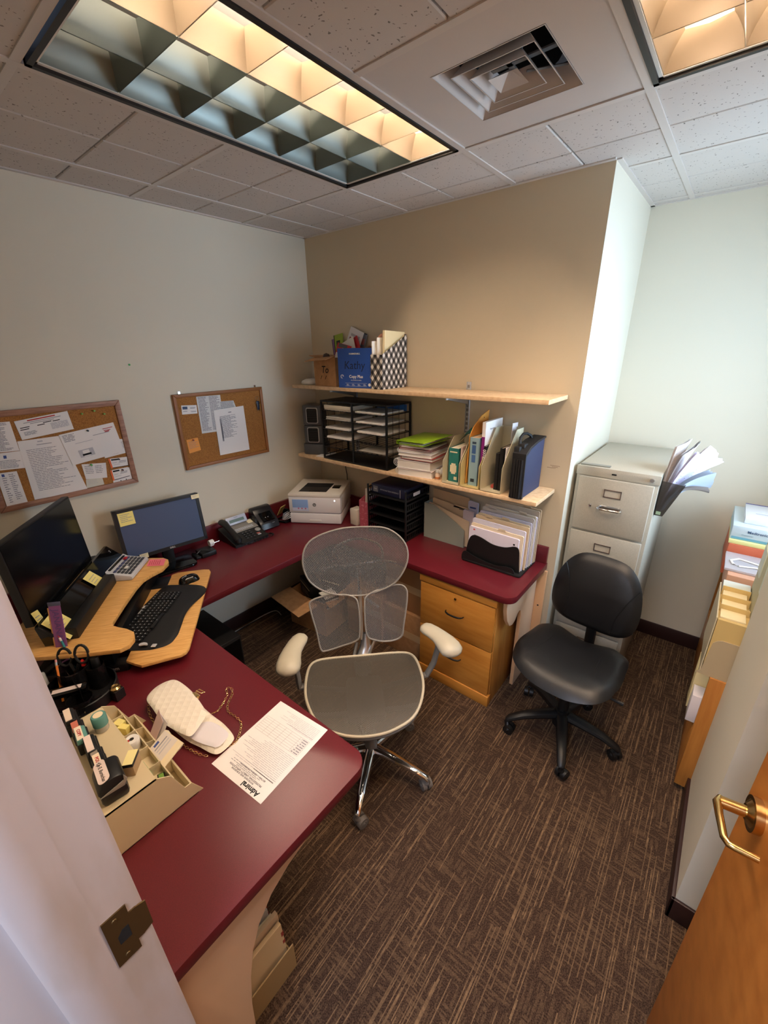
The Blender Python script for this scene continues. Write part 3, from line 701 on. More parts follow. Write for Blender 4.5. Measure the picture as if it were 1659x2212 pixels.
# ================================================================ black task chair
BX, BY = 2.132, -.385
bc = thing('task_chair', 'low black leather task chair without arms, beside the filing cabinet', 'office chair', (BX, BY, 0))
chair_base(bc, BLK, BLK, math.radians(0), .275, .125, .027, flat=.8)
b = B(); b.cyl((0, 0, .06), (0, 0, .16), .04, .036, 20); b.cyl((0, 0, .15), (0, 0, .31), .026, .024, 18); b.cyl((0, 0, .30), (0, 0, .36), .03, .05, 18); b.build('column', BLK, bc)
SB = Matrix.Rotation(math.radians(-96), 4, 'Z') ; SB = Matrix.Translation((-.012, 0.0, 0)) @ SB
b = B(); b.box(-.14, -.1, .355, .12, .1, .40, bev=.012, mat=SB); b.tube([SB @ Vector(p) for p in ((-.06, 0, .365), (-.23, 0, .355), (-.275, 0, .40), (-.27, 0, .56), (-.262, 0, .72))], [.022, .024, .026, .026, .022], 10, flat=.5); b.build('mechanism', BLK, bc)
b = B(); b.tube([SB @ Vector(p) for p in ((.02, .1, .37), (.0, .2, .365), (-.01, .26, .36))], [.005, .005, .009], 8); b.build('lever', BLK, bc)
so2 = crom([(.235, 0), (.225, .11), (.175, .205), (.06, .24), (-.06, .232), (-.16, .215), (-.215, .15), (-.20, .06), (-.188, 0), (-.20, -.06), (-.215, -.15), (-.16, -.215), (-.06, -.232), (.06, -.24), (.175, -.205), (.225, -.11)], 4)
def sh2(x, y): return .455+.028*min(1, (abs(y)/.22)**2)*(1 if x < .12 else .5)-1.1*max(0, x-.13)**2*2
b = B(); b.cushion(so2, .088, SB, 10, 0, hf=sh2, exp=3.2); b.build('seat', LEATH, bc, smooth=70)
for sg in (-1, 1):
    b = B()
    pts = [(-.19, sg*.13), (-.10, sg*.12), (0, sg*.125), (.10, sg*.15), (.18, sg*.185)]
    b.tube([SB @ Vector((x, y, sh2(x, y)+.0435*(1-min(1, ((x/.235)**2+(y/.25)**2))**1.6)**.5)) for x, y in crom(pts, 4, closed=False)], .0022, 6); b.build('seat_seam', LEATH, bc)
TBk = SB @ Matrix.Translation((-.205, 0, .555)) @ Matrix.Rotation(math.radians(-9), 4, 'Y')
MT2 = TBk @ Matrix(((0, 0, 1, 0), (1, 0, 0, 0), (0, 1, 0, 0), (0, 0, 0, 1)))
ob_ = crom([(0, .375), (.11, .36), (.18, .28), (.208, .16), (.195, .05), (.13, -.002), (0, -.012), (-.13, -.002), (-.195, .05), (-.208, .16), (-.18, .28), (-.11, .36)], 5)
bh = lambda x, y: .26*x*x-.10*max(0, y-.2)
b = B(); b.cushion(ob_, .082, MT2, 10, 0, hf=bh, exp=3.2); b.build('backrest', LEATH, bc, smooth=70)
for sg in (-1, 1):
    b = B()
    pts = [(sg*.165, .30), (sg*.135, .24), (sg*.115, .14), (sg*.118, .04)] if sg < 0 else [(sg*.185, .27), (sg*.15, .20), (sg*.118, .11), (sg*.105, .02)]
    b.tube([MT2 @ Vector((x, y, bh(x, y)+.041*(1-min(1, (x/.208)**2*.8+((y-.18)/.2)**2*.5)**1.6)**.5)) for x, y in crom(pts, 4, closed=False)], .002, 6); b.build('back_seam', LEATH, bc)
# ================================================================ cork boards and what is pinned to them
def corkboard(label, y0, y1, z0, z1, fm, fw_):
    t = thing('corkboard', label, 'corkboard', (.002, (y0+y1)/2, z0))
    hy = (y1-y0)/2; h = z1-z0
    b = B(); b.box(0, -hy+.006, .006, .009, hy-.006, h-.006); b.build('cork_panel', CORK, t, smooth=0)
    b = B()
    for pl in ([(-hy, 0), (hy, 0), (hy-fw_, fw_), (-hy+fw_, fw_)], [(-hy, h), (-hy+fw_, h-fw_), (hy-fw_, h-fw_), (hy, h)], [(-hy, 0), (-hy+fw_, fw_), (-hy+fw_, h-fw_), (-hy, h)], [(hy, 0), (hy, h), (hy-fw_, h-fw_), (hy-fw_, fw_)]):
        b.prism(pl, 'x', 0, .018, bev=.003)
    b.build('frame', fm, t)
    return t
corkboard('wide corkboard in a pinkish wood frame, left of the other board, crowded with papers', -1.945, -1.356, 1.228, 1.668, FRW, .026)
cb2 = corkboard('smaller-looking corkboard in a thin brown frame, right of the crowded one', -1.081, -.486, 1.230, 1.668, FRO, .02)
for y in (-1.035, -.53):
    b = B(); b.box(-.002, y-(-.7835)-.006, .437, .003, y-(-.7835)+.006, .452); b.cyl((.002, y+.7835, .447), (.006, y+.7835, .447), .004, n=8); b.build('hanger', CHROME, cb2)
NX = (1, 0, 0)
def wnote(name, label, cat, pts, mat, marks, off=.013, group=None, inks=None):
    x = .0
    return note(name, label, cat, [(x, p[0], p[1]) for p in pts], NX, mat, marks, off, group, inks=inks)
L = lines
wnote('paper_list', 'narrow densely printed sheet at the left edge of the wide corkboard', 'paper', [(-1.885, 1.622), (-1.807, 1.62), (-1.807, 1.49), (-1.905, 1.496)], PAPER, L(.97, .03, 20, .12, .85, 1, .5, .5, 1), .0125)
wnote('certificate', 'wide white notice with red heading and black bars at the top of the wide corkboard', 'paper', [(-1.793, 1.618), (-1.587, 1.640), (-1.581, 1.553), (-1.786, 1.534)], PAPER,
      [(.22, .88, .74, .94, 3), (.14, .80, .84, .83, 1), (.25, .72, .70, .75, 1), (.48, .64, .64, .68, 5), (.66, .62, .80, .66, 5), (.05, .58, .22, .62, 5), (.36, .56, .50, .60, 5), (.04, .48, .20, .52, 5)]+L(.56, .22, 9, .60, .95, 2, .6, .05, 5)+L(.36, .16, 4, .08, .34, 1, .5, .2, 6), .013)
wnote('letter', 'large letter-size typed page in the middle of the wide corkboard', 'paper', [(-1.805, 1.531), (-1.640, 1.531), (-1.596, 1.249), (-1.813, 1.256)], PAPER,
      [(.42, .945, .54, .965, 2), (.38, .90, .72, .91, 1)]+L(.84, .12, 26, .12, .90, 1, .32, .65, 8), .0135)
wnote('envelope_page', 'long white mailer with a small address window, lapping over the typed page', 'envelope', [(-1.649, 1.535), (-1.407, 1.562), (-1.389, 1.407), (-1.629, 1.382)], PAPER,
      L(.95, .72, 6, .04, .26, 1, .5, .3, 3)+[(.76, .86, .95, .88, 3), (.77, .80, .90, .82, 3), (.78, .76, .87, .79, 3), (.55, .74, .85, .755, 1), (.2, .62, .52, .635, 2), (.19, .16, .46, .40, 2), (.26, .17, .38, .37, 6), (.24, .2, .40, .26, 5)], .0165, inks=[INK, INKL, INKR, INKB, INKK, PAPER])
wnote('memo', 'half-hidden white form with a blue emblem at the left edge of the wide corkboard', 'paper', [(-1.885, 1.491), (-1.800, 1.488), (-1.800, 1.409), (-1.897, 1.417)], PAPER, [(.22, .66, .34, .84, 4)]+L(.55, .05, 6, .05, .9, 1, .4, .3, 2), .0120)
wnote('phone_list', 'white sheet with a column of short entries, lower left of the wide corkboard', 'paper', [(-1.912, 1.406), (-1.841, 1.402), (-1.840, 1.253), (-1.916, 1.251)], PAPER, [(.22, .88, .36, .96, 4)]+L(.85, .06, 12, .2, .45, 1, .4, .5, 4)+L(.94, .12, 14, .55, .85, 1, .4, .5, 9), .0128)
wnote('index_card', 'small typed card pinned right of the typed page, above the torn slip', 'paper', [(-1.592, 1.379), (-1.486, 1.365), (-1.497, 1.288), (-1.591, 1.301)], PAPER, L(.85, .3, 5, .08, .5, 1, .35, .3, 5)+L(.85, .3, 5, .52, .85, 1, .35, .5, 7), .0126)
wnote('torn_slip', 'small grey torn slip tucked at the bottom edge of the wide corkboard', 'paper', [(-1.592, 1.299), (-1.519, 1.296), (-1.518, 1.256), (-1.598, 1.256)], flat('slip', (214, 212, 200), .8), L(.8, .3, 3, .1, .8, 2, .3, .3, 6), .0121)
for k, pts in enumerate(([(-1.473, 1.382), (-1.383, 1.376), (-1.387, 1.328), (-1.469, 1.331)], [(-1.478, 1.321), (-1.390, 1.321), (-1.392, 1.271), (-1.476, 1.265)])):
    wnote('business_card', ('upper' if k == 0 else 'lower')+' of two orange-striped business cards at the right of the wide corkboard', 'card', pts, PAPER,
          [(0, 0, .1, 1, 6), (.1, .0, 1, .06, 5), (.14, .78, .5, .92, 5), (.55, .6, .92, .66, 1), (.5, .48, .9, .53, 1), (.16, .5, .4, .55, 2), (.2, .3, .55, .34, 2)], .0145, inks=[INK, INKL, INKR, INKB, INKK, flat('orange', (236, 110, 50))])
wnote('rotary_card', 'white notched rotary file card behind the lower business card', 'card', [(-1.470, 1.318), (-1.372, 1.318), (-1.377, 1.254), (-1.476, 1.250)], PAPER, [(.35, .0, .39, .12, 5), (.62, .0, .66, .12, 5)], .0125)
wnote('form_corner', 'white form peeking out from behind the long mailer at its right end', 'paper', [(-1.47, 1.480), (-1.369, 1.470), (-1.365, 1.398), (-1.485, 1.388)], PAPER, L(.8, .3, 5, .75, .98, 1, .3, .3, 6)+L(.2, .05, 2, .05, .6, 1, .3, .1, 2), .0123)
# right board
wnote('newsprint', 'long grey tax-table sheet pinned near the middle of the brown-framed corkboard', 'paper', [(-.943, 1.646), (-.789, 1.643), (-.795, 1.426), (-.946, 1.430)], flat('newsprint', (222, 222, 222), .8), L(.98, .05, 30, .05, .45, 1, .55, .4, 11)+L(.98, .05, 30, .5, .95, 1, .55, .4, 12), .0125)
wnote('receipt', 'grey printed slip half hidden behind the tilted typed page on the brown-framed board', 'paper', [(-.800, 1.604), (-.705, 1.601), (-.689, 1.546), (-.805, 1.541)], flat('receipt', (214, 216, 214), .8), L(.95, .1, 6, .05, .95, 1, .55, .1, 13), .0127)
wnote('typed_page', 'white page with left-aligned typed list, the lowest and largest on the brown-framed board', 'paper', [(-.850, 1.556), (-.640, 1.562), (-.638, 1.275), (-.853, 1.277)], PAPER, [(.46, .9, .56, .92, 1)]+L(.85, .36, 26, .16, .72, 1, .5, .6, 14)+[(.15, .3, .2, .8, 1)], .0145)
wnote('business_card', 'white business card with a blue emblem at the upper left of the brown-framed board', 'card', [(-1.040, 1.606), (-.949, 1.599), (-.952, 1.551), (-1.044, 1.555)], PAPER, [(.06, .55, .38, .86, 6), (.55, .7, .9, .76, 1), (.55, .6, .85, .65, 1), (.08, .3, .35, .36, 1), (.6, .2, .92, .25, 1), (.55, .3, .92, .34, 1)], .0122, inks=[INK, INKL, INKR, INKB, INKK, flat('navyemb', (60, 76, 110))])
wnote('sticky_note', 'square orange note pinned at the lower left of the brown-framed board', 'sticky note', [(-1.048, 1.408), (-.977, 1.411), (-.970, 1.334), (-1.044, 1.326)], ORG, L(.8, .25, 6, .1, .9, 1, .22, .3, 15, words=False), .0122)
def pushpin(y, z, rgb, label, x=.0135):
    b = B(); b.lathe([(0, 0), (.0045, .0), (.0045, .0015), (.0028, .003), (.0028, .007), (.0042, .009), (.0042, .0105), (0, .0108)], n=10, mat=Matrix.Translation((x, y, z)) @ Matrix.Rotation(math.pi/2, 4, 'Y'))
    tag(b.build('push_pin', M('pin_%d_%d_%d' % rgb, rgb, .35)), label, 'push pin')
for y, z, c, lb in ((-1.533, 1.620, (120, 170, 60), 'green push pin in bare cork, leftmost of three above the long mailer'), (-1.478, 1.628, (120, 170, 60), 'green push pin, topmost of three in bare cork above the long mailer'), (-1.438, 1.608, (120, 170, 60), 'green push pin in bare cork, nearest the right frame of the wide board'),
    (-1.529, 1.538, (20, 20, 24), 'black push pin through the top of the long mailer'), (-1.553, 1.369, (60, 180, 70), 'green push pin holding the small typed card'), (-1.425, 1.372, (60, 30, 26), 'dark push pin in the upper orange-striped business card'),
    (-1.420, 1.312, (90, 40, 34), 'dark push pin in the lower orange-striped business card'), (-1.010, 1.402, (150, 60, 40), 'red-brown push pin in the square orange note')):
    pushpin(y, z, c, lb, .0175 if 'mailer' in lb and 'through' in lb else .0145)
kr = thing('key_ring', 'keys on a ring with dark blue fob, hanging at the brown-framed board', 'keys', (.018, -.532, 1.60))
b = B(); b.tube([(0, .012*math.cos(a*math.pi/8), .012*math.sin(a*math.pi/8)) for a in range(16)], .001, 6, closed=True); b.build('ring', CHROME, kr)
b = B(); b.box(-.004, -.010, -.075, .004, .009, -.018, bev=.004); b.build('fob', flat('navy_fob', (36, 42, 66), .4), kr)
b = B(); b.cyl((-.001, .012, -.028), (.001, .012, -.028), .009, n=14); b.box(-.001, .009, -.085, .001, .014, -.03); b.build('key', BRASS, kr)
b = B(); b.cyl((0, -.008, -.03), (.0015, -.008, -.03), .009, n=14); b.box(0, -.010, -.08, .0015, -.005, -.03); b.build('key', CHROME, kr)
b = B(); b.cyl((.003, -1.262, 1.835), (.0, -1.262, 1.835), .005, n=8); tag(b.build('wall_putty', flat('putty_green', (60, 160, 80))), 'tiny green blob of putty on the left wall above the gap between the corkboards', 'wall mark')
# ================================================================ upper shelf
ZU = 1.669
t = thing('dome_gadget', 'low white plastic dome on the far left end of the upper shelf', 'router', (.155, -.16, ZU))
b = B(); b.lathe([(0, 0), (.072, 0), (.078, .008), (.072, .022), (.045, .034), (0, .038)], n=30); b.build('shell', WHT, t, smooth=60)
b = B(); b.lathe([(.02, .0372), (.0215, .0378), (.023, .0366)], n=24); b.build('rim', LGRY, t)
bx = thing('cardboard_box', 'small open cardboard box marked To, at the left of the upper shelf', 'box', (.385, -.135, ZU), math.radians(-4))
b = B()
b.box(-.108, -.11, 0, .105, -.106, .175); b.box(-.108, .106, 0, .105, .11, .175); b.box(-.108, -.106, 0, -.104, .106, .175); b.box(.101, -.106, 0, .105, .106, .175); b.box(-.104, -.106, 0, .101, .106, .004)
b.build('body', CARD, bx, smooth=0)
b = B(); b.box(-.115, -.075, 0, .10, 0, .003, mat=Matrix.Translation((0, -.11, .175)) @ Matrix.Rotation(math.radians(14), 4, 'X') @ Matrix.Rotation(math.radians(-3), 4, 'Y')); b.build('flap', CARD, bx, smooth=0)
b = B(); b.box(-.06, -.1, 0, 0, .1, .003, mat=Matrix.Translation((-.108, 0, .175)) @ Matrix.Rotation(math.radians(10), 4, 'Y')); b.build('flap', CARD, bx, smooth=0)
txt('To', .062, INKK, bx, (.0, -.1108, .10), (1, 0, 0), (0, 0, 1), 'handwriting', bold=.0006, shear=.2)
for sx_ in (-.045, .0): b = B(); b.tube([(sx_, -.1112, .042), (sx_+.012, -.1112, .065)], .0012, 6); b.build('pen_stroke', INKK, bx)
# blue carton
BLUEB = M('carton_blue', (36, 78, 160), .45)
cb = thing('copy_paper_carton', 'blue copy paper carton with handwritten black marker, between the cardboard box and the checked holder', 'box', (.642, -.155, ZU), math.radians(11))
b = B(); b.box(-.132, -.098, 0, .132, -.094, .228); b.box(-.132, .094, 0, .132, .098, .225); b.box(-.132, -.094, 0, -.128, .094, .225); b.box(.128, -.094, 0, .132, .094, .225); b.box(-.128, -.094, 0, .128, .094, .004); b.build('body', BLUEB, cb, smooth=0)
yy = -.0985
txt('HAMMERMILL', .013, WHT, cb, (-.01, yy, .196), (1, 0, 0), (0, 0, 1), bold=.0003)
txt('Copy Plus', .024, WHT, cb, (-.005, yy, .066), (1, 0, 0), (0, 0, 1), bold=.0006)
txt('MULTIPURPOSE PAPER', .0075, WHT, cb, (-.005, yy, .045), (1, 0, 0), (0, 0, 1))
txt('Kathy', .066, M('marker_navy', (18, 26, 62), .6), cb, (-.015, yy, .130), (1, 0, 0), (0, 0, 1), 'handwriting', bold=.0, sx=.95, shear=.1)
b = B()
for x in (-.105, .105):
    for r in (.011, .007): b.tube([(x+r*math.cos(a), yy, .066+r*math.sin(a)) for a in [math.pi*2*k/14 for k in range(12)]], .0009, 5)
for k in range(4): b.box(-.075+k*.04, yy-.0003, .014, -.055+k*.04, yy, .016); b.box(-.075+k*.04, yy-.0003, .020, -.060+k*.04, yy, .022)
b.box(-.085, yy-.0003, .010, .07, yy, .0108); b.box(-.085, yy-.0003, .028, .07, yy, .0288); b.lathe([(0, 0), (.009, 0), (.009, .0005), (0, .0006)], n=16, mat=Matrix.Translation((.088, yy, .02)) @ Matrix.Rotation(math.pi/2, 4, 'X')); b.tube([(.112, yy, .012), (.118, yy, .026), (.124, yy, .012)], .0008, 5)
b.build('printed_marks', WHT, cb)
# things sticking out of the boxes
def card_in(label, x, y, z, w_, h_, tilt, lean, rgb, extra=None, th=.004, name='greeting_card', cat='card', rz=0):
    m = Matrix.Translation((x, y, z)) @ Matrix.Rotation(math.radians(rz), 4, 'Z') @ Matrix.Rotation(math.radians(lean), 4, 'X') @ Matrix.Rotation(math.radians(tilt), 4, 'Y')
    t = thing(name, label, cat, mat=m)
    b = B(); b.box(-w_/2, -th/2, 0, w_/2, th/2, h_, bev=min(.001, th*.3)); b.build('sheet', flat('card_%d_%d_%d' % rgb, rgb, .5), t)
    if extra:
        for (x0, z0, x1, z1, c) in extra:
            q = B(); q.box(x0, -th/2-.0006, z0, x1, -th/2, z1); q.build('print', flat('card_%d_%d_%d' % c, c, .5), t, smooth=0)
    return t
card_in('purple card at the far left, leaning out of the small cardboard box', .275, -.02, 1.80, .06, .165, -12, -6, (150, 110, 160), [(-.028, .0, -.024, .165, (30, 30, 34)), (-.01, .11, .016, .14, (40, 30, 40))], name='comic_book')
card_in('lime green card beside the purple one, leaning out of the small cardboard box', .315, -.035, 1.815, .085, .175, -10, -7, (150, 176, 50), [(-.042, .0, -.036, .175, (24, 26, 18)), (-.02, .09, .015, .135, (36, 44, 20))], name='comic_book')
card_in('clear white plastic envelope with red print, tallest in the small cardboard box', .40, -.06, 1.80, .125, .225, 21, -8, (222, 220, 224), [(-.045, .13, .03, .165, (150, 60, 70)), (-.03, .09, .045, .12, (240, 240, 240)), (-.02, .05, .03, .075, (90, 50, 70)), (-.04, .175, .04, .19, (170, 170, 180))], name='plastic_envelope', cat='envelope')
card_in('grey padded envelope with a dark edge, behind the others in the small cardboard box', .45, -.03, 1.83, .12, .17, 14, -6, (132, 134, 142), [(-.06, .165, .06, .17, (30, 30, 32)), (.01, .10, .05, .135, (200, 120, 120))], name='padded_envelope', cat='envelope')
card_in('red folded card with a yellow badge shape, front of the small cardboard box', .40, -.115, 1.825, .13, .10, 12, -12, (196, 40, 44), [(-.01, .055, .035, .075, (230, 190, 50)), (-.06, .0, -.02, .04, (240, 236, 230)), (-.05, .075, .03, .098, (90, 84, 84))])
card_in('white square card in a red envelope, leaning right out of the small cardboard box', .495, -.105, 1.80, .10, .165, -24, -12, (236, 232, 222), [(-.004, .07, .006, .076, (150, 140, 130))])
card_in('red envelope behind the white square card in the small cardboard box', .525, -.085, 1.80, .11, .17, -28, -10, (190, 34, 44), name='red_envelope', cat='envelope')
t = thing('balloon_figure', 'smooth salmon-pink rounded plastic object standing in the blue carton', 'toy', mat=Matrix.Translation((.688, -.10, 1.80)) @ Matrix.Rotation(math.radians(22), 4, 'Y'))
b = B(); b.lathe([(0, 0), (.03, .01), (.044, .06), (.046, .10), (.040, .14), (.026, .175), (.010, .19), (0, .192)], n=24); b.build('shell', M('salmon_plastic', (214, 150, 126), .25), t, smooth=60)
t = thing('brown_football', 'dark brown rounded object behind the pink one in the blue carton', 'toy', (.615, -.07, 1.80))
b = B(); b.lathe([(0, 0), (.03, .01), (.042, .05), (.036, .085), (.02, .105), (0, .112)], n=20); b.build('shell', flat('brownball', (112, 66, 42), .4), t, smooth=60)
t = thing('brown_ball', 'small dark round object at the left rim of the small cardboard box', 'toy', (.30, -.15, 1.845))
b = B(); b.lathe([(0, -.025), (.018, -.018), (.025, 0), (.018, .018), (0, .025)], n=18); b.build('shell', flat('dkbrown', (58, 40, 34), .5), t, smooth=60)
# checked magazine file
def gingham():
    m = bpy.data.materials.new('gingham'); m.use_nodes = True; nt = m.node_tree; bs = nt.nodes['Principled BSDF']; bs.inputs['Roughness'].default_value = .5
    tc = N(nt, 'ShaderNodeTexCoord'); s = N(nt, 'ShaderNodeSeparateXYZ'); nt.links.new(tc.outputs['Object'], s.inputs[0])
    h = math_node(nt, 'ADD', s.outputs[0], s.outputs[1]); z = s.outputs[2]; k = 1/.062
    a = math_node(nt, 'MULTIPLY', math_node(nt, 'ADD', math_node(nt, 'MULTIPLY', h, 1.35), z), k); c = math_node(nt, 'MULTIPLY', math_node(nt, 'SUBTRACT', math_node(nt, 'MULTIPLY', h, 1.35), z), k)
    fa = math_node(nt, 'LESS_THAN', math_node(nt, 'FRACT', math_node(nt, 'ADD', a, 40.0)), .5); fc_ = math_node(nt, 'LESS_THAN', math_node(nt, 'FRACT', math_node(nt, 'ADD', c, 40.0)), .5)
    f = math_node(nt, 'MULTIPLY', math_node(nt, 'ADD', fa, fc_), .5)
    rp = N(nt, 'ShaderNodeValToRGB'); rp.color_ramp.interpolation = 'CONSTANT'; e = rp.color_ramp.elements
    e[0].position = 0; e[0].color = lin((236, 230, 222)); e[1].position = .4; e[1].color = lin((112, 106, 102)); e.new(.8).color = lin((24, 22, 22))
    nt.links.new(f, rp.inputs[0]); nt.links.new(rp.outputs[0], bs.inputs['Base Color']); return m
GING = gingham()
mf = thing('magazine_file', 'black and white checked magazine holder at the right of the blue carton', 'magazine holder', (.823, -.14, ZU))
def magfile(t, w_, d_, hf, hb, mat, cut=.6, th=.0022, mid=None, floor=True):
    # sides cut diagonally; open towards -y at the top of the front
    for sx in (-1, 1):
        b = B(); prof = [(-d_/2, 0), (d_/2, 0), (d_/2, hb), (d_/2-(mid or .0), hb), (-d_/2, hf)]
        b.prism(prof, 'x', sx*w_/2-th/2, sx*w_/2+th/2); b.build('side_panel', mat, t, smooth=0)
    b = B(); b.box(-w_/2, d_/2-th, 0, w_/2, d_/2, hb); b.build('back_panel', mat, t, smooth=0)
    if floor: b = B(); b.box(-w_/2, -d_/2, 0, w_/2, d_/2, th); b.build('bottom', mat, t, smooth=0)
magfile(mf, .086, .235, .19, .30, GING, mid=.0)
b = B(); b.box(-.043, -.1175, 0, .043, -.1155, .19); b.build('front_panel', GING, mf, smooth=0)
def folder(label, x, y, z, w_, h_, th, rgb, axis='x', tilt=0, group=None, tabs=True, cat='folder', name='file_folder', lean=0, rz=0):
    """sheet-like folder standing up; spans w_ along axis, thickness th across"""
    m = Matrix.Translation((x, y, z)) @ Matrix.Rotation(math.radians(rz), 4, 'Z') @ (Matrix.Rotation(math.radians(90), 4, 'Z') if axis == 'y' else Matrix()) @ Matrix.Rotation(math.radians(lean), 4, 'X') @ Matrix.Rotation(math.radians(tilt), 4, 'Y')
    t = thing(name, label, cat, mat=m, group=group)
    b = B(); b.box(-w_/2, -th/2, 0, w_/2, th/2, h_, bev=min(.0008, th*.3), seg=1); b.build('cover', flat('f_%d_%d_%d' % rgb, rgb, .75), t)
    if tabs:
        tx = (hash(label) % 3 - 1)*w_*.28 if tabs is True else tabs
        b = B(); b.prism([(tx-w_*.14, h_-.002), (tx+w_*.14, h_-.002), (tx+w_*.11, h_+.012), (tx-w_*.11, h_+.012)], 'y', -th/2, -th/2+.0012); b.build('tab', flat('f_%d_%d_%d' % rgb, rgb, .75), t, smooth=0)
    return t
folder('thin white folder, leftmost in the checked magazine holder', .793, -.15, ZU+.004, .20, .262, .006, (236, 230, 220), 'y', -2, tabs=False)
folder('white folded folder second from left in the checked magazine holder', .812, -.14, ZU+.004, .19, .278, .008, (234, 224, 208), 'y', 0, tabs=False)
folder('pale yellow folder, the largest in the checked magazine holder', .842, -.125, ZU+.004, .19, .312, .016, (238, 222, 178), 'y', 2, tabs=False)
# ================================================================ lower shelf
ZL = 1.185
# tower heater
ht = thing('tower_heater', 'grey twin-grille tower fan on the left end of the lower shelf', 'fan', (.165, -.165, ZL), math.radians(28))
TG = M('fan_grey', (84, 86, 90), .35, metal=.2); TL_ = M('fan_trim', (168, 168, 170), .3, metal=.5)
b = B(); b.prism(crom([(-.07, -.07), (.07, -.07), (.082, 0), (.06, .07), (-.06, .07), (-.082, 0)], 4), 'z', .0, .075, bev=.004); b.build('base', TG, ht)
for k, (z0, z1) in enumerate(((.078, .205), (.208, .345))):
    b = B(); b.prism(crom([(-.062, -.062), (.062, -.062), (.076, 0), (.054, .064), (-.054, .064), (-.076, 0)], 4), 'z', z0, z1, bev=.006); hd = b.build('fan_head', TG, ht)
    b = B(); zz = (z0+z1)/2; b.prism(rrect(-.044, zz-.055, .044, zz+.055, .014), 'y', -.0725, -.066, bev=.002); b.build('grille_trim', TL_, hd)
    b = B(); b.prism(rrect(-.037, zz-.048, .037, zz+.048, .010), 'y', -.0745, -.068); b.build('grille', BLK, hd)
    b = B()
    for j in range(8): b.box(-.035, -.0765, zz-.042+j*.012, .035, -.074, zz-.0405+j*.012)
    b.build('louvers', BLKG, hd, smooth=0)
b = B(); b.prism([(-.026, .055), (.026, .055), (.016, .02), (0, .010), (-.016, .02)], 'y', -.0765, -.068, bev=.002); b.build('control_badge', TL_, ht)
b = B(); b.tube([(.27, -.05, 1.2), (.29, -.02, 1.17), (.285, -.012, 1.08), (.300, -.012, 1.0), (.303, -.014, .90), (.31, -.016, .84)], .0028, 8)
tag(b.build('hanging_cable', BLK), 'thin black cord hanging from the lower shelf behind the white printer', 'cord')
t = tag(B().box(-.05, -.09, 0, .05, .05, .004).build('loose_paper', PAPER, loc=(.285, -.17, ZL+.001), rot=(0, 0, .2), smooth=0), 'loose white paper between the tower fan and the black mail sorter', 'paper')
# wire mail sorter
SX0, SX1, SY0, SY1 = .328, .898, -.262, -.012; SH = .395
ws = thing('mail_sorter', 'black metal two-column mail sorter on the lower shelf', 'letter sorter', ((SX0+SX1)/2, (SY0+SY1)/2, ZL))
hw = (SX1-SX0)/2; hd_ = (SY1-SY0)/2
for z, nm in ((0, 'bottom_panel'), (SH-.010, 'top_panel')):
    b = B(); b.box(-hw, -hd_, z, hw, hd_, z+.010, bev=.002); b.build(nm, BLKM, ws)
for x in (-hw+.006, 0, hw-.006):
    for y in (-hd_+.005, hd_-.005):
        b = B(); b.box(x-.0065, y-.004, .01, x+.0065, y+.004, SH-.01); b.build('post', BLKM, ws, smooth=0)
zs_ = [.022+.0615*k for k in range(6)]
for k, zc in enumerate(zs_):
    if k == 0: continue
    for (a, c) in ((-hw+.008, -.005), (.005, hw-.008)):
        b = B(); b.box(a, -hd_+.002, zc, c, -hd_+.005, zc+.004); b.box(a, hd_-.005, zc, c, hd_-.002, zc+.004)
        for j in range(7): xx = a+(c-a)*(j+.5)/7; b.box(xx-.001, -hd_+.003, zc, xx+.001, hd_-.003, zc+.002)
        b.build('tray', BLKM, ws, smooth=0)
for x in (-hw+.003, hw-.003):
    b = B()
    for k in range(6): b.box(x-.0015, -hd_, zs_[k]+.0, x+.0015, hd_, zs_[k]+.005)
    for j in range(1, 4): yy = -hd_+2*hd_*j/4; b.box(x-.001, yy-.001, .01, x+.001, yy+.001, SH-.01)
    b.build('side_rails', BLKM, ws, smooth=0)
colx = {0: (SX0+.146), 1: (SX0+.424)}
def stack(label, c, k, th, rgb, w_=.215, d_=.225, skew=0):
    b = B(); n = 3
    for j in range(n): b.box(-w_/2+.003*random.uniform(-1, 1), -d_/2+random.uniform(-.003, .003), th*j/n, w_/2, d_/2, th*(j+1)/n-.0003)
    tag(b.build('paper_stack', flat('ps_%d_%d_%d' % rgb, rgb, .8), loc=(colx[c]+random.uniform(-.006, .006), -.142, ZL+zs_[k]+.0045), rot=(0, 0, skew), smooth=0), label, 'papers')
PW_ = (236, 232, 228)
stack('papers on the fourth-from-bottom tray, left column of the black sorter', 0, 3, .012, PW_)
stack('sagging white papers on the third-from-bottom tray, left column of the black sorter', 0, 2, .012, PW_, skew=.03)
stack('clear-covered papers on the second-from-top tray, left column of the black sorter', 0, 4, .018, (196, 194, 186))
stack('thick beige paper pad in the top left cubby of the black sorter', 0, 5, .032, (206, 200, 184), w_=.235)
stack('white papers in the top right tray of the black sorter', 1, 5, .010, PW_)
stack('white papers on the second-from-top tray, right column of the black sorter', 1, 4, .010, PW_)
stack('white papers on the third-from-top tray, right column of the black sorter', 1, 3, .011, PW_, skew=-.02)
stack('thin papers on the lowest tray, right column of the black sorter', 1, 1, .008, (190, 184, 172), d_=.20)
b = B(); b.box(-.12, -.004, 0, .12, .004, .04, bev=.001); tag(b.build('blue_booklet', flat('bluebk', (36, 104, 190), .4), loc=(colx[1]-.0, -.03, ZL+zs_[5]+.006)), 'blue booklet at the back of the top right cubby of the black sorter', 'booklet')
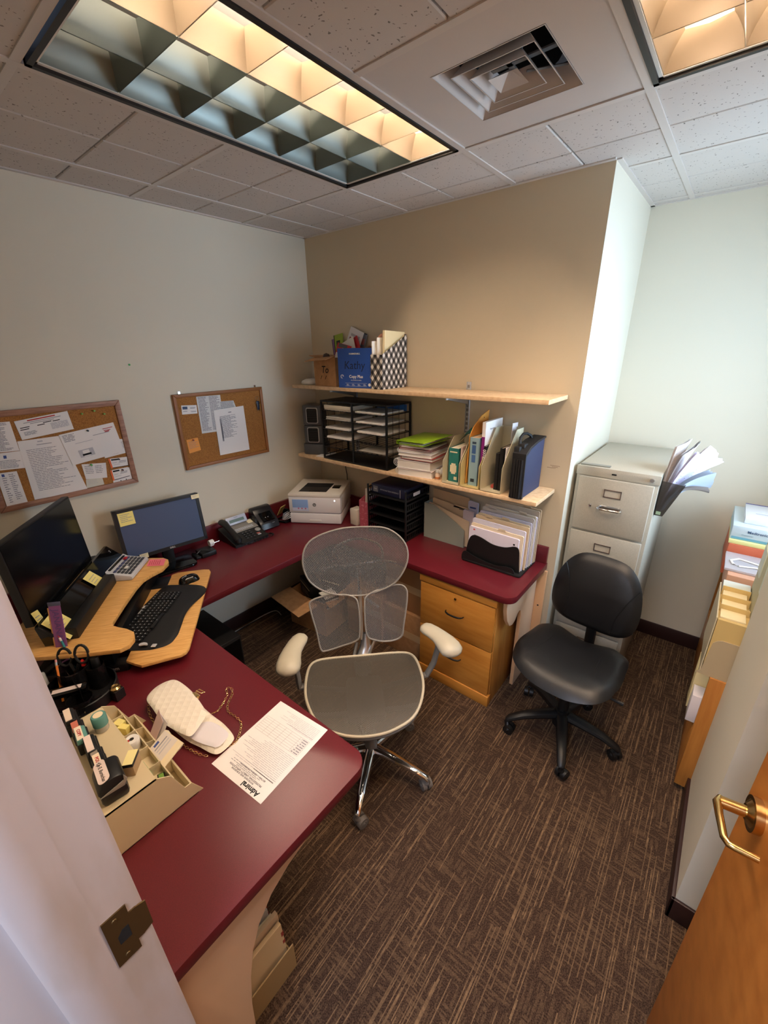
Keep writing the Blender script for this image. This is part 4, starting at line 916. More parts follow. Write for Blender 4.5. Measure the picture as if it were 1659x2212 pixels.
# binders and books in the pile
def slab(name, label, cat, x, y, z, w_, d_, h_, rgb, rz, page=(236, 232, 226), cover=.0022, spine=True, group=None, rough=.5, pagegrad=False):
    t = thing(name, label, cat, (x, y, z), math.radians(rz), group)
    cm = flat('cv_%d_%d_%d' % rgb, rgb, rough)
    b = B(); b.box(-w_/2+.003, -d_/2+.003, cover, w_/2-.004, d_/2-.003, h_-cover); 
    b.build('pages', flat('pg_%d_%d_%d' % page, page, .8), t, smooth=0)
    b = B(); b.box(-w_/2, -d_/2, 0, w_/2, d_/2, cover); b.box(-w_/2, -d_/2, h_-cover, w_/2, d_/2, h_)
    if spine: b.box(-w_/2, -d_/2, 0, -w_/2+.003, d_/2, h_)
    b.build('cover', cm, t, smooth=0)
    return t
def coils(t, w_, d_, h_, n=14, rr=None):
    b = B(); r = rr or h_*.46
    for k in range(n):
        yy = -d_/2+.02+(d_-.04)*k/(n-1)
        b.tube([(-w_/2-r*.45+r*math.cos(a), yy, h_/2+r*math.sin(a)) for a in [2*math.pi*j/12 for j in range(12)]], .0017, 5, closed=True)
    b.build('coil', M('coil_white', (232, 232, 234), .3), t)
XB, YB = 1.085, -.145
s1 = slab('spiral_manual', 'lowest thick spiral-bound manual in the pile under the lime binder', 'book', XB, YB, ZL, .225, .235, .040, (238, 226, 226), 8, spine=False); coils(s1, .225, .235, .040)
s2 = slab('spiral_manual', 'second-lowest spiral-bound manual with large white coils in the pile under the lime binder', 'book', XB-.005, YB, ZL+.043, .225, .235, .050, (240, 238, 238), 6, spine=False); coils(s2, .225, .235, .050)
slab('ring_binder', 'thin brown-edged booklet above the two spiral manuals in the pile', 'booklet', XB+.02, YB-.0, ZL+.0985, .215, .23, .018, (150, 60, 56), 4)
slab('loose_report', 'white stapled report pack in the middle of the pile under the lime binder', 'papers', XB, YB, ZL+.1175, .22, .235, .020, (232, 230, 232), 7, spine=False)
s3 = slab('notebook', 'thin spiral notebook just below the maroon booklet in the pile', 'notebook', XB-.005, YB, ZL+.1385, .215, .23, .014, (226, 226, 230), 9, spine=False); coils(s3, .215, .23, .014, 16, .011)
slab('maroon_booklet', 'maroon-edged booklet under the top grey pad in the pile', 'booklet', XB+.004, YB, ZL+.1535, .21, .225, .010, (120, 36, 52), 3)
slab('grey_pad', 'grey pad directly under the lime binder', 'notepad', XB+.006, YB, ZL+.1645, .20, .21, .012, (170, 168, 168), 5)
lb = thing('lime_binder', 'lime green ring binder lying tilted on top of the pile', 'binder', mat=Matrix.Translation((XB+.008, YB-.003, ZL+.196)) @ Matrix.Rotation(math.radians(-14), 4, 'Z') @ Matrix.Rotation(math.radians(-4.5), 4, 'Y') @ Matrix.Rotation(math.radians(5), 4, 'X'))
LM = M('lime', (150, 190, 40), .3)
b = B(); b.box(-.125, -.115, .014, .125, .115, .0165, bev=.0008); b.build('cover', LM, lb)
b = B(); b.box(-.122, -.115, -.006, .11, .115, -.0035, bev=.0008); b.build('cover', LM, lb)
b = B(); b.box(-.1265, -.115, -.006, -.124, .115, .0165, bev=.0008); b.build('spine', LM, lb)
b = B(); b.box(-.118, -.10, -.003, .09, .10, .002); b.build('pages', PAPER, lb, smooth=0)
# little bottle
t = thing('medicine_bottle', 'small clear bottle with orange liquid between the pile and the first beige holder', 'bottle', (1.238, -.225, ZL))
b = B(); b.lathe([(0, 0), (.014, 0), (.015, .004), (.015, .03), (.010, .038), (.010, .042)], n=18); b.build('body', M('bottle_amber', (226, 200, 176), .15), t)
b = B(); b.lathe([(.0155, .006), (.0155, .016)], n=18); b.build('label', flat('amber', (190, 110, 50)), t)
b = B(); b.lathe([(.0115, .042), (.012, .056), (0, .057)], n=18); b.build('cap', WHT, t)
b = B(); b.tube([(1.225, -.19, ZL+.02), (1.24, -.16, ZL+.045), (1.262, -.14, ZL+.05)], [.012, .016, .006], 8); tag(b.build('tissue', WHT), 'crumpled white tissue behind the small bottle', 'tissue')
HB = M('holder_beige', (206, 198, 170), .6); HY = M('holder_yellow', (214, 198, 140), .6)
m1 = thing('magazine_file', 'beige magazine holder nearest the pile of binders on the lower shelf', 'magazine holder', (1.345, -.148, ZL)); magfile(m1, .102, .232, .125, .245, HB, mid=.12)
m2 = thing('magazine_file', 'yellowish magazine holder, the middle one of three on the lower shelf', 'magazine holder', (1.460, -.148, ZL)); magfile(m2, .106, .232, .125, .245, HY, mid=.12)
m3 = thing('magazine_file', 'grey-beige magazine holder next to the navy bag on the lower shelf', 'magazine holder', (1.583, -.148, ZL)); magfile(m3, .112, .232, .135, .31, HB, mid=.09)
for mm, w_ in ((m1, .102), (m2, .106), (m3, .112)):
    b = B(); b.box(-w_/2, -.116, 0, w_/2, -.114, .014); b.build('front_lip', HB if mm is not m2 else HY, mm, smooth=0)
def upbook(name, label, cat, x, y, w_, d_, h_, rgb, page=(236, 226, 206), z=ZL+.003, tilt=0, rough=.45):
    t = thing(name, label, cat, mat=Matrix.Translation((x, y, z)) @ Matrix.Rotation(math.radians(tilt), 4, 'Y'))
    cm = flat('cv_%d_%d_%d' % rgb, rgb, rough)
    b = B(); b.box(-w_/2+.002, -d_/2+.002, .002, w_/2-.002, d_/2-.004, h_-.003); b.build('pages', flat('pg_%d_%d_%d' % page, page, .8), t, smooth=0)
    b = B(); b.box(-w_/2, -d_/2, 0, -w_/2+.002, d_/2, h_); b.box(w_/2-.002, -d_/2, 0, w_/2, d_/2, h_); b.box(-w_/2, -d_/2-.0008, 0, w_/2, -d_/2+.002, h_, bev=.0007, seg=1); b.build('cover', cm, t)
    return t
k1 = upbook('teal_book', 'thick teal paperback with a pale square emblem in the holder nearest the pile', 'book', 1.336, -.135, .060, .17, .19, (44, 122, 116))
b = B(); b.box(-.020, -.0868, .055, .020, -.0858, .095); b.box(-.012, -.087, .045, .014, -.0858, .105); b.box(.006, -.0868, .012, .024, -.0858, .03); b.box(-.024, -.0868, .165, .022, -.0858, .172); b.build('cover_emblem', PAPERC, k1, smooth=0)
t = thing('teal_booklet', 'curled teal booklet leaning above the thick teal paperback', 'booklet', mat=Matrix.Translation((1.348, -.11, ZL+.20)))
b = B(); b.grid(lambda u, v: Vector((-.035+.075*u+.01*math.sin(v*3), -.02+.06*v, .012+.055*math.sin(u*1.6)+.03*v)), 8, 6); b.grid(lambda u, v: Vector((-.035+.075*u+.01*math.sin(v*3), -.02+.06*v, .006+.055*math.sin(u*1.6)+.03*v)), 8, 6, 1); b.build('cover', [flat('cv_44_122_116', (44, 122, 116), .45), PAPERC], t)
upbook('red_white_booklet', 'thin red-and-white booklet right of the teal paperback in the same holder', 'booklet', 1.380, -.13, .010, .17, .20, (214, 190, 180))
t = thing('orange_envelope', 'large orange clasp envelope standing at the left of the middle holder', 'envelope', mat=Matrix.Translation((1.417, -.12, ZL+.01)) @ Matrix.Rotation(math.radians(2), 4, 'Y'))
b = B(); b.prism([(-.10, 0), (.10, 0), (.10, .375), (.012, .352), (-.07, .30), (-.10, .26)], 'x', -.002, .002); b.build('paper', M('kraft_orange', (228, 158, 70), .6), t, smooth=0)
b = B(); b.cyl((-.0, .045, .34), (.0028, .045, .34), .0035, n=10); b.build('clasp', BLKM, t)
k2 = upbook('reference_book', 'thick pale blue reference paperback in the middle yellowish holder', 'book', 1.458, -.135, .052, .175, .262, (146, 176, 186), page=(226, 196, 160))
for z, h_, c in ((.20, .045, (60, 96, 150)), (.15, .04, (70, 110, 165)), (.03, .018, (40, 50, 56)), (.235, .012, (50, 70, 90))):
    b = B(); b.box(-.012, -.0895, z-h_/2, .010, -.0884, z+h_/2); b.build('spine_print', flat('sp_%d_%d_%d' % c, c), k2, smooth=0)
k3 = upbook('purple_book', 'purple softcover with a white card on top, right of the pale blue book', 'book', 1.502, -.115, .018, .20, .27, (132, 34, 122))
b = B(); b.box(.0092, -.10, .215, .0100, .10, .345); b.box(-.009, -.10, .27, .0092, .10, .345); wc = b.build('white_sleeve', PAPER, k3, smooth=0)
txt('Evaluation', .022, PAPER, k3, (.0101, -.035, .20), (0, 1, 0), (0, 0, 1)); txt('Amerisure', .014, INK, k3, (.0105, -.02, .305), (0, 1, 0), (0, 0, 1))
t = upbook('spiral_pad', 'black-covered wire-bound pad in front of the purple softcover', 'notebook', 1.520, -.16, .012, .13, .225, (28, 26, 28))
b = B()
for k in range(14): b.tube([(.0+.008*math.cos(a), -.068+.0, .06+.011*k+.004*math.sin(a)) for a in [2*math.pi*j/8 for j in range(8)]], .0013, 5, closed=True)
b.build('coil', WHT, t)
folder('cream folder right of the purple softcover in the middle holder', 1.5125, -.15, ZL+.003, .17, .17, .003, (232, 218, 190), 'y', 0, tabs=False)
upbook('black_notebook', 'black hardback notebook, the left one in the holder next to the navy bag', 'notebook', 1.588, -.14, .018, .15, .195, (26, 24, 24), page=(60, 52, 40))
upbook('black_organizer', 'taller black notebook beside the other black one, next to the navy bag', 'notebook', 1.610, -.135, .018, .165, .225, (20, 19, 20), page=(150, 130, 110))
folder('white papers right of the black notebooks in the holder next to the navy bag', 1.628, -.13, ZL+.003, .17, .225, .006, (232, 226, 228), 'y', 2, tabs=False, name='loose_papers', cat='papers')
folder('white sheet standing behind the navy bag in the last holder', 1.60, -.07, ZL+.003, .07, .33, .003, (226, 222, 230), 'y', 3, tabs=False, name='loose_papers', cat='papers')
b = B(); b.box(1.555, -.2, ZL+.003, 1.575, -.17, ZL+.02, bev=.003); tag(b.build('tape_roll', flat('redtab', (170, 70, 60))), 'small red item at the bottom of the holder next to the navy bag', 'tape')
# navy bag
nb = thing('document_bag', 'navy document bag with black trim at the right end of the lower shelf', 'bag', (1.725, -.15, ZL))
NAVY = M('navy_fabric', (40, 48, 80), .7, bump=(500, .2, .001)); NBK = M('bag_black', (22, 22, 26), .6)
b = B(); b.prism([(-.12, 0), (.125, 0), (.125, .27), (.02, .262), (-.07, .245), (-.12, .225)], 'x', -.03, .03, bev=.006); b.build('body', NAVY, nb)
b = B(); b.prism([(-.126, -.0), (-.118, -.0), (-.118, .215), (-.07, .242), (.02, .258), (.13, .266), (.13, .276), (.02, .272), (-.075, .256), (-.128, .228)], 'x', -.034, .034, bev=.003); b.box(-.034, -.128, 0, .034, -.112, .02, bev=.003); b.build('trim', NBK, nb)
b = B(); b.prism([(-.13, .0), (-.118, .0), (-.118, .20), (-.13, .20)], 'x', -.028, .026, bev=.004)
for xx in (-.018, -.006, .006, .018): b.tube([(xx, -.131, .006), (xx, -.133, .10), (xx, -.130, .2)], .005, 6)
b.build('gusset', NBK, nb)
b = B(); b.tube([(-.018, -.09, .235), (-.02, -.085, .265), (-.03, -.06, .29), (-.032, -.02, .303), (-.028, .02, .300), (-.02, .05, .285), (-.015, .06, .262)], [.008, .0075, .0065, .0065, .0065, .0075, .008], 8); b.build('handle', NBK, nb)
b = B(); b.box(-.034, -.12, .205, -.004, -.07, .258, bev=.006); b.box(-.02, -.095, .235, .01, -.05, .268, bev=.005); b.build('handle_mount', NBK, nb)
# ================================================================ objects on the worktop
# ---- converter (bamboo desk riser) in the corner; local u = along its width, v = towards the room
RO = Vector((.6, -1.6, ZD)); RU = Vector((-.8, .6, 0)); RV = Vector((.6, .8, 0))
# local axes: x = -u (near end positive) , y = -v ... keep x = u, y = v flipped handedness handled by frame below
def rmat(z=0.0): return Matrix(((RV.x, RU.x, 0, RO.x), (RV.y, RU.y, 0, RO.y), (0, 0, 1, RO.z+z), (0, 0, 0, 1)))     # local x = v, y = u
def vu(pts): return [(v, u) for (u, v) in pts]
ri = thing('desk_riser', 'bamboo desk riser with a lower keyboard tray, standing on the left of the worktop', 'desk riser', mat=rmat())
plat = [(-.281, -.46), (-.383, -.303), (-.407, -.14), (-.416, -.02), (-.398, .006), (-.36, .014), (-.315, .0), (-.285, -.035), (-.268, -.066), (-.250, -.092), (-.225, -.102), (-.10, -.098), (.042, -.088), (.110, -.076), (.155, -.05), (.20, -.012), (.262, .004), (.303, -.006), (.33, -.035), (.345, -.09), (.36, -.20), (.365, -.33), (.33, -.42), (.26, -.46)]
b = B(); b.prism(vu(plat)[::-1], 'z', .125, .142, bev=.002); b.build('platform', BAMB, ri)
tray = [(-.36, -.035), (-.385, .0), (-.404, .03), (-.380, .165), (-.366, .182), (-.34, .188), (.29, .190), (.318, .178), (.326, .15), (.327, .02), (.31, -.006), (.25, -.014), (.225, -.03), (.215, -.08), (.19, -.1), (-.16, -.1), (-.18, -.05), (-.22, -.035)]
b = B(); b.prism(vu(tray)[::-1], 'z', .034, .047, bev=.002); b.build('keyboard_tray', BAMB, ri)
for u0 in (-.345, .285):
    b = B(); b.prism(rrect(-.38, u0-.018, -.03, u0+.030, .012), 'z', 0, .035, bev=.004); rb = b.build('base_rail', BLK, ri)
    b = B(); b.tube([(-.33, u0, .03), (-.20, u0, .12)], .012, 8); b.tube([(-.17, u0, .03), (-.05, u0, .115)], .012, 8); b.build('lift_arm', BLKM, ri)
b = B(); b.box(-.36, -.33, .005, -.33, .30, .03); b.box(-.10, -.36, .04, -.075, .32, .11); b.build('cross_rail', BLKM, ri, smooth=0)
b = B(); b.box(-.14, .17, .0, .0, .30, .05, bev=.012); b.build('gas_spring_cover', BLK, ri)
txt('DESIGN', .001, LGRY, ri, (-.2, -.2, .01), (1, 0, 0), (0, 1, 0)) if False else None
txt('READY.com', .020, M('logo_grey', (140, 140, 144), .5), ri, (-.115, -.3638, .019), (1, 0, 0), (0, 0, 1), bold=.0006)
# ---- keyboard on the tray
kbm = rmat(.0472)
kb = thing('keyboard', 'black wave-shaped keyboard on the bamboo tray', 'keyboard', mat=kbm @ Matrix.Translation((.035, -.065, 0)) @ Matrix.Rotation(math.radians(-13), 4, 'Z'))
# local: x = towards user (v), y = along width (u)
kol = crom([(-.115, -.235), (-.112, -.05), (-.115, .12), (-.108, .235), (-.04, .245), (.05, .245), (.105, .225), (.122, .16), (.108, .06), (.108, -.02), (.122, -.10), (.132, -.17), (.125, -.222), (.07, -.245), (-.05, -.248)], 4)
KZ = lambda x, y: .020+.006*math.cos(y*13)-.055*max(0, x-.0)-.03*max(0, -x-.06)
b = B(); b.cushion(kol, .022, None, 9, 0, hf=lambda x, y: KZ(x, y)-.011, exp=10); b.build('case', M('keyboard_black', (24, 24, 25), .5), kb, smooth=50)
KEY = M('key_black', (15, 15, 17), .42); LEG = M('key_legend', (176, 178, 182), .6)
rows = 6
for r in range(rows):
    kx = -.082+.0185*r+(.006 if r else 0)
    b = B(); l = B(); yk = -.215
    n = 15
    for c in range(n+4):
        if r == 5 and 4 <= c <= 9:
            if c == 4: y0, y1 = yk, yk+.0188*6
            else: yk += .0188; continue
        else: y0, y1 = yk, yk+.0188
        gap = .008 if c >= n else 0
        y0 += gap; y1 += gap; ym = (y0+y1)/2; curve = .010*math.cos(ym*11)
        xx = kx+curve-.006; zz = KZ(xx, ym)+.0
        b.box(xx-.0078, y0+.0009, zz-.002, xx+.0078, y1-.0009, zz+.006, bev=.0016, seg=1)
        if (c+r) % 1 == 0: l.box(xx-.003, ym-.0022, zz+.0061, xx+.0005, ym+.0022, zz+.0063)
        yk += .0188
    kr_ = b.build('key_row', KEY, kb); l.build('key_legends', LEG, kr_, smooth=0)
b = B(); b.prism(crom([(.018, -.240), (.035, -.237), (.048, -.238), (.046, -.228), (.030, -.222), (.016, -.228)], 3), 'z', .016, .020); b.build('silver_key', LGRY, kb)
for (x, y, sx_, sy_) in ((.072, -.232, .009, .009), (-.088, -.02, .006, .016), (-.092, .018, .006, .010), (-.088, .13, .005, .016), (-.1, -.215, .006, .012)):
    b = B(); b.box(x-sx_, y-sy_, KZ(x, y)-.001, x+sx_, y+sy_, KZ(x, y)+.003, bev=.0015); b.build('silver_key', LGRY, kb)
ms = thing('computer_mouse', 'glossy black computer mouse at the far end of the bamboo tray', 'mouse', mat=rmat(.0472) @ Matrix.Translation((.095, .215, 0)) @ Matrix.Rotation(math.radians(30), 4, 'Z'))
mo = crom([(.052, 0), (.04, .026), (0, .031), (-.04, .028), (-.052, 0), (-.04, -.028), (0, -.031), (.04, -.026)], 5)
b = B(); b.patch(mo, lambda x, y, r: .034*max(0, (1-r**2.4))**.5, 8, 0); b.patch(mo, lambda x, y, r: 0.0, 1, 0, flip=True); b.build('shell', BLKG, ms, smooth=70)
b = B(); b.tube([(-.045+.0, 0, .012), (-.03, 0, .028), (-.008, 0, .0345)], .0022, 6); b.build('scroll_wheel', LGRY, ms)
# ---- big monitor
mm = thing('large_monitor', 'large black monitor seen edge-on at the far left, standing on the bamboo riser', 'monitor', mat=rmat(.142) @ Matrix.Translation((-.318, -.03, 0)))
b = B(); b.prism(rrect(-.14, -.12, .008, .12, .03), 'z', 0, .008, bev=.003); b.build('base', BLKG, mm)
b = B(); b.box(-.06, -.035, .008, -.03, .035, .24, bev=.004); b.build('neck', BLK, mm)
MX = Matrix.Translation((0, 0, .075)) @ Matrix.Rotation(math.radians(-3), 4, 'Y')
b = B(); b.box(-.030, -.272, 0, -.001, .272, .330, bev=.003, mat=MX); b.box(-.055, -.16, .06, -.03, .16, .26, bev=.01, mat=MX); b.build('casing', BLK, mm)
b = B(); b.box(-.001, -.266, .012, .0006, .266, .324, mat=MX); b.build('screen', M('screen_dark', (12, 12, 13), .16, spec=.4), mm, smooth=0)
# ---- glossy bar speaker in front of it
sb = thing('bar_speaker', 'long glossy black bar standing on the riser below the large monitor, with notes', 'speaker', mat=rmat(.142) @ Matrix.Translation((-.265, .03, 0)))
b = B(); b.box(.033, -.335, 0, .075, .085, .050, bev=.004); b.build('front_block', BLK, sb)
b = B(); b.prism([(.032, .001), (.032, .030), (-.028, .088), (-.040, .088), (-.042, .08), (-.03, .001)], 'y', -.36, .335, bev=.006); b.build('casing', BLKG, sb, smooth=40)
txt('7', .018, LGRY, sb, (-.006, .30, .069), (0, 1, 0), (-.72, 0, .7))
SN = (.70, 0, .715)
def rn(label, y0, y1, a0, a1, mat, seed, skew=0):
    P0 = rmat(.142) @ Matrix.Translation((-.265, .03, 0))
    def q(y, a): return P0 @ Vector((.052-.080*a, y, .016+.078*a))
    c = [q(y0+skew, a1), q(y1+skew, a1), q(y1, a0), q(y0, a0)]
    n3 = (P0.to_3x3() @ Vector(SN)).normalized()
    note('sticky_note', label, 'sticky note', c, tuple(n3), mat, L(.8, .2, 5, .15, .9, 1, .2, .4, seed), .004)
rn('yellow note at the near end of the glossy bar under the large monitor', -.358, -.262, -.02, .95, YEL, 31, .01)
rn('yellow note in the middle of the glossy bar, beside the calculator', -.01, .065, -.10, .85, YEL, 32, .005)
# yellow folded notes on the near bottom edge of the monitor
c0 = rmat(.142) @ Matrix.Translation((-.318, -.03, .075))
cc = [c0 @ Vector(p) for p in ((.004, -.276, .06), (.004, -.235, .05), (.02, -.225, -.05), (.02, -.262, -.05))]
note('sticky_note', 'pale yellow note curling off the lower near corner of the large monitor', 'sticky note', cc, tuple((c0.to_3x3() @ Vector((1, 0, 0)))), YEL, L(.8, .3, 4, .1, .9, 1, .3, .3, 33), .002)
# ---- calculator
ca = thing('calculator', 'white desktop printing calculator with dark keys, on the far half of the riser', 'calculator', mat=rmat(.1425) @ Matrix.Translation((-.165, .222, 0)) @ Matrix.Rotation(math.radians(-6), 4, 'Z'))
b = B(); b.prism([(-.058, 0), (.048, 0), (.056, .008), (.054, .018), (.045, .024), (-.04, .040), (-.058, .052)], 'y', -.10, .10, bev=.005); b.build('case', LGRY, ca)
DKEY = M('calc_key', (66, 68, 74), .5)
for r in range(5):
    b = B()
    for c in range(6):
        x = -.028+r*.0165; y = -.072+c*.029; z = .0375-.0145*(x+.04)/.085*1.0
        b.box(x-.0068, y-.011, z, x+.0068, y+.011, z+.006, bev=.0018, seg=1)
    b.build('key_row', DKEY if r else M('calc_key_blue', (72, 78, 116), .5), ca)
b = B(); b.box(-.040, .045, .041, -.026, .067, .049, bev=.002); b.build('red_key', flat('redkey', (176, 40, 54), .4), ca)
b = B(); b.box(.0, -.045, .035, .014, -.022, .0405, bev=.002); b.build('white_key', WHT, ca)
b = B(); b.box(-.056, -.08, .046, -.043, .08, .051, bev=.002); b.build('display', BLKG, ca)
# black reader behind the calculator
t = thing('phone_dock', 'black rounded device with a small grey arrow logo, behind the calculator', 'device', mat=rmat(.1425) @ Matrix.Translation((-.345, .30, 0)))
b = B(); b.prism(rrect(-.03, -.055, .03, .055, .02), 'z', 0, .05, bev=.012); b.build('shell', BLK, t)
cc = [(rmat(.1425) @ Vector(p)) for p in ((-.095, .25, 0), (-.1, .325, 0), (-.018, .31, 0), (-.013, .235, 0))]
note('sticky_note', 'pink note with handwriting on the far lobe of the bamboo riser', 'sticky note', [cc[0], cc[1], cc[2], cc[3]], (0, 0, 1), PINK, L(.9, .2, 6, .1, .9, 3, .3, .4, 34), .0012)
# ---- second monitor by the left wall
dm = thing('dell_monitor_placeholder', 'second black-framed monitor with a blue-grey screen, against the left wall below the corkboards', 'monitor', (.155, -1.335, ZD), math.radians(-8))
dm.name = 'widescreen_monitor'
b = B(); b.prism(rrect(-.075, -.12, .10, .12, .04), 'z', 0, .014, bev=.005); b.build('base', BLKG, dm)
b = B(); b.box(-.045, -.03, .01, -.015, .03, .24, bev=.004); b.build('neck', BLK, dm)
DX = Matrix.Translation((.015, 0, .108)) @ Matrix.Rotation(math.radians(-7), 4, 'Y') @ Matrix.Rotation(math.radians(0), 4, 'X')
b = B(); b.box(-.03, -.218, 0, .0, .218, .282, bev=.003, mat=DX); b.box(-.05, -.12, .04, -.03, .12, .22, bev=.008, mat=DX)
for (a, c, d, e) in ((-.218, 0, .218, .019), (-.218, .266, .218, .282), (-.218, 0, -.201, .282), (.201, 0, .218, .282)): b.box(-.002, a, c, .0045, d, e, mat=DX)
b.build('bezel', M('bezel_black', (26, 28, 31), .4), dm, smooth=0)
b = B(); b.box(-.001, -.203, .016, .0012, .203, .268, mat=DX); b.build('screen', M('screen_blue', (74, 90, 122), .22), dm, smooth=0)
txt('DELL', .013, LGRY, dm, tuple(DX @ Vector((.005, .02, .0095))), tuple(DX.to_3x3() @ Vector((0, 1, 0))), tuple(DX.to_3x3() @ Vector((0, 0, 1))), bold=.0003)
DW = Matrix.Translation((.155, -1.335, ZD)) @ Rz(math.radians(-8)) @ DX
def dn(label, y0, z0, y1, z1, seed, mat=YEL, name='sticky_note'):
    c = [DW @ Vector((0, y0, z1)), DW @ Vector((0, y1, z1)), DW @ Vector((0, y1, z0)), DW @ Vector((0, y0, z0))]
    note(name, label, 'sticky note', c, tuple(DW.to_3x3() @ Vector((1, 0, 0))), mat, L(.86, .2, 5, .12, .9, 1, .3, .5, seed), .0065)
PY = M('sticky_pale', (238, 228, 190), .8)
dn('large yellow handwritten note at the upper left of the blue-grey screen', -.198, .196, -.125, .266, 41)
dn('small cream note at the top right corner of the blue-grey screen', .178, .252, .222, .276, 42, PY)
dn('small cream note at the bottom left corner of the blue-grey screen', -.150, -.004, -.108, .022, 43, PY)
# dock and cables beside it
t = thing('docking_station', 'low black dock with cables under the right corner of the blue-grey monitor', 'dock', (.175, -1.14, ZD), math.radians(-5))
b = B(); b.box(-.05, -.04, 0, .05, .05, .03, bev=.006); b.box(-.04, -.07, 0, .04, -.041, .016, bev=.004); b.build('case', BLK, t)
b = B(); b.tube([(-.03, -.065, .02), (.02, -.055, .03), (.01, -.03, .04), (.04, 0, .036), (.03, .05, .02)], .004, 8); b.build('cable', BLK, t)
t = thing('white_adapter', 'small white rounded adapter just right of the blue-grey monitor', 'adapter', (.155, -1.085, ZD+.031))
b = B(); b.cyl((0, -.014, .02), (0, .014, .02), .018, n=20); b.box(-.012, -.012, 0, .012, .012, .015, bev=.003); b.build('body', WHT, t)
b = B(); b.cyl((0, .014, .012), (0, .055, .012), .003, n=8); b.build('plug', CHROME, t)
# ---- desk phone
ph = thing('desk_phone', 'black desk phone with a silver display panel, between the monitor and the label printer', 'telephone', (.155, -.875, ZD), math.radians(-3))
# local x = towards room, y = along wall
b = B(); b.prism([(-.10, 0), (.11, 0), (.11, .018), (-.10, .075)], 'y', -.105, .135, bev=.006); b.build('body', BLK, ph)
pl_ = lambda x: .018+(.11-x)/.21*.057
b = B(); b.prism([(-.095, pl_(-.095)-.002), (.0, pl_(0)-.002), (.0, pl_(0)+.003), (-.095, pl_(-.095)+.003)], 'y', -.035, .13); b.build('silver_panel', M('phone_silver', (150, 144, 136), .35, metal=.3), ph, smooth=0)
b = B(); b.prism([(-.088, pl_(-.088)+.002), (-.052, pl_(-.052)+.002), (-.052, pl_(-.052)+.005), (-.088, pl_(-.088)+.005)], 'y', .09, .125); b.build('paper_label', PAPERC, ph, smooth=0)
b = B()
for i in range(2):
    for j in range(10): x = -.030+i*.013; y = -.02+j*.013; b.box(x-.004, y-.005, pl_(x)+.002, x+.004, y+.005, pl_(x)+.006)
b.build('line_keys', LGRY, ph, smooth=0)
DPm = Matrix.Translation((-.075, .025, .078)) @ Matrix.Rotation(math.radians(-28), 4, 'Y')
b = B(); b.box(-.006, -.072, 0, .006, .072, .055, bev=.004, mat=DPm); dp = b.build('display_hood', M('phone_display', (176, 186, 206), .3), ph)
b = B(); b.box(.006, -.052, .014, .0068, .052, .034, mat=DPm); b.build('lcd', flat('lcd', (104, 124, 120), .2), dp, smooth=0)
txt('Panasonic', .007, INKK, dp, tuple(DPm @ Vector((.0065, 0, .046))), (0, 1, 0), tuple(DPm.to_3x3() @ Vector((0, 0, 1))))
for i in range(4):
    b = B()
    for j in range(3): x = .022+i*.02; y = .0+j*.024; b.box(x-.006, y-.008, pl_(x)-.001, x+.006, y+.008, pl_(x)+.004, bev=.001, seg=1)
    kr2 = b.build('number_keys', M('phone_key', (30, 30, 32), .4), ph)
    b = B()
    for j in range(3): x = .022+i*.02; y = .0+j*.024; b.box(x-.002, y-.001, pl_(x)+.004, x+.0015, y+.002, pl_(x)+.0043)
    b.build('digits', LGRY, kr2, smooth=0)
b = B(); b.lathe([(0, .004), (.008, .004), (.010, .002), (.018, .002), (.0185, 0)], n=22, mat=Matrix.Translation((.03, .105, pl_(.03)+.001)) @ Matrix.Rotation(math.radians(15), 4, 'Y')); b.build('navigation_pad', M('phone_pad', (168, 168, 166), .3, metal=.4), ph)
for x, c in ((.066, (180, 90, 80)), (.08, (170, 170, 170))):
    b = B(); b.box(x-.006, .075, pl_(x)-.001, x+.005, .097, pl_(x)+.004, bev=.001); b.build('function_key', flat('fk_%d' % c[0], c, .4), ph)
b = B(); b.tube([(-.092, -.078, .105), (-.085, -.078, .118), (-.05, -.078, .118), (.0, -.078, .098), (.05, -.078, .078), (.085, -.078, .066), (.108, -.078, .050), (.112, -.078, .035)], [.016, .024, .024, .019, .019, .024, .026, .018], 14, flat=.75); b.build('handset', BLK, ph)
b = B(); pts = []
for k in range(150):
    a = k/149; ang = k*1.45
    c_ = Vector(crom([(.118, -.075, .03), (.13, -.03, .012), (.125, .06, .01), (.13, .15, .012), (.10, .16, .010), (.085, .13, .010), (.10, .07, .010), (.11, .03, .012)], 21, closed=False)[k if k < 148 else 147])
    pts.append(c_+Vector((.0055*math.cos(ang), .002*math.sin(ang*.7), .0055*math.sin(ang)+.001)))
b.tube(pts, .0022, 5); b.build('coil_cord', BLK, ph)
# ---- label printer
lp = thing('label_printer', 'black label printer between the desk phone and the rotary card file', 'label printer', (.085, -.655, ZD), math.radians(-4))
b = B(); b.prism(crom([(-.065, .0), (.085, .0), (.088, .03), (.075, .055), (.02, .10), (-.01, .132), (-.045, .135), (-.066, .11)], 3), 'y', -.068, .075, bev=.008); b.build('body', M('label_black', (30, 29, 32), .3), lp)
b = B(); b.prism([(.078, .056), (.022, .101), (.02, .105), (.08, .062)], 'y', -.04, .05, bev=.001); b.build('lid', BLKG, lp)
b = B(); b.lathe([(0, 0), (.042, 0), (.046, .01), (.046, .02), (0, .022)], n=26, mat=Matrix.Translation((.01, -.066, .055)) @ Matrix.Rotation(math.pi/2, 4, 'X')); b.build('roll_knob', BLK, lp)
for y in (-.01, .01): b = B(); b.box(.056, y-.0025, .078, .060, y+.0025, .081); b.build('button', LGRY, lp, smooth=0)
txt('TOPS', .008, LGRY, lp, (.0885, .03, .04), (0, 1, 0), (0, 0, 1))
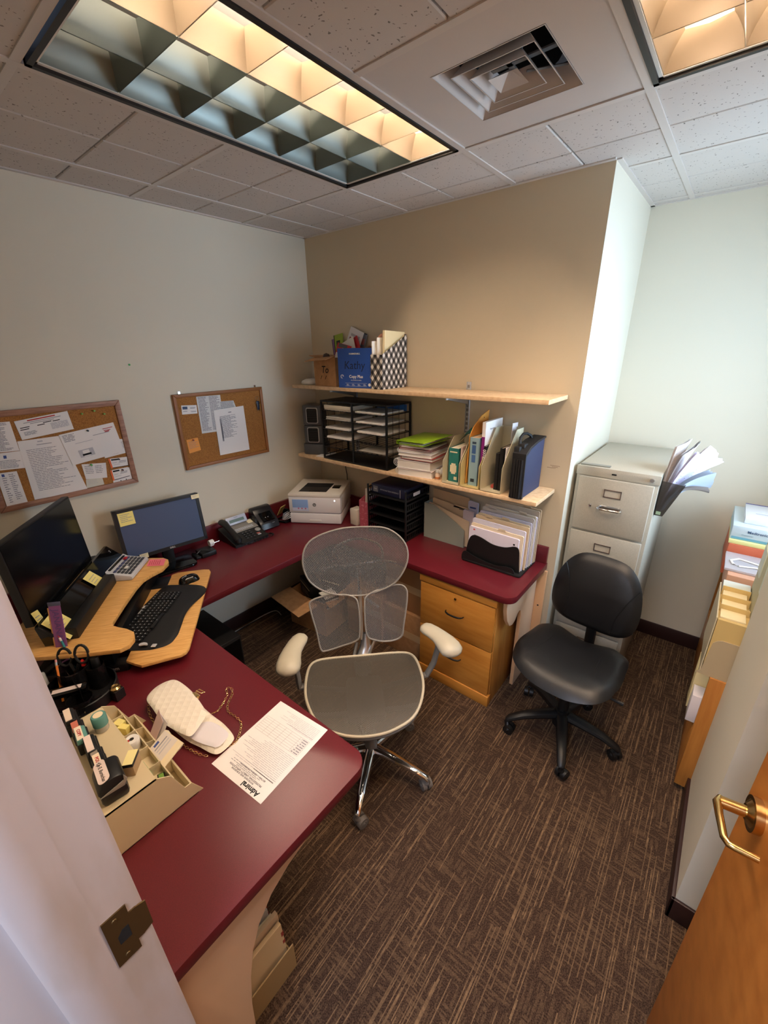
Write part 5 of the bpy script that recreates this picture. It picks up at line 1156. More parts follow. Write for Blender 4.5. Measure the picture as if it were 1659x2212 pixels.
# ---- rotary card file
rf = thing('rotary_card_file', 'small black rotary card file with white cards, left of the printer', 'card file', (.135, -.515, ZD), math.radians(15))
b = B(); b.tube([(-.04, -.035, .01), (.04, -.035, .01), (.05, -.02, .012), (.05, .03, .012), (.04, .045, .01), (-.04, .045, .01)], .009, 8, closed=True)
b.lathe([(0, -.008), (.030, -.008), (.034, 0), (.030, .008), (0, .008)], n=22, mat=Matrix.Translation((0, .042, .05)) @ Matrix.Rotation(math.pi/2, 4, 'X')); b.build('stand', BLKG, rf)
for k in range(5):
    b = B(); b.box(-.001, -.032, .0, .001, .028, .05, mat=Matrix.Translation((.012+.005*k, 0, .025)) @ Matrix.Rotation(math.radians(18+12*k), 4, 'Y')); b.build('card', PAPER if k else flat('cg', (150, 152, 160)), rf, smooth=0)
b = B(); b.box(.001, -.01, .0, .004, -.004, .014, mat=Matrix.Translation((.035, 0, .05)) @ Matrix.Rotation(math.radians(60), 4, 'Y')); b.build('card_tab', BLK, rf, smooth=0)
tag(B().box(-.04, -.03, 0, .04, .03, .004, mat=Matrix.Rotation(math.radians(-60), 4, 'Y')).build('yellow_card', M('notecard', (226, 206, 130), .8), loc=(.045, -.46, ZD+.045), rot=(0, 0, .3), smooth=0), 'yellow printed card leaning behind the rotary card file', 'card')
# ---- laser printer
pm = thing('laser_printer', 'white laser printer with a black output tray, in the corner of the worktop', 'printer', (.365, -.414, ZD), math.radians(32))
# local: x right, y depth, front at y=0
WP = M('printer_white', (232, 230, 232), .35); WP2 = M('printer_cream', (224, 218, 208), .4)
b = B(); b.box(-.184, 0, .004, .184, .355, .079, bev=.008); b.build('paper_drawer', WP, pm)
b = B(); b.box(-.186, .0, .0815, .186, .355, .205, bev=.010); b.build('front_door', WP, pm)
b = B(); b.box(-.186, -.002, .198, .186, .36, .2215, bev=.006); b.build('top_cover', WP2, pm)
b = B(); b.box(-.042, -.0025, .016, .042, .006, .034, bev=.002); b.build('drawer_handle', WHT, pm)
b = B(); b.prism([(-.125, .055), (.075, .055), (.085, .25), (-.115, .25)], 'z', .2205, .2225); b.build('output_tray', M('tray_black', (44, 44, 45), .35), pm, smooth=0)
b = B(); b.prism([(-.118, .165), (.081, .165), (.085, .25), (-.115, .25)], 'z', .2215, .2235); b.build('output_slot', INKK, pm, smooth=0)
b = B(); b.box(-.05, .058, .2225, .028, .07, .2235); b.build('paper_stop', BLKG, pm, smooth=0)
b = B(); b.box(.095, .14, .2215, .150, .215, .2245, bev=.002); b.build('control_panel', BLKG, pm)
b = B(); b.cyl((.0, -.0003, .145), (.0, -.0022, .145), .0125, n=28); hp = b.build('logo_disc', flat('hpdark', (96, 100, 102), .4), pm)
txt('hp', .017, WHT, hp, (.0, -.0024, .1455), (1, 0, 0), (0, 0, 1), shear=.35, ext=.0003)
b = B(); b.cyl((.145, -.0002, .178), (.145, -.0015, .178), .0045, n=14); b.build('power_light', M('white_light', (255, 255, 255), .3, emit=((255, 255, 255), 1.2)), pm)
b = B(); b.box(.186, .04, .12, .1875, .05, .19); b.build('side_grip', LGRY, pm, smooth=0)
b = B(); b.box(-.158, -.0030, .098, -.045, -.0004, .182, bev=.0006); mg = tag(b.build('picture_magnet', M('sky_card', (140, 174, 224), .4)), 'light blue picture magnet with pink flowers on the front of the printer', 'magnet')
mg.matrix_world = Matrix.Translation((.365, -.414, ZD)) @ Rz(math.radians(32))
b = B(); b.box(-.157, -.0036, .0985, -.046, -.0029, .122); 
b.build('pale_ground', flat('pale', (200, 206, 228)), mg, smooth=0)
for x in (-.115, -.09, -.065): b = B(); b.lathe([(0, 0), (.006, .0), (0, .0008)], n=8, mat=Matrix.Translation((x, -.0036, .117)) @ Matrix.Rotation(math.pi/2, 4, 'X')); b.build('flower', flat('flower', (200, 110, 150)), mg)
# ---- small white box, pink magazine holder
tag(B().box(-.032, 0, 0, .032, .07, .115, bev=.002).build('small_white_box', flat('boxwhite', (222, 218, 206), .6), loc=(.588, -.262, ZD), rot=(0, 0, -.05)), 'small white carton standing between the printer and the pink holder', 'box')
PKM = M('pink_pattern', (196, 92, 112), .5, noise=(60, (226, 150, 166), .55, .62, (1, 1, 1)))
pk = thing('magazine_file', 'pink flowered magazine holder beside the black letter trays', 'magazine holder', (.684, -.150, ZD), math.radians(-4)); magfile(pk, .084, .20, .19, .235, PKM, mid=.08)
b = B(); b.box(-.042, -.10, 0, .042, -.098, .19); b.build('front_panel', PKM, pk, smooth=0)
folder('white envelope sticking up in the pink holder, the left one', .670, -.15, ZD+.004, .15, .262, .008, (232, 222, 212), 'y', 2, tabs=False, name='envelope', cat='envelope')
folder('orange-edged envelope sticking up tallest in the pink holder', .688, -.14, ZD+.004, .14, .290, .006, (206, 142, 80), 'y', 3, tabs=False, name='envelope', cat='envelope')
folder('blue-white envelope sticking up in the pink holder, nearest the trays', .703, -.15, ZD+.004, .15, .270, .006, (214, 216, 232), 'y', 2, tabs=False, name='envelope', cat='envelope')
# ---- black letter tray tower with big navy book
lt = thing('letter_tray_tower', 'tower of stacked black plastic letter trays on the worktop below the lower shelf', 'letter tray', (.895, -.148, ZD))
for k in range(5):
    z = .002+.066*k
    b = B(); b.box(-.155, -.125, z, .155, .13, z+.004, bev=.0008); tr = b.build('tray', BLK, lt)
    b = B()
    for sx in (-1, 1):
        b.box(sx*.155-.0015, -.125, z, sx*.155+.0015, .13, z+.012); b.box(sx*.155-.0015, -.125, z+.040, sx*.155+.0015, .13, z+.050)
        for j in range(13): y = -.122+.0205*j; b.box(sx*.155-.0012, y, z+.01, sx*.155+.0012, y+.006, z+.042)
    b.box(-.155, .127, z, .155, .13, z+.05); b.build('tray_sides', BLK, lt, smooth=0)
for x in (-.152, .152):
    b = B(); b.box(x-.004, -.13, 0, x+.004, -.118, .335, bev=.001); b.build('post', BLK, lt)
bk = thing('reference_volume', 'thick navy reference volume in the top letter tray, spine facing out', 'book', (.885, -.13, ZD+.272))
b = B(); b.box(-.135, -.118, 0, .135, .09, .062, bev=.004); b.build('cover', M('navy_book', (26, 30, 58), .4), bk)
b = B(); b.box(-.118, -.1188, .012, -.080, -.1178, .050); b.build('spine_emblem', flat('spgrey', (110, 112, 120)), bk, smooth=0)
txt("PHYSICIANS' DESK REFERENCE", .0135, flat('spgrey2', (140, 142, 150)), bk, (.015, -.1185, .032), (1, 0, 0), (0, 0, 1), sx=.8); txt('PDR', .012, LGRY, bk, (-.099, -.1192, .031), (1, 0, 0), (0, 0, 1))
b = B(); b.box(.100, -.1188, .004, .1025, -.1178, .058); b.build('spine_line', LGRY, bk, smooth=0)
tag(B().box(0, -.036, 0, .0012, .036, .022).build('white_label', PAPER, loc=(1.0566, -.17, ZD+.292), smooth=0), 'white label stuck on the side of the top black letter tray', 'label')
# ---- grey hanging-file holder with folders
gh = thing('desk_file_holder', 'grey-green desk file holder with a slanted side, beside the letter trays', 'file holder', (1.23, -.07, ZD))
GH = M('grey_green', (152, 160, 150), .6)
pf = [(-.145, 0), (.145, 0), (.146, .115), (.085, .155), (-.075, .235), (-.146, .236)]
b = B(); b.prism(pf, 'y', -.052, -.049); b.build('side_panel', GH, gh, smooth=0)
b = B(); b.prism(pf, 'y', .049, .052); b.build('side_panel', GH, gh, smooth=0)
b = B(); b.box(-.146, -.049, 0, -.143, .049, .236); b.build('back_panel', GH, gh, smooth=0)
b = B(); b.box(-.143, -.049, 0, .145, .049, .003); b.build('bottom', GH, gh, smooth=0)
def sheetx(label, x0, x1, y, h_, rgb, slant=.0, th=.003, lean=0, z=ZD+.004, tabx=None, group=None, cat='folder', name='file_folder', tabw=.05, curve=0.0, extra=None):
    m = Matrix.Translation(((x0+x1)/2, y, z)) @ Matrix.Rotation(math.radians(lean), 4, 'X')
    t = thing(name, label, cat, mat=m, group=group); w2 = (x1-x0)/2
    b = B(); pr2 = [(-w2, 0), (w2, 0), (w2, h_-slant), (w2-.006, h_-slant+.004), (-w2+.006, h_), (-w2, h_-.006)]
    b.prism(pr2, 'y', -th/2, th/2); b.build('cover', flat('f_%d_%d_%d' % rgb, rgb, .75), t, smooth=0)
    if tabx is not None:
        b = B(); zt = h_-slant*(tabx+1)/2; b.prism([(tabx*w2-tabw/2, zt-.004), (tabx*w2+tabw/2, zt-.006), (tabx*w2+tabw/2-.006, zt+.010), (tabx*w2-tabw/2+.006, zt+.013)], 'y', -th/2, -th/2+.001); b.build('tab', flat('f_%d_%d_%d' % rgb, rgb, .75), t, smooth=0)
    if extra:
        for (a, c, d, e, mt) in extra: q = B(); q.box(a, -th/2-.0006, c, d, -th/2, e); q.build('print', mt, t, smooth=0)
    return t
MAN = (226, 202, 166)
sheetx('tall tan folder at the back of the grey-green holder', 1.10, 1.355, -.040, .31, (204, 180, 146), .02, .004, 0)
sheetx('tan folder with handwriting just in front of the tallest one in the grey-green holder', 1.11, 1.375, -.062, .255, MAN, .035, .006, 0, tabx=.55, tabw=.11, extra=[(.02, .225, .055, .229, INKK), (.06, .217, .10, .221, INKK)])
sheetx('front manila folder in the grey-green holder', 1.105, 1.395, -.100, .235, (230, 206, 174), .07, .006, 0)
sheetx('bluish white paper stack leaning at the right of the grey-green holder', 1.36, 1.425, -.055, .285, (206, 206, 226), .01, .012, 0, cat='papers', name='loose_papers', extra=[(-.02, .24, .02, .25, INKB), (-.02, .15, -.01, .16, INKR)])
sheetx('white paper stack in front of the bluish one, right of the grey-green holder', 1.345, 1.415, -.085, .235, (224, 214, 222), .01, .012, 0, cat='papers', name='loose_papers')
# ---- black incline sorter with folders
so_ = thing('incline_sorter', 'black plastic incline file sorter at the right end of the worktop', 'file sorter', (1.612, -.15, ZD), math.radians(0))
b = B(); b.prism(rrect(-.172, -.115, .180, .115, .015), 'z', 0, .014, bev=.004); b.build('base', BLK, so_)
wav = crom([(-.150, .0), (-.155, .05), (-.140, .125), (-.115, .152), (-.07, .150), (0, .128), (.07, .130), (.125, .150), (.150, .135), (.158, .06), (.165, .0)], 4, closed=False)
for k, (yy, sc_) in enumerate(((-.088, 1.0), (-.045, 1.03), (0, 1.05), (.045, 1.07), (.088, 1.09))):
    b = B(); b.prism([(x, z*sc_) for x, z in wav], 'y', yy-.002, yy+.002, mat=Matrix.Translation((0, 0, .012))); b.build('divider', BLK, so_, smooth=0)
wf = crom([(-.170, .0), (-.170, .03), (-.150, .055), (-.08, .035), (.03, .022), (.10, .035), (.135, .03), (.150, .0)], 4, closed=False)
b = B(); b.prism(wf, 'y', -.112, -.106, mat=Matrix.Translation((0, 0, .008))); b.build('front_scoop', BLK, so_, smooth=0)
FOLD = [(-.232, 1.465, 1.755, .198, (226, 222, 240), .010, 'front white typed page in the black sorter', None, 'loose_papers', 'papers'),
 (-.221, 1.470, 1.772, .215, (232, 214, 186), .008, 'cream folder directly behind the front typed page in the black sorter', .2, 'file_folder', 'folder'),
 (-.205, 1.468, 1.775, .238, (224, 222, 240), .008, 'thick bundle of bluish papers, second pocket of the black sorter', None, 'loose_papers', 'papers'),
 (-.187, 1.475, 1.785, .255, MAN, .006, 'manila folder with a left tab, second pocket of the black sorter', -.5, 'file_folder', 'folder'),
 (-.172, 1.480, 1.780, .262, (216, 200, 172), .005, 'darker tan folder with a middle tab in the black sorter', .1, 'file_folder', 'folder'),
 (-.158, 1.485, 1.785, .272, (214, 214, 236), .005, 'lavender-white papers in the middle pocket of the black sorter', None, 'loose_papers', 'papers'),
 (-.140, 1.490, 1.788, .292, (210, 206, 200), .005, 'grey-white folder with a tab at the left in the black sorter', -.6, 'file_folder', 'folder'),
 (-.122, 1.495, 1.790, .300, (222, 214, 196), .005, 'pale folder with a right tab in the black sorter', .5, 'file_folder', 'folder'),
 (-.100, 1.50, 1.790, .290, (226, 226, 246), .006, 'white papers in the fourth pocket of the black sorter', None, 'loose_papers', 'papers'),
 (-.080, 1.505, 1.792, .315, (196, 186, 168), .005, 'tall grey-tan folder with a left tab, near the back of the black sorter', -.7, 'file_folder', 'folder'),
 (-.062, 1.505, 1.795, .320, (206, 188, 158), .005, 'rearmost tall tan folder with a right tab in the black sorter', .45, 'file_folder', 'folder')]
for (y, x0, x1, h_, c, th, lab, tb, nm, ct_) in FOLD:
    ex_ = None
    if y == -.232: ex_ = [(-.12, .178, -.11, .186, INKR)]+[(-.08+.02*k, .06, -.079+.02*k, .15, INKL) for k in range(5)]+[(-.115, .145, -.10, .147, INK), (-.115, .15, -.103, .152, INK), (.115, .150, .125, .160, INKK), (.112, .09, .124, .13, INKL)]
    sheetx(lab, x0, x1, y, h_, c, .012, th, -1.5, z=ZD+.0145, tabx=tb, name=nm, cat=ct_, extra=ex_)
# ---- sheet of paper on the desk
PX = Matrix.Translation((0, 0, ZD))
pc = [Vector((1.487, -1.853, ZD)), Vector((1.458, -1.574, ZD)), Vector((1.675, -1.554, ZD)), Vector((1.704, -1.833, ZD))]
# reading direction: heading lies at the near end (y = -1.85), text upside-down to the viewer -> "up" of the text is -y
ptl, ptr, pbr, pbl = pc[3], pc[0], pc[1], pc[2]      # TL, TR, BR, BL in reading frame
mk = L(.845, .80, 2, .25, .9, 1, .25, .2, 50)
mk += L(.79, .46, 17, .07, .93, 2, .24, .45, 51)+[(.07, .788, .45, .793, 0+5), (.05, .765, .93, .767, 1)]
g0, g1 = .24, .44
for k in range(8): mk.append((.08, g0+(g1-g0)*k/7, .95, g0+(g1-g0)*k/7+.0018, 1))
for s_ in (.08, .24, .42, .54, .68, .80, .95): mk.append((s_, g0, s_+.0025, g1+.002, 1))
for k in range(7): mk += L(g0+(g1-g0)*(k+.7)/7, g0+(g1-g0)*(k+.3)/7, 1, .095, .22, 1, .9, .3, 60+k)
mk += L(.21, .05, 9, .07, .8, 2, .22, .5, 70)+[(.07, .195, .6, .198, 1)]
b = B(); cs = [ptl, ptr, pbr, pbl]; sheet4(b, cs, .0012, (0, 0, 1), 0, .0006); ink4(b, cs, .0012, (0, 0, 1), mk)
pp = tag(b.build('printed_form', [PAPER, INK, INKL, INKR, INKB, INKK], smooth=0), 'printed application form lying upside down on the near end of the burgundy worktop', 'paper')
pex = (ptr-ptl).normalized(); pey = (ptl-pbl).normalized()
def pt(s, t): return bil(cs, s, t)+Vector((0, 0, .0014))
for s_, t_, tx_, sz, bo in ((.27, .955, 'Admiral', .021, .0007), (.50, .905, 'PHYSICIANS AND SURGEONS', .0072, .0002), (.48, .880, 'PROFESSIONAL LIABILITY APPLICATION', .0078, .0002), (.5, .857, 'CLAIMS MADE AND REPORTED BASIS', .0052, 0), (.42, .822, 'SECTION I - GENERAL INFORMATION', .0064, .0002)):
    txt(tx_, sz, INKK if sz > .01 else flat('inkmid', (90, 88, 96)), pp, pt(s_, t_), pex, pey, bold=bo, ext=.00005)
# ---- beige desktop organizer
og = thing('desk_organizer', 'beige desktop organizer with stepped compartments, next to the purse on the worktop', 'desk organizer', (0, 0, ZD))
OX0, OX1 = 1.165, 1.538
prof = [(-2.138, .0), (-1.907, .0), (-1.932, .050), (-1.950, .050), (-1.975, .122), (-2.007, .145), (-2.138, .145)]
for x in (OX0, OX1-.003):
    b = B(); b.prism(prof, 'x', x, x+.003); b.build('side_panel', BEIGE, og, smooth=0)
b = B(); b.box(OX0, -2.138, .142, OX1, -2.007, .145); b.build('top_panel', BEIGE, og, smooth=0)
b = B(); b.box(OX0, -2.138, 0, OX1, -1.92, .003); b.build('bottom_panel', BEIGE, og, smooth=0)
b = B(); b.box(OX0, -2.138, 0, OX1, -2.135, .145); b.build('rear_panel', BEIGE, og, smooth=0)
b = B(); b.box(OX0+.003, -2.009, .045, OX1-.003, -2.006, .142); b.build('inner_panel', BEIGE, og, smooth=0)
b = B(); b.box(OX0+.003, -2.006, .075, OX1-.003, -1.968, .078); b.build('upper_tray', BEIGE, og, smooth=0)
b = B(); b.box(OX0+.003, -1.971, .060, OX1-.003, -1.968, .105); b.build('step_panel', BEIGE, og, smooth=0)
b = B(); b.box(OX0+.003, -1.968, .0, OX1-.003, -1.965, .06); b.box(OX0+.003, -1.935, 0, OX1-.003, -1.932, .046); b.build('front_panel', BEIGE, og, smooth=0)
for x in (1.21, 1.30, 1.385, 1.46):
    b = B(); b.box(x, -2.006, .078, x+.002, -1.970, .112); b.build('divider', BEIGE, og, smooth=0)
for x in (1.235, 1.31, 1.42):
    b = B(); b.prism([(-1.965, 0), (-1.934, 0), (-1.934, .046), (-1.965, .055)], 'x', x, x+.002); b.build('divider', BEIGE, og, smooth=0)
ZO = ZD+.146
def stamp(label, x, y, rz, w_=.058, d_=.028, h_=.048, lab=(236, 222, 206), txt_=None, tcol=INKR, body=BLK, curved=False, tilt=0):
    t = thing('self_inking_stamp', label, 'rubber stamp', (x, y, ZO), math.radians(rz))
    d_ *= 1.15; h_ *= 1.12; w_ *= 1.1
    b = B(); b.box(-w_/2, -d_/2, 0, w_/2, d_/2, h_*.72, bev=.003); b.build('base', BLK, t)
    b = B(); b.prism([(-d_*.45, h_*.60), (d_*.42, h_*.60), (d_*.36, h_*.9), (d_*.1, h_), (-d_*.40, h_)], 'x', -w_*.46, w_*.46, bev=.003); b.build('handle_cap', body, t)
    b = B(); b.box(-w_*.42, -d_*.36, h_+.0002, w_*.42, d_*.12, h_+.0012); b.build('index_label', flat('lab_%d_%d_%d' % lab, lab, .5), t, smooth=0)
    if txt_: txt(txt_, .011, tcol, t, (0, -d_*.12, h_+.0016), (1, 0, 0), (0, 1, 0), bold=.0003)
    return t
TEAL = M('teal_plastic', (96, 150, 142), .25)
RZS = -7
stamp('black stamp with a white slanted label, farthest from the doorway on the beige organizer', 1.195, -2.085, RZS, lab=(236, 216, 196))
stamp('black stamp with a red strip, behind the teal COPY stamp', 1.243, -2.083, RZS, lab=(206, 120, 100), h_=.040)
st3 = stamp('teal stamp marked COPY, third along the beige organizer', 1.285, -2.085, RZS, lab=(240, 226, 206), body=TEAL, txt_='COPY', h_=.044)
stamp('black stamp with a wide white name label, between the COPY stamp and the grey-labelled one', 1.345, -2.080, RZS, w_=.066, lab=(236, 216, 208), h_=.046)
stamp('black stamp with a grey label, between the white-label and red-lettered stamps', 1.392, -2.082, RZS, w_=.066, lab=(150, 140, 128), h_=.042)
stamp('black stamp with red POSTED lettering, next to the big signature stamp', 1.427, -2.085, RZS, w_=.07, lab=(240, 222, 196), txt_='POSTED', h_=.046)
sg_ = thing('signature_stamp', 'largest black stamp with an oval signature label, nearest the doorway', 'rubber stamp', (1.482, -2.083, ZO), math.radians(RZS))
b = B(); b.box(-.040, -.030, 0, .040, .028, .035, bev=.008); b.build('base', BLK, sg_)
b = B(); b.prism(crom([(-.030, .032), (.020, .032), (.028, .05), (.022, .066), (.0, .070), (-.022, .062)], 4), 'x', -.037, .037, bev=.005); b.build('handle_cap', BLK, sg_)
b = B(); b.prism([(-.031, .034), (.021, .034), (.030, .05), (.024, .066), (.022, .05)], 'x', .0375, .041, bev=.001); b.build('side_trim', flat('stgrey', (150, 144, 136)), sg_)
lbm = Matrix.Translation((0, -.012, .0705)) @ Matrix.Rotation(math.radians(18), 4, 'X')
b = B(); b.prism(rrect(-.036, -.013, .036, .013, .011), 'z', 0, .0012, mat=lbm); b.build('oval_label', flat('oval', (238, 220, 214)), sg_, smooth=0)
txt('Lin E. Burnichas', .012, INKK, sg_, tuple(lbm @ Vector((0, 0, .0016))), (1, 0, 0), tuple(lbm.to_3x3() @ Vector((0, 1, 0))), 'signature', shear=.5, sx=.8)
b = B(); b.tube([tuple(lbm @ Vector(p)) for p in ((-.032, .0, .0016), (-.02, .006, .0016), (-.026, -.006, .0016))], .0005, 5); b.build('pen_stroke', INKK, sg_)
wb = thing('wooden_stamp', 'wooden block stamp with a cream top, beside the big signature stamp', 'rubber stamp', (1.462, -2.030, ZO), math.radians(-40))
b = B(); b.box(-.022, -.012, 0, .022, .012, .030, bev=.001); b.build('wood_block', M('stamp_wood', (176, 150, 112), .5), wb)
b = B(); b.box(-.0225, -.0125, .030, .0225, .0125, .040, bev=.001); b.build('black_band', BLK, wb)
b = B(); b.box(-.022, -.012, .040, .022, .012, .0405); b.build('label_top', flat('wstop', (238, 226, 160)), wb, smooth=0)
gs = thing('glue_bottle', 'round teal-capped plastic pot on the beige organizer, beside the stamps', 'bottle', (1.262, -2.035, ZO))
b = B(); b.lathe([(0, 0), (.0165, 0), (.0175, .004), (.0175, .022)], n=26); b.build('clear_body', M('frost', (190, 186, 170), .25), gs)
b = B(); b.lathe([(.019, .020), (.019, .050), (.017, .053), (0, .053)], n=26); b.build('cap', TEAL, gs)
b = B(); b.lathe([(.0, .0535), (.0125, .0535), (.0125, .0540), (0, .0542)], n=24); b.build('label_disc', PAPERC, gs)
# things in the compartments
def nb_(label, x, y, z, w_, d_, h_, mat, rz=0, name='sticky_pad', cat='sticky note', tilt=0):
    return tag(B().box(-w_/2, -d_/2, 0, w_/2, d_/2, h_, bev=.0006, seg=1).build(name, mat, loc=(x, y, z), rot=(math.radians(tilt), 0, math.radians(rz))), label, cat)
nb_('small yellow note pad, the left one of two in the beige organizer', 1.228, -1.988, ZD+.08, .028, .022, .028, YEL, 20)
nb_('small yellow note pad, the right one of two in the beige organizer', 1.253, -1.986, ZD+.08, .030, .018, .026, flat('yel2', (238, 222, 130), .8), 30)
td = thing('tape_dispenser', 'white round tape reel with a red mark in the beige organizer', 'tape', (1.325, -1.990, ZD+.080))
b = B(); b.lathe([(.006, 0), (.019, 0), (.020, .004), (.020, .026), (.018, .030), (.006, .030)], n=26); b.build('reel', WHT, td)
b = B(); b.box(-.004, -.014, .0302, .004, -.006, .0308); b.build('red_mark', flat('redk', (200, 60, 50)), td, smooth=0)
t = thing('blade_clip', 'small dark triangular blade clip in the middle compartment of the organizer', 'clip', (1.365, -1.985, ZD+.079), .6)
b = B(); b.prism([(-.014, -.003), (.014, -.006), (.014, .006)], 'z', 0, .006, bev=.001); b.build('body', flat('darkclip', (40, 46, 60), .4), t)
gc = thing('staple_remover', 'green and black small clip gadget at the doorway end of the organizer', 'clip', (1.497, -1.985, ZD+.079), -.3)
b = B(); b.prism([(-.016, -.010), (.014, -.010), (.017, 0), (.012, .010), (-.016, .008)], 'z', 0, .014, bev=.002); b.build('body', BLK, gc)
b = B(); b.prism([(-.012, -.007), (.009, -.007), (.007, .006), (-.012, .005)], 'z', .014, .0155); b.build('green_window', flat('greenw', (110, 150, 60)), gc, smooth=0)
nb_('thin green strip of sticky flags in the organizer', 1.450, -2.000, ZD+.08, .06, .004, .025, flat('green_flag', (110, 160, 110)), 0, 'flag_pad', 'sticky note')
for k in range(5):
    m = Matrix.Translation((1.375+.004*k, -1.945+.012*k*0, ZD+.045+.004*k)) @ Rz(math.radians(-4+3*k)) @ Matrix.Rotation(math.radians(22), 4, 'X')
    t = thing('appointment_card', ['bottom appointment card of the stack in the organizer', 'second appointment card from the bottom in the organizer', 'middle appointment card in the organizer', 'second appointment card from the top in the organizer', 'top appointment card with a small printed logo, in the beige organizer'][k], 'card', mat=m, group=None)
    b = B(); b.box(-.045, -.02, 0, .045, .050, .0025); b.build('card', PAPERC if k == 4 else flat('cardw', (226, 216, 200)), t, smooth=0)
    if k == 4:
        b = B(); b.box(-.043, -.018, .0026, .020, .048, .0029); b.build('label_area', flat('cardlab', (222, 214, 206)), t, smooth=0)
        b = B(); b.box(-.038, .0, .0030, -.030, .018, .0032); b.build('logo', INKB, t, smooth=0)
        for j in range(3): b = B(); b.box(-.024+.010*j, -.006, .0030, -.020+.010*j, .040, .0032); b.build('print_line', INKL if j else INK, t, smooth=0)
for k, (x, r_) in enumerate(((1.262, -14), (1.285, -4))):
    m = Matrix.Translation((x, -1.928, ZD+.004)) @ Rz(math.radians(r_)) @ Matrix.Rotation(math.radians(-28), 4, 'X')
    t = thing('note_slip', ['pink-edged note slip leaning out of the organizer', 'white note slip leaning beside the pink-edged one'][k], 'paper', mat=m)
    b = B(); b.box(-.030, 0, 0, .030, .001, .085); b.build('sheet', flat('slipp', (232, 206, 206)) if k == 0 else PAPER, t, smooth=0)
# ---- purse
ps = thing('quilted_purse', 'small white quilted purse lying open on the worktop, with gold chain strap', 'purse', (0, 0, ZD))
def quilt():
    m = bpy.data.materials.new('quilted_leather'); m.use_nodes = True; nt = m.node_tree; bs = nt.nodes['Principled BSDF']
    bs.inputs['Base Color'].default_value = lin((240, 232, 216)); bs.inputs['Roughness'].default_value = .5
    uv = N(nt, 'ShaderNodeUVMap'); s = N(nt, 'ShaderNodeSeparateXYZ'); nt.links.new(uv.outputs[0], s.inputs[0])
    k = 1/.032
    a = math_node(nt, 'ABSOLUTE', math_node(nt, 'SUBTRACT', math_node(nt, 'FRACT', math_node(nt, 'MULTIPLY', math_node(nt, 'ADD', s.outputs[0], math_node(nt, 'ADD', s.outputs[1], 5.0)), k)), .5))
    c = math_node(nt, 'ABSOLUTE', math_node(nt, 'SUBTRACT', math_node(nt, 'FRACT', math_node(nt, 'MULTIPLY', math_node(nt, 'ADD', math_node(nt, 'SUBTRACT', s.outputs[0], s.outputs[1]), 5.0), k)), .5))
    h = math_node(nt, 'MULTIPLY', math_node(nt, 'POWER', math_node(nt, 'SUBTRACT', .5, a), .5), math_node(nt, 'POWER', math_node(nt, 'SUBTRACT', .5, c), .5))
    h = math_node(nt, 'MAXIMUM', math_node(nt, 'MULTIPLY', math_node(nt, 'POWER', a, 3.0), -6.0), math_node(nt, 'MULTIPLY', math_node(nt, 'POWER', c, 3.0), -6.0)) if False else h
    bp_ = N(nt, 'ShaderNodeBump'); bp_.inputs['Strength'].default_value = .55; bp_.inputs['Distance'].default_value = .007
    nt.links.new(h, bp_.inputs['Height']); nt.links.new(bp_.outputs[0], bs.inputs['Normal']); return m
QL = quilt()
fl = crom([(1.128, -1.878), (1.100, -1.838), (1.102, -1.796), (1.128, -1.772), (1.22, -1.766), (1.321, -1.777), (1.355, -1.786), (1.377, -1.815), (1.397, -1.857), (1.368, -1.872), (1.282, -1.889), (1.19, -1.885)], 5)
b = B(); b.cushion(fl, .022, None, 10, 0, hf=lambda x, y: .050+.02*(x-1.2), exp=7); b.build('flap', QL, ps, smooth=60)
bd = crom([(1.12, -1.86), (1.12, -1.79), (1.18, -1.768), (1.33, -1.762), (1.40, -1.757), (1.463, -1.762), (1.482, -1.778), (1.488, -1.820), (1.470, -1.838), (1.42, -1.850), (1.35, -1.866), (1.2, -1.875)], 5)
b = B(); b.cushion(bd, .026, None, 8, 0, hf=lambda x, y: .0145, exp=8); b.build('body', QL, ps, smooth=60)
ins = crom([(1.358, -1.853), (1.350, -1.82), (1.362, -1.79), (1.40, -1.776), (1.452, -1.772), (1.470, -1.788), (1.475, -1.818), (1.456, -1.832), (1.40, -1.852)], 5)
b = B(); b.cushion(ins, .008, None, 5, 0, hf=lambda x, y: .0285, exp=8); b.build('lining', M('lining_white', (226, 222, 228), .7), ps, smooth=60)
b = B(); b.box(1.235, -1.782, .050, 1.265, -1.765, .056, bev=.001); b.box(1.240, -1.768, .046, 1.268, -1.759, .057, bev=.001); b.tube([(1.240, -1.758, .058), (1.268, -1.753, .060), (1.270, -1.744, .060), (1.242, -1.748, .058)], .0018, 6, closed=True); b.build('clasp', GOLD, ps)
def chain(pts, name):
    P_ = [Vector(p) for p in crom(pts, 10, closed=False)]; b = B(); acc = 0; last = P_[0]; k = 0
    for i in range(1, len(P_)):
        acc += (P_[i]-P_[i-1]).length
        if acc >= .0078:
            acc = 0; d = (P_[i]-last).normalized(); c = (P_[i]+last)/2; last = P_[i]; k += 1
            n_ = Vector((0, 0, 1)) if k % 2 else (Vector((0, 0, 1)).cross(d)+Vector((0, 0, .6))).normalized()
            s_ = d.cross(n_).normalized()
            b.tube([c+d*.0060*math.cos(a)+s_*.0036*math.sin(a)+n_*0 for a in [2*math.pi*j/10 for j in range(10)]], .0008, 5, closed=True)
    b.build(name, GOLD, ps)
chain([(1.345, -1.765, .03), (1.325, -1.735, .006), (1.305, -1.70, .004), (1.285, -1.675, .005), (1.262, -1.665, .010), (1.28, -1.655, .014), (1.300, -1.665, .006), (1.325, -1.698, .004), (1.355, -1.715, .004), (1.395, -1.712, .004), (1.43, -1.715, .004), (1.462, -1.74, .004), (1.480, -1.765, .004), (1.474, -1.79, .004), (1.463, -1.797, .012)], 'chain_strap')
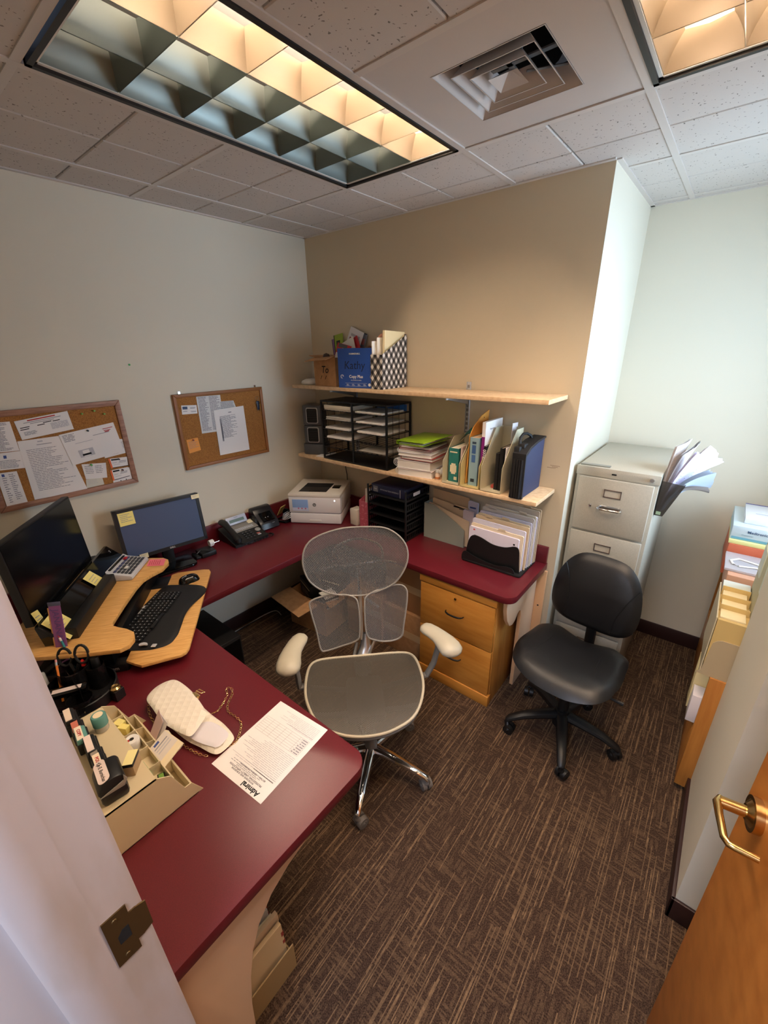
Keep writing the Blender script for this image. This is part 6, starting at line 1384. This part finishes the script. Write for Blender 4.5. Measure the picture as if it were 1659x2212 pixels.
chain([(1.115, -1.872, .028), (1.15, -1.888, .012), (1.20, -1.896, .010), (1.25, -1.897, .010), (1.30, -1.893, .012), (1.345, -1.880, .010), (1.39, -1.872, .006), (1.435, -1.86, .005), (1.463, -1.845, .005)], 'chain_strap')
# ---- pen organizer (round smoked plastic) and what stands in it
po = thing('pen_organizer', 'black smoked-plastic round pen organizer between the riser and the beige organizer', 'pen holder', (.889, -2.004, ZD))
b = B(); b.lathe([(0, 0), (.108, 0), (.112, .008), (.112, .045), (.108, .047), (.107, .010), (0, .008)], n=40); b.build('tray_base', BLK, po, smooth=50)
def halfwall(r0, a0, a1, z0, z1, th=.002, cx=0, cy_=0, slope=0):
    b = B(); n = 18
    for i in range(n):
        q = []
        A = [math.radians(a0+(a1-a0)*(i+k)/n) for k in (0, 1)]
        zz = [z1-slope*(i+k)/n for k in (0, 1)]
        o = [b.bm.verts.new((cx+r*math.cos(a), cy_+r*math.sin(a), z)) for r in (r0, r0-th) for a, z in ((A[0], z0), (A[1], z0), (A[1], zz[1]), (A[0], zz[0]))]
        for f in ((0, 1, 2, 3), (7, 6, 5, 4), (3, 2, 6, 7), (1, 0, 4, 5)): b.face([o[j] for j in f])
    return b
SM = M('smoked', (26, 24, 24), .12, alpha=.78)
halfwall(.052, 0, 360, .01, .105, cx=-.060, cy_=.008).build('tall_cup', SM, po, smooth=50)
halfwall(.030, 0, 360, .01, .10, cx=-.016, cy_=.062).build('small_cup', SM, po, smooth=50)
halfwall(.104, 170, 380, .01, .075, slope=.02).build('curved_bin', SM, po, smooth=50)
halfwall(.040, 0, 360, .01, .06, cx=.07, cy_=-.02).build('small_cup', SM, po, smooth=50)
b = B(); b.box(-.09, -.012, .01, .06, -.009, .085); b.build('divider', SM, po, smooth=0)
PO = Vector((.878, -1.995, ZD))
def stick(name, label, cat, p0, p1, parts_):
    """parts_: list of (t0,t1,r0,r1,material,partname)"""
    p0 = PO+Vector(p0); p1 = PO+Vector(p1); t = thing(name, label, cat, tuple(p0)); d = p1-p0
    for (a, c, r0, r1, m_, nm) in parts_: b = B(); b.cyl(d*a, d*c, r0, r1, 12); b.build(nm, m_, t)
    return t
PURP = M('purple_plastic', (150, 90, 150), .25, alpha=.9)
rm = frame(Vector((.755, -2.012, ZD+.012)), Vector((.66, .75, 0)), Vector((-.34, -.05, 1)).normalized())
ru = thing('purple_ruler', 'translucent purple name-marked ruler standing tall in the pen organizer', 'ruler', mat=rm)
b = B(); b.box(-.020, 0, -.0012, .020, .305, .0012, bev=.0008, seg=1); b.build('blade', PURP, ru)
b = B(); b.box(-.021, .292, -.0018, .021, .307, .0018, bev=.001); b.build('end_cap', flat('slate', (84, 84, 110), .4), ru)
b = B(); b.box(-.026, 0, -.004, .014, .285, -.0022); b.build('orange_backing', flat('kraft', (222, 160, 100), .6), ru, smooth=0)
txt('JANANAS', .030, flat('purpleink', (92, 60, 130)), ru, (0, .215, .0018), (0, -1, 0), (1, 0, 0), 'handwriting')
stick('pencil', 'orange pencil with a pink eraser standing in the front of the pen organizer', 'pencil', (-.015, -.062, .012), (-.082, -.034, .140), [(0, .86, .0038, .0038, flat('pencil_orange', (234, 130, 40), .4), 'shaft'), (.86, .94, .0040, .0040, ALU, 'ferrule'), (.94, 1, .0036, .0034, flat('eraser', (226, 150, 150)), 'eraser')])
stick('teal_pencil', 'teal pencil with a red and white eraser end, beside the purple ruler', 'pencil', (-.07, .012, .012), (-.158, .006, .190), [(0, .86, .0040, .0040, flat('tealp', (40, 132, 136), .4), 'shaft'), (.86, .93, .0042, .0042, WHT, 'ferrule'), (.93, 1, .0036, .0034, flat('red_eraser', (206, 70, 90)), 'eraser')])
stick('bamboo_stick', 'thin cream stick leaning past the large monitor from the pen organizer', 'stick', (-.09, .0, .012), (-.40, .018, .262), [(0, .95, .0028, .0024, flat('cream_stick', (214, 200, 140), .5), 'shaft'), (.95, 1.0, .004, .0015, flat('cream_tip', (226, 214, 180), .5), 'tip')])
stick('highlighter', 'yellow-capped highlighter in the tall cup of the pen organizer', 'marker', (-.10, .02, .012), (-.125, .014, .130), [(0, .8, .007, .007, BLK, 'barrel'), (.8, 1, .0065, .004, flat('hi_yellow', (240, 220, 30), .4), 'cap')])
for k, (x, y) in enumerate(((-.105, .055), (-.045, .030))):
    t = thing('fineliner', ['farther red twisted cap in the pen organizer', 'nearer red twisted cap in the pen organizer'][k], 'pen', (.878+x, -1.995+y, ZD+.03))
    b = B(); b.cyl((0, 0, -.018), (0, 0, .06), .004, n=10); b.build('barrel', BLK, t)
    b = B(); b.lathe([(0, .06), (.009, .062), (.008, .069), (.006, .073), (.008, .077), (.006, .083), (.003, .087), (0, .088)], n=6); b.build('cap', flat('redcap', (206, 40, 40), .35), t)
sc = thing('scissors', 'black-handled scissors standing in the pen organizer', 'scissors', mat=frame(PO+Vector((-.045, -.005, .01)), Vector((.66, .75, 0)), Vector((-.3, .0, 1)).normalized()))
for sg in (-1, 1):
    b = B(); b.tube([(sg*.030+.026*math.cos(a)*(.85), .128+.034*math.sin(a)+.004*sg, sg*.003) for a in [2*math.pi*j/18 for j in range(18)]], .0048, 8, closed=True); b.tube([(sg*.016, .098, sg*.002), (sg*.004, .07, 0)], [.006, .006], 8); b.build('handle', BLK, sc)
    b = B(); b.prism([(-sg*.002, .08), (sg*.010, .07), (-sg*.003, -.01)], 'z', sg*.0015-.0008, sg*.0015+.0008); b.build('blade', CHROME, sc, smooth=0)
t = thing('black_marker', 'thick black marker upright in the far small cup of the pen organizer', 'marker', (.862, -1.935, ZD+.012))
b = B(); b.lathe([(0, 0), (.014, 0), (.014, .105), (.012, .110), (0, .110)], n=20); b.build('barrel', BLK, t)
t = thing('white_marker', 'stubby grey-white marker lying against the left of the pen organizer', 'marker', mat=Matrix.Translation((.775, -2.074, ZD+.04)) @ Matrix.Rotation(math.radians(-20), 4, 'Y'))
b = B(); b.lathe([(0, 0), (.009, 0), (.009, .05), (.006, .055), (0, .055)], n=14); b.build('barrel', M('greywhite', (170, 172, 170), .4), t)
stp = thing('stapler', 'black stapler with a white label lying across the front of the pen organizer', 'stapler', mat=Matrix.Translation((.897, -2.045, ZD+.058)) @ Rz(math.radians(62)) @ Matrix.Rotation(math.radians(4), 4, 'X'))
b = B(); b.box(-.075, -.020, 0, .065, .018, .022, bev=.006); b.build('body', BLKG, stp)
b = B(); b.box(-.035, -.012, .0222, .050, .006, .0232, bev=.0004, seg=1); b.build('label', flat('staplab', (222, 206, 200)), stp)
b = B(); b.lathe([(.003, .0), (.007, 0), (.007, .001), (.003, .0012)], n=16, mat=Matrix.Translation((-.062, 0, .0222))); b.build('ring', CHROME, stp)
# crumpled black plastic bag
b = B(); rd = random.Random(3); n1, n2 = 26, 18
H = [[rd.uniform(-1, 1) for _ in range(n2+1)] for _ in range(n1+1)]
def crump(u, v):
    x = -.075+.15*u; y = -.045+.09*v; e = math.sin(math.pi*u)**.5*math.sin(math.pi*v)**.5
    return Vector((x*(.75+.25*math.sin(math.pi*v)), y*(.7+.3*math.sin(math.pi*u)), .002+e*(.034+.010*math.sin(u*31+v*9)+.006*H[int(u*n1)][int(v*n2)])))
b.grid(crump, n1, n2); tag(b.build('plastic_bag', M('bag_film', (16, 15, 15), .12), loc=(1.045, -2.030, ZD+.001), rot=(0, 0, .5), smooth=30), 'crumpled shiny black plastic bag between the pen organizer and the stamps', 'bag')
nb_('stack of black paper clips magnet beside the pen organizer', .985, -1.925, ZD+.001, .035, .035, .04, BLK, 20, 'clip_cup', 'clip holder')
t = tag(B().lathe([(0, 0), (.017, 0), (.018, .006), (.012, .012), (.006, .009), (0, .010)], n=9).build('paper_clips', BRASS, loc=(.985, -1.925, ZD+.0415)), 'small heap of brass clips on top of the black clip cup', 'paper clips')
t['kind'] = 'stuff'
# ================================================================ under the worktop
ob2 = thing('open_cardboard_box', 'open cardboard box with its flap folded down, in the corner under the worktop', 'box', (.41, -.42, 0), math.radians(6))
b = B(); b.box(-.17, -.20, 0, .17, -.196, .27); b.box(-.17, .196, 0, .17, .20, .27); b.box(-.17, -.196, 0, -.166, .196, .27); b.box(.166, -.196, 0, .17, .196, .27); b.box(-.166, -.196, 0, .166, .196, .004); b.build('body', CARD, ob2, smooth=0)
b = B(); b.box(-.17, -.16, 0, .17, 0, .004, mat=Matrix.Translation((-.02, -.20, .27)) @ Matrix.Rotation(math.radians(4), 4, 'X') @ Rz(math.radians(-12))); b.build('flap', CARD, ob2, smooth=0)
b = B(); b.box(0, -.19, 0, .055, .19, .004, mat=Matrix.Translation((.17, 0, .27)) @ Matrix.Rotation(math.radians(28), 4, 'Y')); b.build('flap', CARD, ob2, smooth=0)
for k, (x, y, z, w_, d_, h_, r_, lab) in enumerate(((.36, -.50, .20, .20, .10, .13, -20, 'black printed toner carton at the front of the open cardboard box'), (.47, -.36, .20, .18, .12, .15, 10, 'glossy black carton further back in the open cardboard box'))):
    t = thing('toner_carton', lab, 'box', (x, y, z), math.radians(r_))
    q = B(); q.box(-w_/2, -d_/2, 0, w_/2, d_/2, h_, bev=.002); q.build('body', BLKG if k else BLK, t)
    q = B(); q.box(-w_/2+.01, -d_/2-.0008, h_*.72, w_/2-.01, -d_/2, h_*.77); q.build('stripe', PAPERC, t, smooth=0)
    q = B(); q.box(-w_/2+.03, -d_/2-.0008, h_*.3, w_/2-.03, -d_/2, h_*.36); q.box(-w_/2+.03, -d_/2-.0008, h_*.45, w_/2-.05, -d_/2, h_*.5); q.build('print', GRYP, t, smooth=0)
t = thing('striped_carton', 'small black and white striped carton at the right of the open cardboard box', 'box', (.56, -.52, .21), math.radians(-15))
q = B(); q.box(-.05, -.05, 0, .05, .05, .09); q.build('body', WHT, t, smooth=0)
q = B()
for j in range(3): q.box(-.052, -.052, .012+.028*j, .052, .052, .026+.028*j)
q.build('stripes', BLK, t, smooth=0)
t = thing('white_jacket', 'white and navy crumpled wrapping on top of the open cardboard box, under the worktop', 'wrapping', (.40, -.28, .30))
rd = random.Random(9); q = B()
q.grid(lambda u, v: Vector((-.10+.2*u, -.09+.18*v, .012+.05*math.sin(math.pi*u)*math.sin(math.pi*v)+.012*math.sin(u*17+v*11))), 14, 12); q.build('sheet', flat('wrapw', (150, 152, 166)), t, smooth=60)
cb3 = thing('shipping_box', 'medium cardboard box with white printed lettering, behind the mesh chair', 'box', (.80, -.28, 0), math.radians(3))
q = B(); q.box(-.15, -.15, 0, .15, .18, .36, bev=.003); q.build('body', CARD, cb3)
q = B(); q.box(-.15, -.1512, .20, .15, -.1500, .25); tp = q.build('packing_tape', M('tape_tan', (200, 168, 128), .3), cb3, smooth=0)
txt('amazon', .045, flat('tapeprint', (222, 216, 210)), cb3, (.07, -.1516, .315), (1, 0, -.25), (.25, 0, 1), bold=.0015)
cb4 = thing('shipping_box', 'tall plain brown carton between the mesh chair and the wooden pedestal', 'box', (1.11, -.235, 0))
q = B(); q.box(-.15, -.17, 0, .165, .19, .33, bev=.003); q.build('body', CARD, cb4)
q = B(); q.box(-.15, -.1712, .14, .165, -.17, .19); q.build('packing_tape', MATS['tape_tan'], cb4, smooth=0)
cb5 = thing('shipping_box', 'upper brown carton stacked on the plain one, under the worktop by the pedestal', 'box', (1.12, -.22, .331), math.radians(-2))
q = B(); q.box(-.15, -.16, 0, .15, .18, .33, bev=.003); q.build('body', M('cardboard_dark', (168, 122, 80), .85), cb5)
q = B(); q.box(-.15, -.1612, .14, .15, -.16, .19); q.build('packing_tape', MATS['tape_tan'], cb5, smooth=0)
t = thing('computer_tower', 'black computer tower standing under the left of the worktop', 'computer', (.42, -1.33, 0))
q = B(); q.box(-.20, -.09, 0, .20, .09, .42, bev=.006); q.build('case', BLK, t)
q = B(); q.box(.20, -.08, .02, .203, .08, .40); q.build('front_panel', BLKG, t, smooth=0)
q = B(); q.tube(crom([(.035, -1.30, .004), (.03, -1.1, .004), (.04, -.9, .004), (.035, -.72, .004), (.06, -.63, .004), (.14, -.64, .004)], 8, closed=False), .0035, 6)
tag(q.build('floor_cable', flat('cablewhite', (200, 196, 190))), 'thin white cable running along the left baseboard on the carpet', 'cable')
q = B(); q.tube(crom([(.25, -1.22, .3), (.10, -1.15, .12), (.05, -1.05, .006), (.045, -.9, .006), (.05, -.75, .006)], 8, closed=False), .004, 6)
tag(q.build('power_cable', BLK), 'black cable sagging from the computer tower to the left baseboard', 'cable')
# file box under the near end
fb = thing('file_box', 'tan file box full of folders on the floor under the near end of the worktop', 'file box', (1.60, -1.96, 0))
FBM = M('olive_tan', (164, 138, 96), .6)
q = B(); q.box(.148, -.13, 0, .152, .125, .125); q.box(-.152, -.13, 0, -.148, .125, .125); q.box(-.148, -.13, 0, .148, -.126, .125); q.box(-.148, .121, 0, .148, .125, .06); q.box(-.148, -.126, 0, .148, .121, .004); q.build('body', FBM, fb, smooth=0)
cols = [(236, 222, 190), (228, 206, 150), (214, 190, 150), (236, 232, 226), (238, 180, 110), (206, 182, 150), (240, 236, 230), (230, 204, 140)]
for k in range(14):
    x = 1.735-.0205*k; h_ = .225+.003*k+.018*math.sin(k*2.1); c = cols[(k*3+2) % 8]
    m = Matrix.Translation((x, -1.965+.006*math.sin(k*1.7), .005)) @ Rz(math.pi/2) @ Matrix.Rotation(math.radians(-4), 4, 'X')
    t = thing('file_folder', 'folder with a black-striped end tab packed in the tan floor box', 'folder', mat=m, group='folders packed in the tan floor box')
    q = B(); q.box(-.115, -.007, 0, .115, .007, h_, bev=.001, seg=1); q.build('cover', flat('f_%d_%d_%d' % c, c, .75), t)
    q = B(); q.box(.108, -.0074, h_-.055, .1165, .0074, h_-.035); q.box(.108, -.0074, h_-.09, .1165, .0074, h_-.075); q.build('tab', INKK if k % 2 else flat('tabred', (150, 60, 50)), t, smooth=0)
# ================================================================ pocket on the filing cabinet
wp = thing('wall_pocket', 'smoky clear plastic pocket fixed to the right side of the filing cabinet', 'file pocket', (2.284, .10, 1.11))
q = B(); pf = [(0, 0), (.035, 0), (.095, .165), (.0, .175)]
q.prism(pf, 'y', 0, .003); q.prism(pf, 'y', .24, .243); q.prism([(.033, 0), (.036, 0), (.096, .165), (.093, .165)], 'y', .003, .24); q.box(0, 0, 0, .003, .243, .175); q.box(.003, .003, 0, .035, .24, .003); q.build('shell', SMOKE, wp, smooth=0)
q = B(); q.box(.006, -.001, .006, .026, 0, .022); q.build('green_sticker', flat('greenst', (150, 176, 150)), wp, smooth=0)
def bez(P, t): return (1-t)**2*Vector(P[0])+2*t*(1-t)*Vector(P[1])+t*t*Vector(P[2])
def fan(label, Lc, Rc, rgb, layers=4, gap=.0022, jag=0, seed=1, marks=True, fn_=None):
    """layered sheets rising from the pocket between a left and a right edge curve"""
    rd2 = random.Random(seed); q = B(); n, m2 = 12, 10
    nrm = (Vector(Rc[2])-Vector(Lc[2])).cross(Vector(Lc[2])-Vector(Lc[0])).normalized()
    if nrm.y > 0: nrm = -nrm
    for k in range(layers):
        jj = [rd2.uniform(-jag, jag) for _ in range(m2+1)]; e_ = .95+.05*rd2.random() if k else 1.0
        def f(u, v, o=0.0):
            u2 = u*e_; P = bez(Lc, u2)*(1-v)+bez(Rc, u2)*v
            P += nrm*(.006*math.sin(math.pi*v)*u - k*gap*(.4+u) - o)
            if u > .95: P += (bez(Lc, 1)-bez(Lc, .9)).normalized()*jj[int(round(v*m2))]
            return P
        q.grid(lambda u, v: f(u, v), n, m2, 0); q.grid(lambda u, v: f(1-u, v, .0009), n, m2, 0)
        if k == 0 and marks:
            for j in range(10):
                u0 = .42+.053*j; v0 = .12+.1*rd2.random(); v1 = .5+.38*rd2.random()
                q.quad([f(u0, v0, -.0008), f(u0, v1, -.0008), f(u0+.014, v1, -.0008), f(u0+.014, v0, -.0008)], 1)
    t = q.build('loose_papers', [flat('fan_%d_%d_%d' % rgb, rgb, .8), INKL], smooth=40)
    return tag(t, label, 'papers')
fan('grey-pink page bundle nearest the cabinet in the smoky pocket', [(2.288, .12, 1.13), (2.288, .13, 1.30), (2.306, .20, 1.435)], [(2.300, .16, 1.13), (2.312, .22, 1.31), (2.352, .30, 1.462)], (212, 202, 198), seed=2)
fan('second grey-pink bundle leaning right in the smoky pocket', [(2.292, .12, 1.13), (2.300, .13, 1.29), (2.338, .17, 1.405)], [(2.305, .17, 1.13), (2.325, .24, 1.31), (2.392, .32, 1.456)], (196, 186, 184), jag=.004, seed=3)
fan('ragged receipt bundle behind the lavender invoices in the smoky pocket', [(2.300, .20, 1.15), (2.34, .24, 1.32), (2.425, .30, 1.436)], [(2.315, .22, 1.15), (2.37, .28, 1.29), (2.492, .34, 1.352)], (212, 208, 212), jag=.010, seed=5)
fan('lavender-white invoice bundle in the middle of the smoky pocket', [(2.298, .115, 1.13), (2.308, .125, 1.27), (2.392, .16, 1.428)], [(2.312, .16, 1.13), (2.345, .18, 1.27), (2.440, .22, 1.340)], (216, 214, 240), layers=5, seed=4)
fan('blue-grey layered bundle drooping furthest right from the smoky pocket', [(2.306, .115, 1.13), (2.335, .12, 1.29), (2.475, .15, 1.345)], [(2.318, .16, 1.13), (2.355, .16, 1.265), (2.470, .20, 1.258)], (192, 206, 224), layers=7, gap=.003, jag=.003, seed=6, marks=False)
fan('grey booklet at the bottom of the drooping bundle in the smoky pocket', [(2.335, .13, 1.22), (2.37, .13, 1.275), (2.470, .15, 1.262)], [(2.345, .15, 1.21), (2.38, .15, 1.265), (2.468, .18, 1.240)], (184, 178, 178), layers=5, seed=7, marks=False)
# ================================================================ oak bookcase in the alcove
bk1 = thing('bookcase', 'low oak bookcase against the right side, with files and boxes on it', 'bookcase', (2.636, 0, 0))
def bc_part(nm, x0, y0, z0, x1, y1, z1, m_=OAK): q = B(); q.box(x0, y0, z0, x1, y1, z1, bev=.0012); q.build(nm, m_, bk1)
bc_part('side_panel', 0, -.366, .03, .345, -.347, .637); bc_part('side_panel', 0, .765, .03, .345, .784, .80); bc_part('side_panel', 0, -.05, .03, .345, -.031, .80)
bc_part('top_panel', 0, -.347, .618, .345, -.05, .637, OAKD); bc_part('top_panel', 0, -.031, .781, .345, .765, .80, OAKD)
bc_part('lower_panel', 0, -.347, .03, .012, .765, .34); bc_part('shelf_board', .012, -.347, .34, .345, .765, .358, OAKD)
bc_part('back_panel', .335, -.347, .03, .345, .765, .60, OAKD); bc_part('plinth', .03, -.33, 0, .33, .75, .03, BLK)
for y in (.36,): bc_part('side_panel', 0, y, .36, .345, y+.018, .78, OAKD)
def bx_(name, label, cat, x0, y0, z0, x1, y1, z1, rgb, bev=.001, rough=.6, prints=()):
    cx, cy2 = (x0+x1)/2, (y0+y1)/2
    t = thing(name, label, cat, (cx, cy2, z0))
    q = B(); q.box(x0-cx, y0-cy2, 0, x1-cx, y1-cy2, z1-z0, bev=bev); q.build('body', flat('bx_%d_%d_%d' % rgb, rgb, rough), t)
    for (nm, a, c, d, e, f_, g_, c2) in prints:
        q = B(); q.box(a-cx, c-cy2, d-z0, e-cx, f_-cy2, g_-z0); q.build(nm, flat('bx_%d_%d_%d' % c2, c2, rough), t, smooth=0)
    return t
bx_('white_papers', 'white papers sticking out of the bookcase shelf, lowest at its near end', 'papers', 2.605, -.33, .362, 2.80, -.25, .50, (228, 220, 222))
bx_('cream_folders', 'cream folders sticking out of the near end of the bookcase shelf, above the white papers', 'folder', 2.600, -.24, .362, 2.82, -.14, .60, (232, 214, 160))
# beige upright file tower on the near top
ft = thing('file_tower', 'beige divided card file standing on the near end of the bookcase', 'file box', (2.587, -.355, .6375))
FT = M('tower_beige', (214, 186, 122), .5); FT2 = M('tower_grey', (186, 168, 136), .5); FT3 = M('tower_clear', (206, 194, 164), .3)
q = B(); q.prism([(0, 0), (.25, 0), (.25, .178), (.05, .176), (.036, .170), (.024, .155), (.014, .02)], 'y', -.004, 0); q.build('near_cover', FT2, ft, smooth=0)
q = B(); q.box(.016, .001, .0, .25, .018, .262); q.build('body', FT, ft, smooth=0)
q = B(); q.box(.010, .0, .0, .014, .33, .268); q.build('front_panel', FT3, ft, smooth=0)
q = B(); q.box(.016, .02, 0, .25, .33, .25); q.build('back_body', FT, ft, smooth=0)
for k in range(3):
    y0 = .03+.075*k
    q = B(); q.box(.022, y0, .251, .10, y0+.068, .262+.006*k, bev=.001); q.build('card_pad', flat('padcream', (240, 224, 180)), ft)
    q = B(); q.box(.018, y0+.069, .251, .11, y0+.073, .280+.006*k); q.build('divider', FT, ft, smooth=0)
q = B(); q.box(.018, .262, .251, .11, .33, .285, bev=.002); q.build('clear_end', M('end_clear', (214, 220, 212), .2), ft)
bx_('document_box', 'tall grey-green document case standing at the right frame edge on the bookcase', 'box', 2.700, -.30, .892, 2.88, -.03, 1.14, (176, 172, 140), prints=(('white_label', 2.696, -.15, 1.02, 2.700, -.05, 1.13, (206, 214, 200)),))
bx_('index_sheet', 'pale index card sheet with ruled lines at the top of the grey-green case', 'card', 2.692, -.330, 1.03, 2.85, -.302, 1.14, (208, 216, 202), prints=tuple(('ruled_line', 2.70, -.3315, 1.13-.022*j, 2.85, -.330, 1.133-.022*j, (150, 164, 160)) for j in range(4)))
bx_('accordion_folder', 'pinkish-brown accordion folder lying on the bookcase between the bag and the card file', 'folder', 2.615, .03, .8005, 2.80, .30, .925, (204, 158, 132), bev=.004)
zb = thing('zip_bag', 'clear zip bag holding a white looped strap, on the pinkish-brown folder', 'bag', (2.62, .12, .9265))
q = B(); q.box(-.02, -.05, 0, .19, .16, .012, bev=.003); q.build('film', M('film', (206, 206, 214), .15, alpha=.55), zb)
q = B(); q.tube([(.01, .0, .016), (.0, .04, .017), (.03, .08, .016), (.09, .06, .016), (.14, .03, .016), (.15, -.01, .016), (.09, .01, .017), (.03, -.01, .016)], .006, 8, closed=True, flat=.5); q.build('white_strap', WHT, zb)
bx_('orange_folder', 'orange-red folder edge between the zip bag and the yellow pad on the bookcase', 'folder', 2.605, .32, .8005, 2.85, .70, .965, (206, 110, 80))
bx_('yellow_pad', 'pale yellow pad under the blue mailing boxes on the bookcase', 'notepad', 2.60, .325, .966, 2.86, .69, .985, (232, 232, 160))
mb = bx_('mailing_box', 'pale blue printed mailing box, lower of the two on the far end of the bookcase', 'box', 2.600, .34, .986, 2.86, .68, 1.055, (196, 212, 220), prints=(('teal_band', 2.605, .3390, .988, 2.86, .34, 1.0, (104, 160, 184)), ('top_rule', 2.64, .50, 1.055, 2.86, .506, 1.056, (100, 124, 136))))
txt('Medtronic', .018, flat('mednavy', (70, 96, 130)), mb, (-.07, -.1715, .046), (1, 0, 0), (0, 0, 1), bold=.0004, align='LEFT'); txt('Customer', .011, flat('medgrey', (120, 146, 164)), mb, (-.09, -.1715, .028), (1, 0, 0), (0, 0, 1), align='LEFT')
q = B(); q.lathe([(0, 0), (.028, 0), (.03, .0005), (0, .001)], n=18, mat=Matrix.Translation((.085, -.1702, .034)) @ Matrix.Rotation(math.pi/2, 4, 'X')); q.build('dark_picture', flat('hair', (60, 50, 56)), mb)
mb2 = bx_('mailing_box', 'white envelope box with a purple edge stripe, topmost on the bookcase', 'box', 2.64, .40, 1.0565, 2.86, .66, 1.082, (222, 226, 234), prints=(('purple_stripe', 2.64, .655, 1.0825, 2.86, .665, 1.0835, (96, 90, 150)), ('address_lines', 2.68, .50, 1.082, 2.80, .505, 1.0828, (150, 160, 190))))
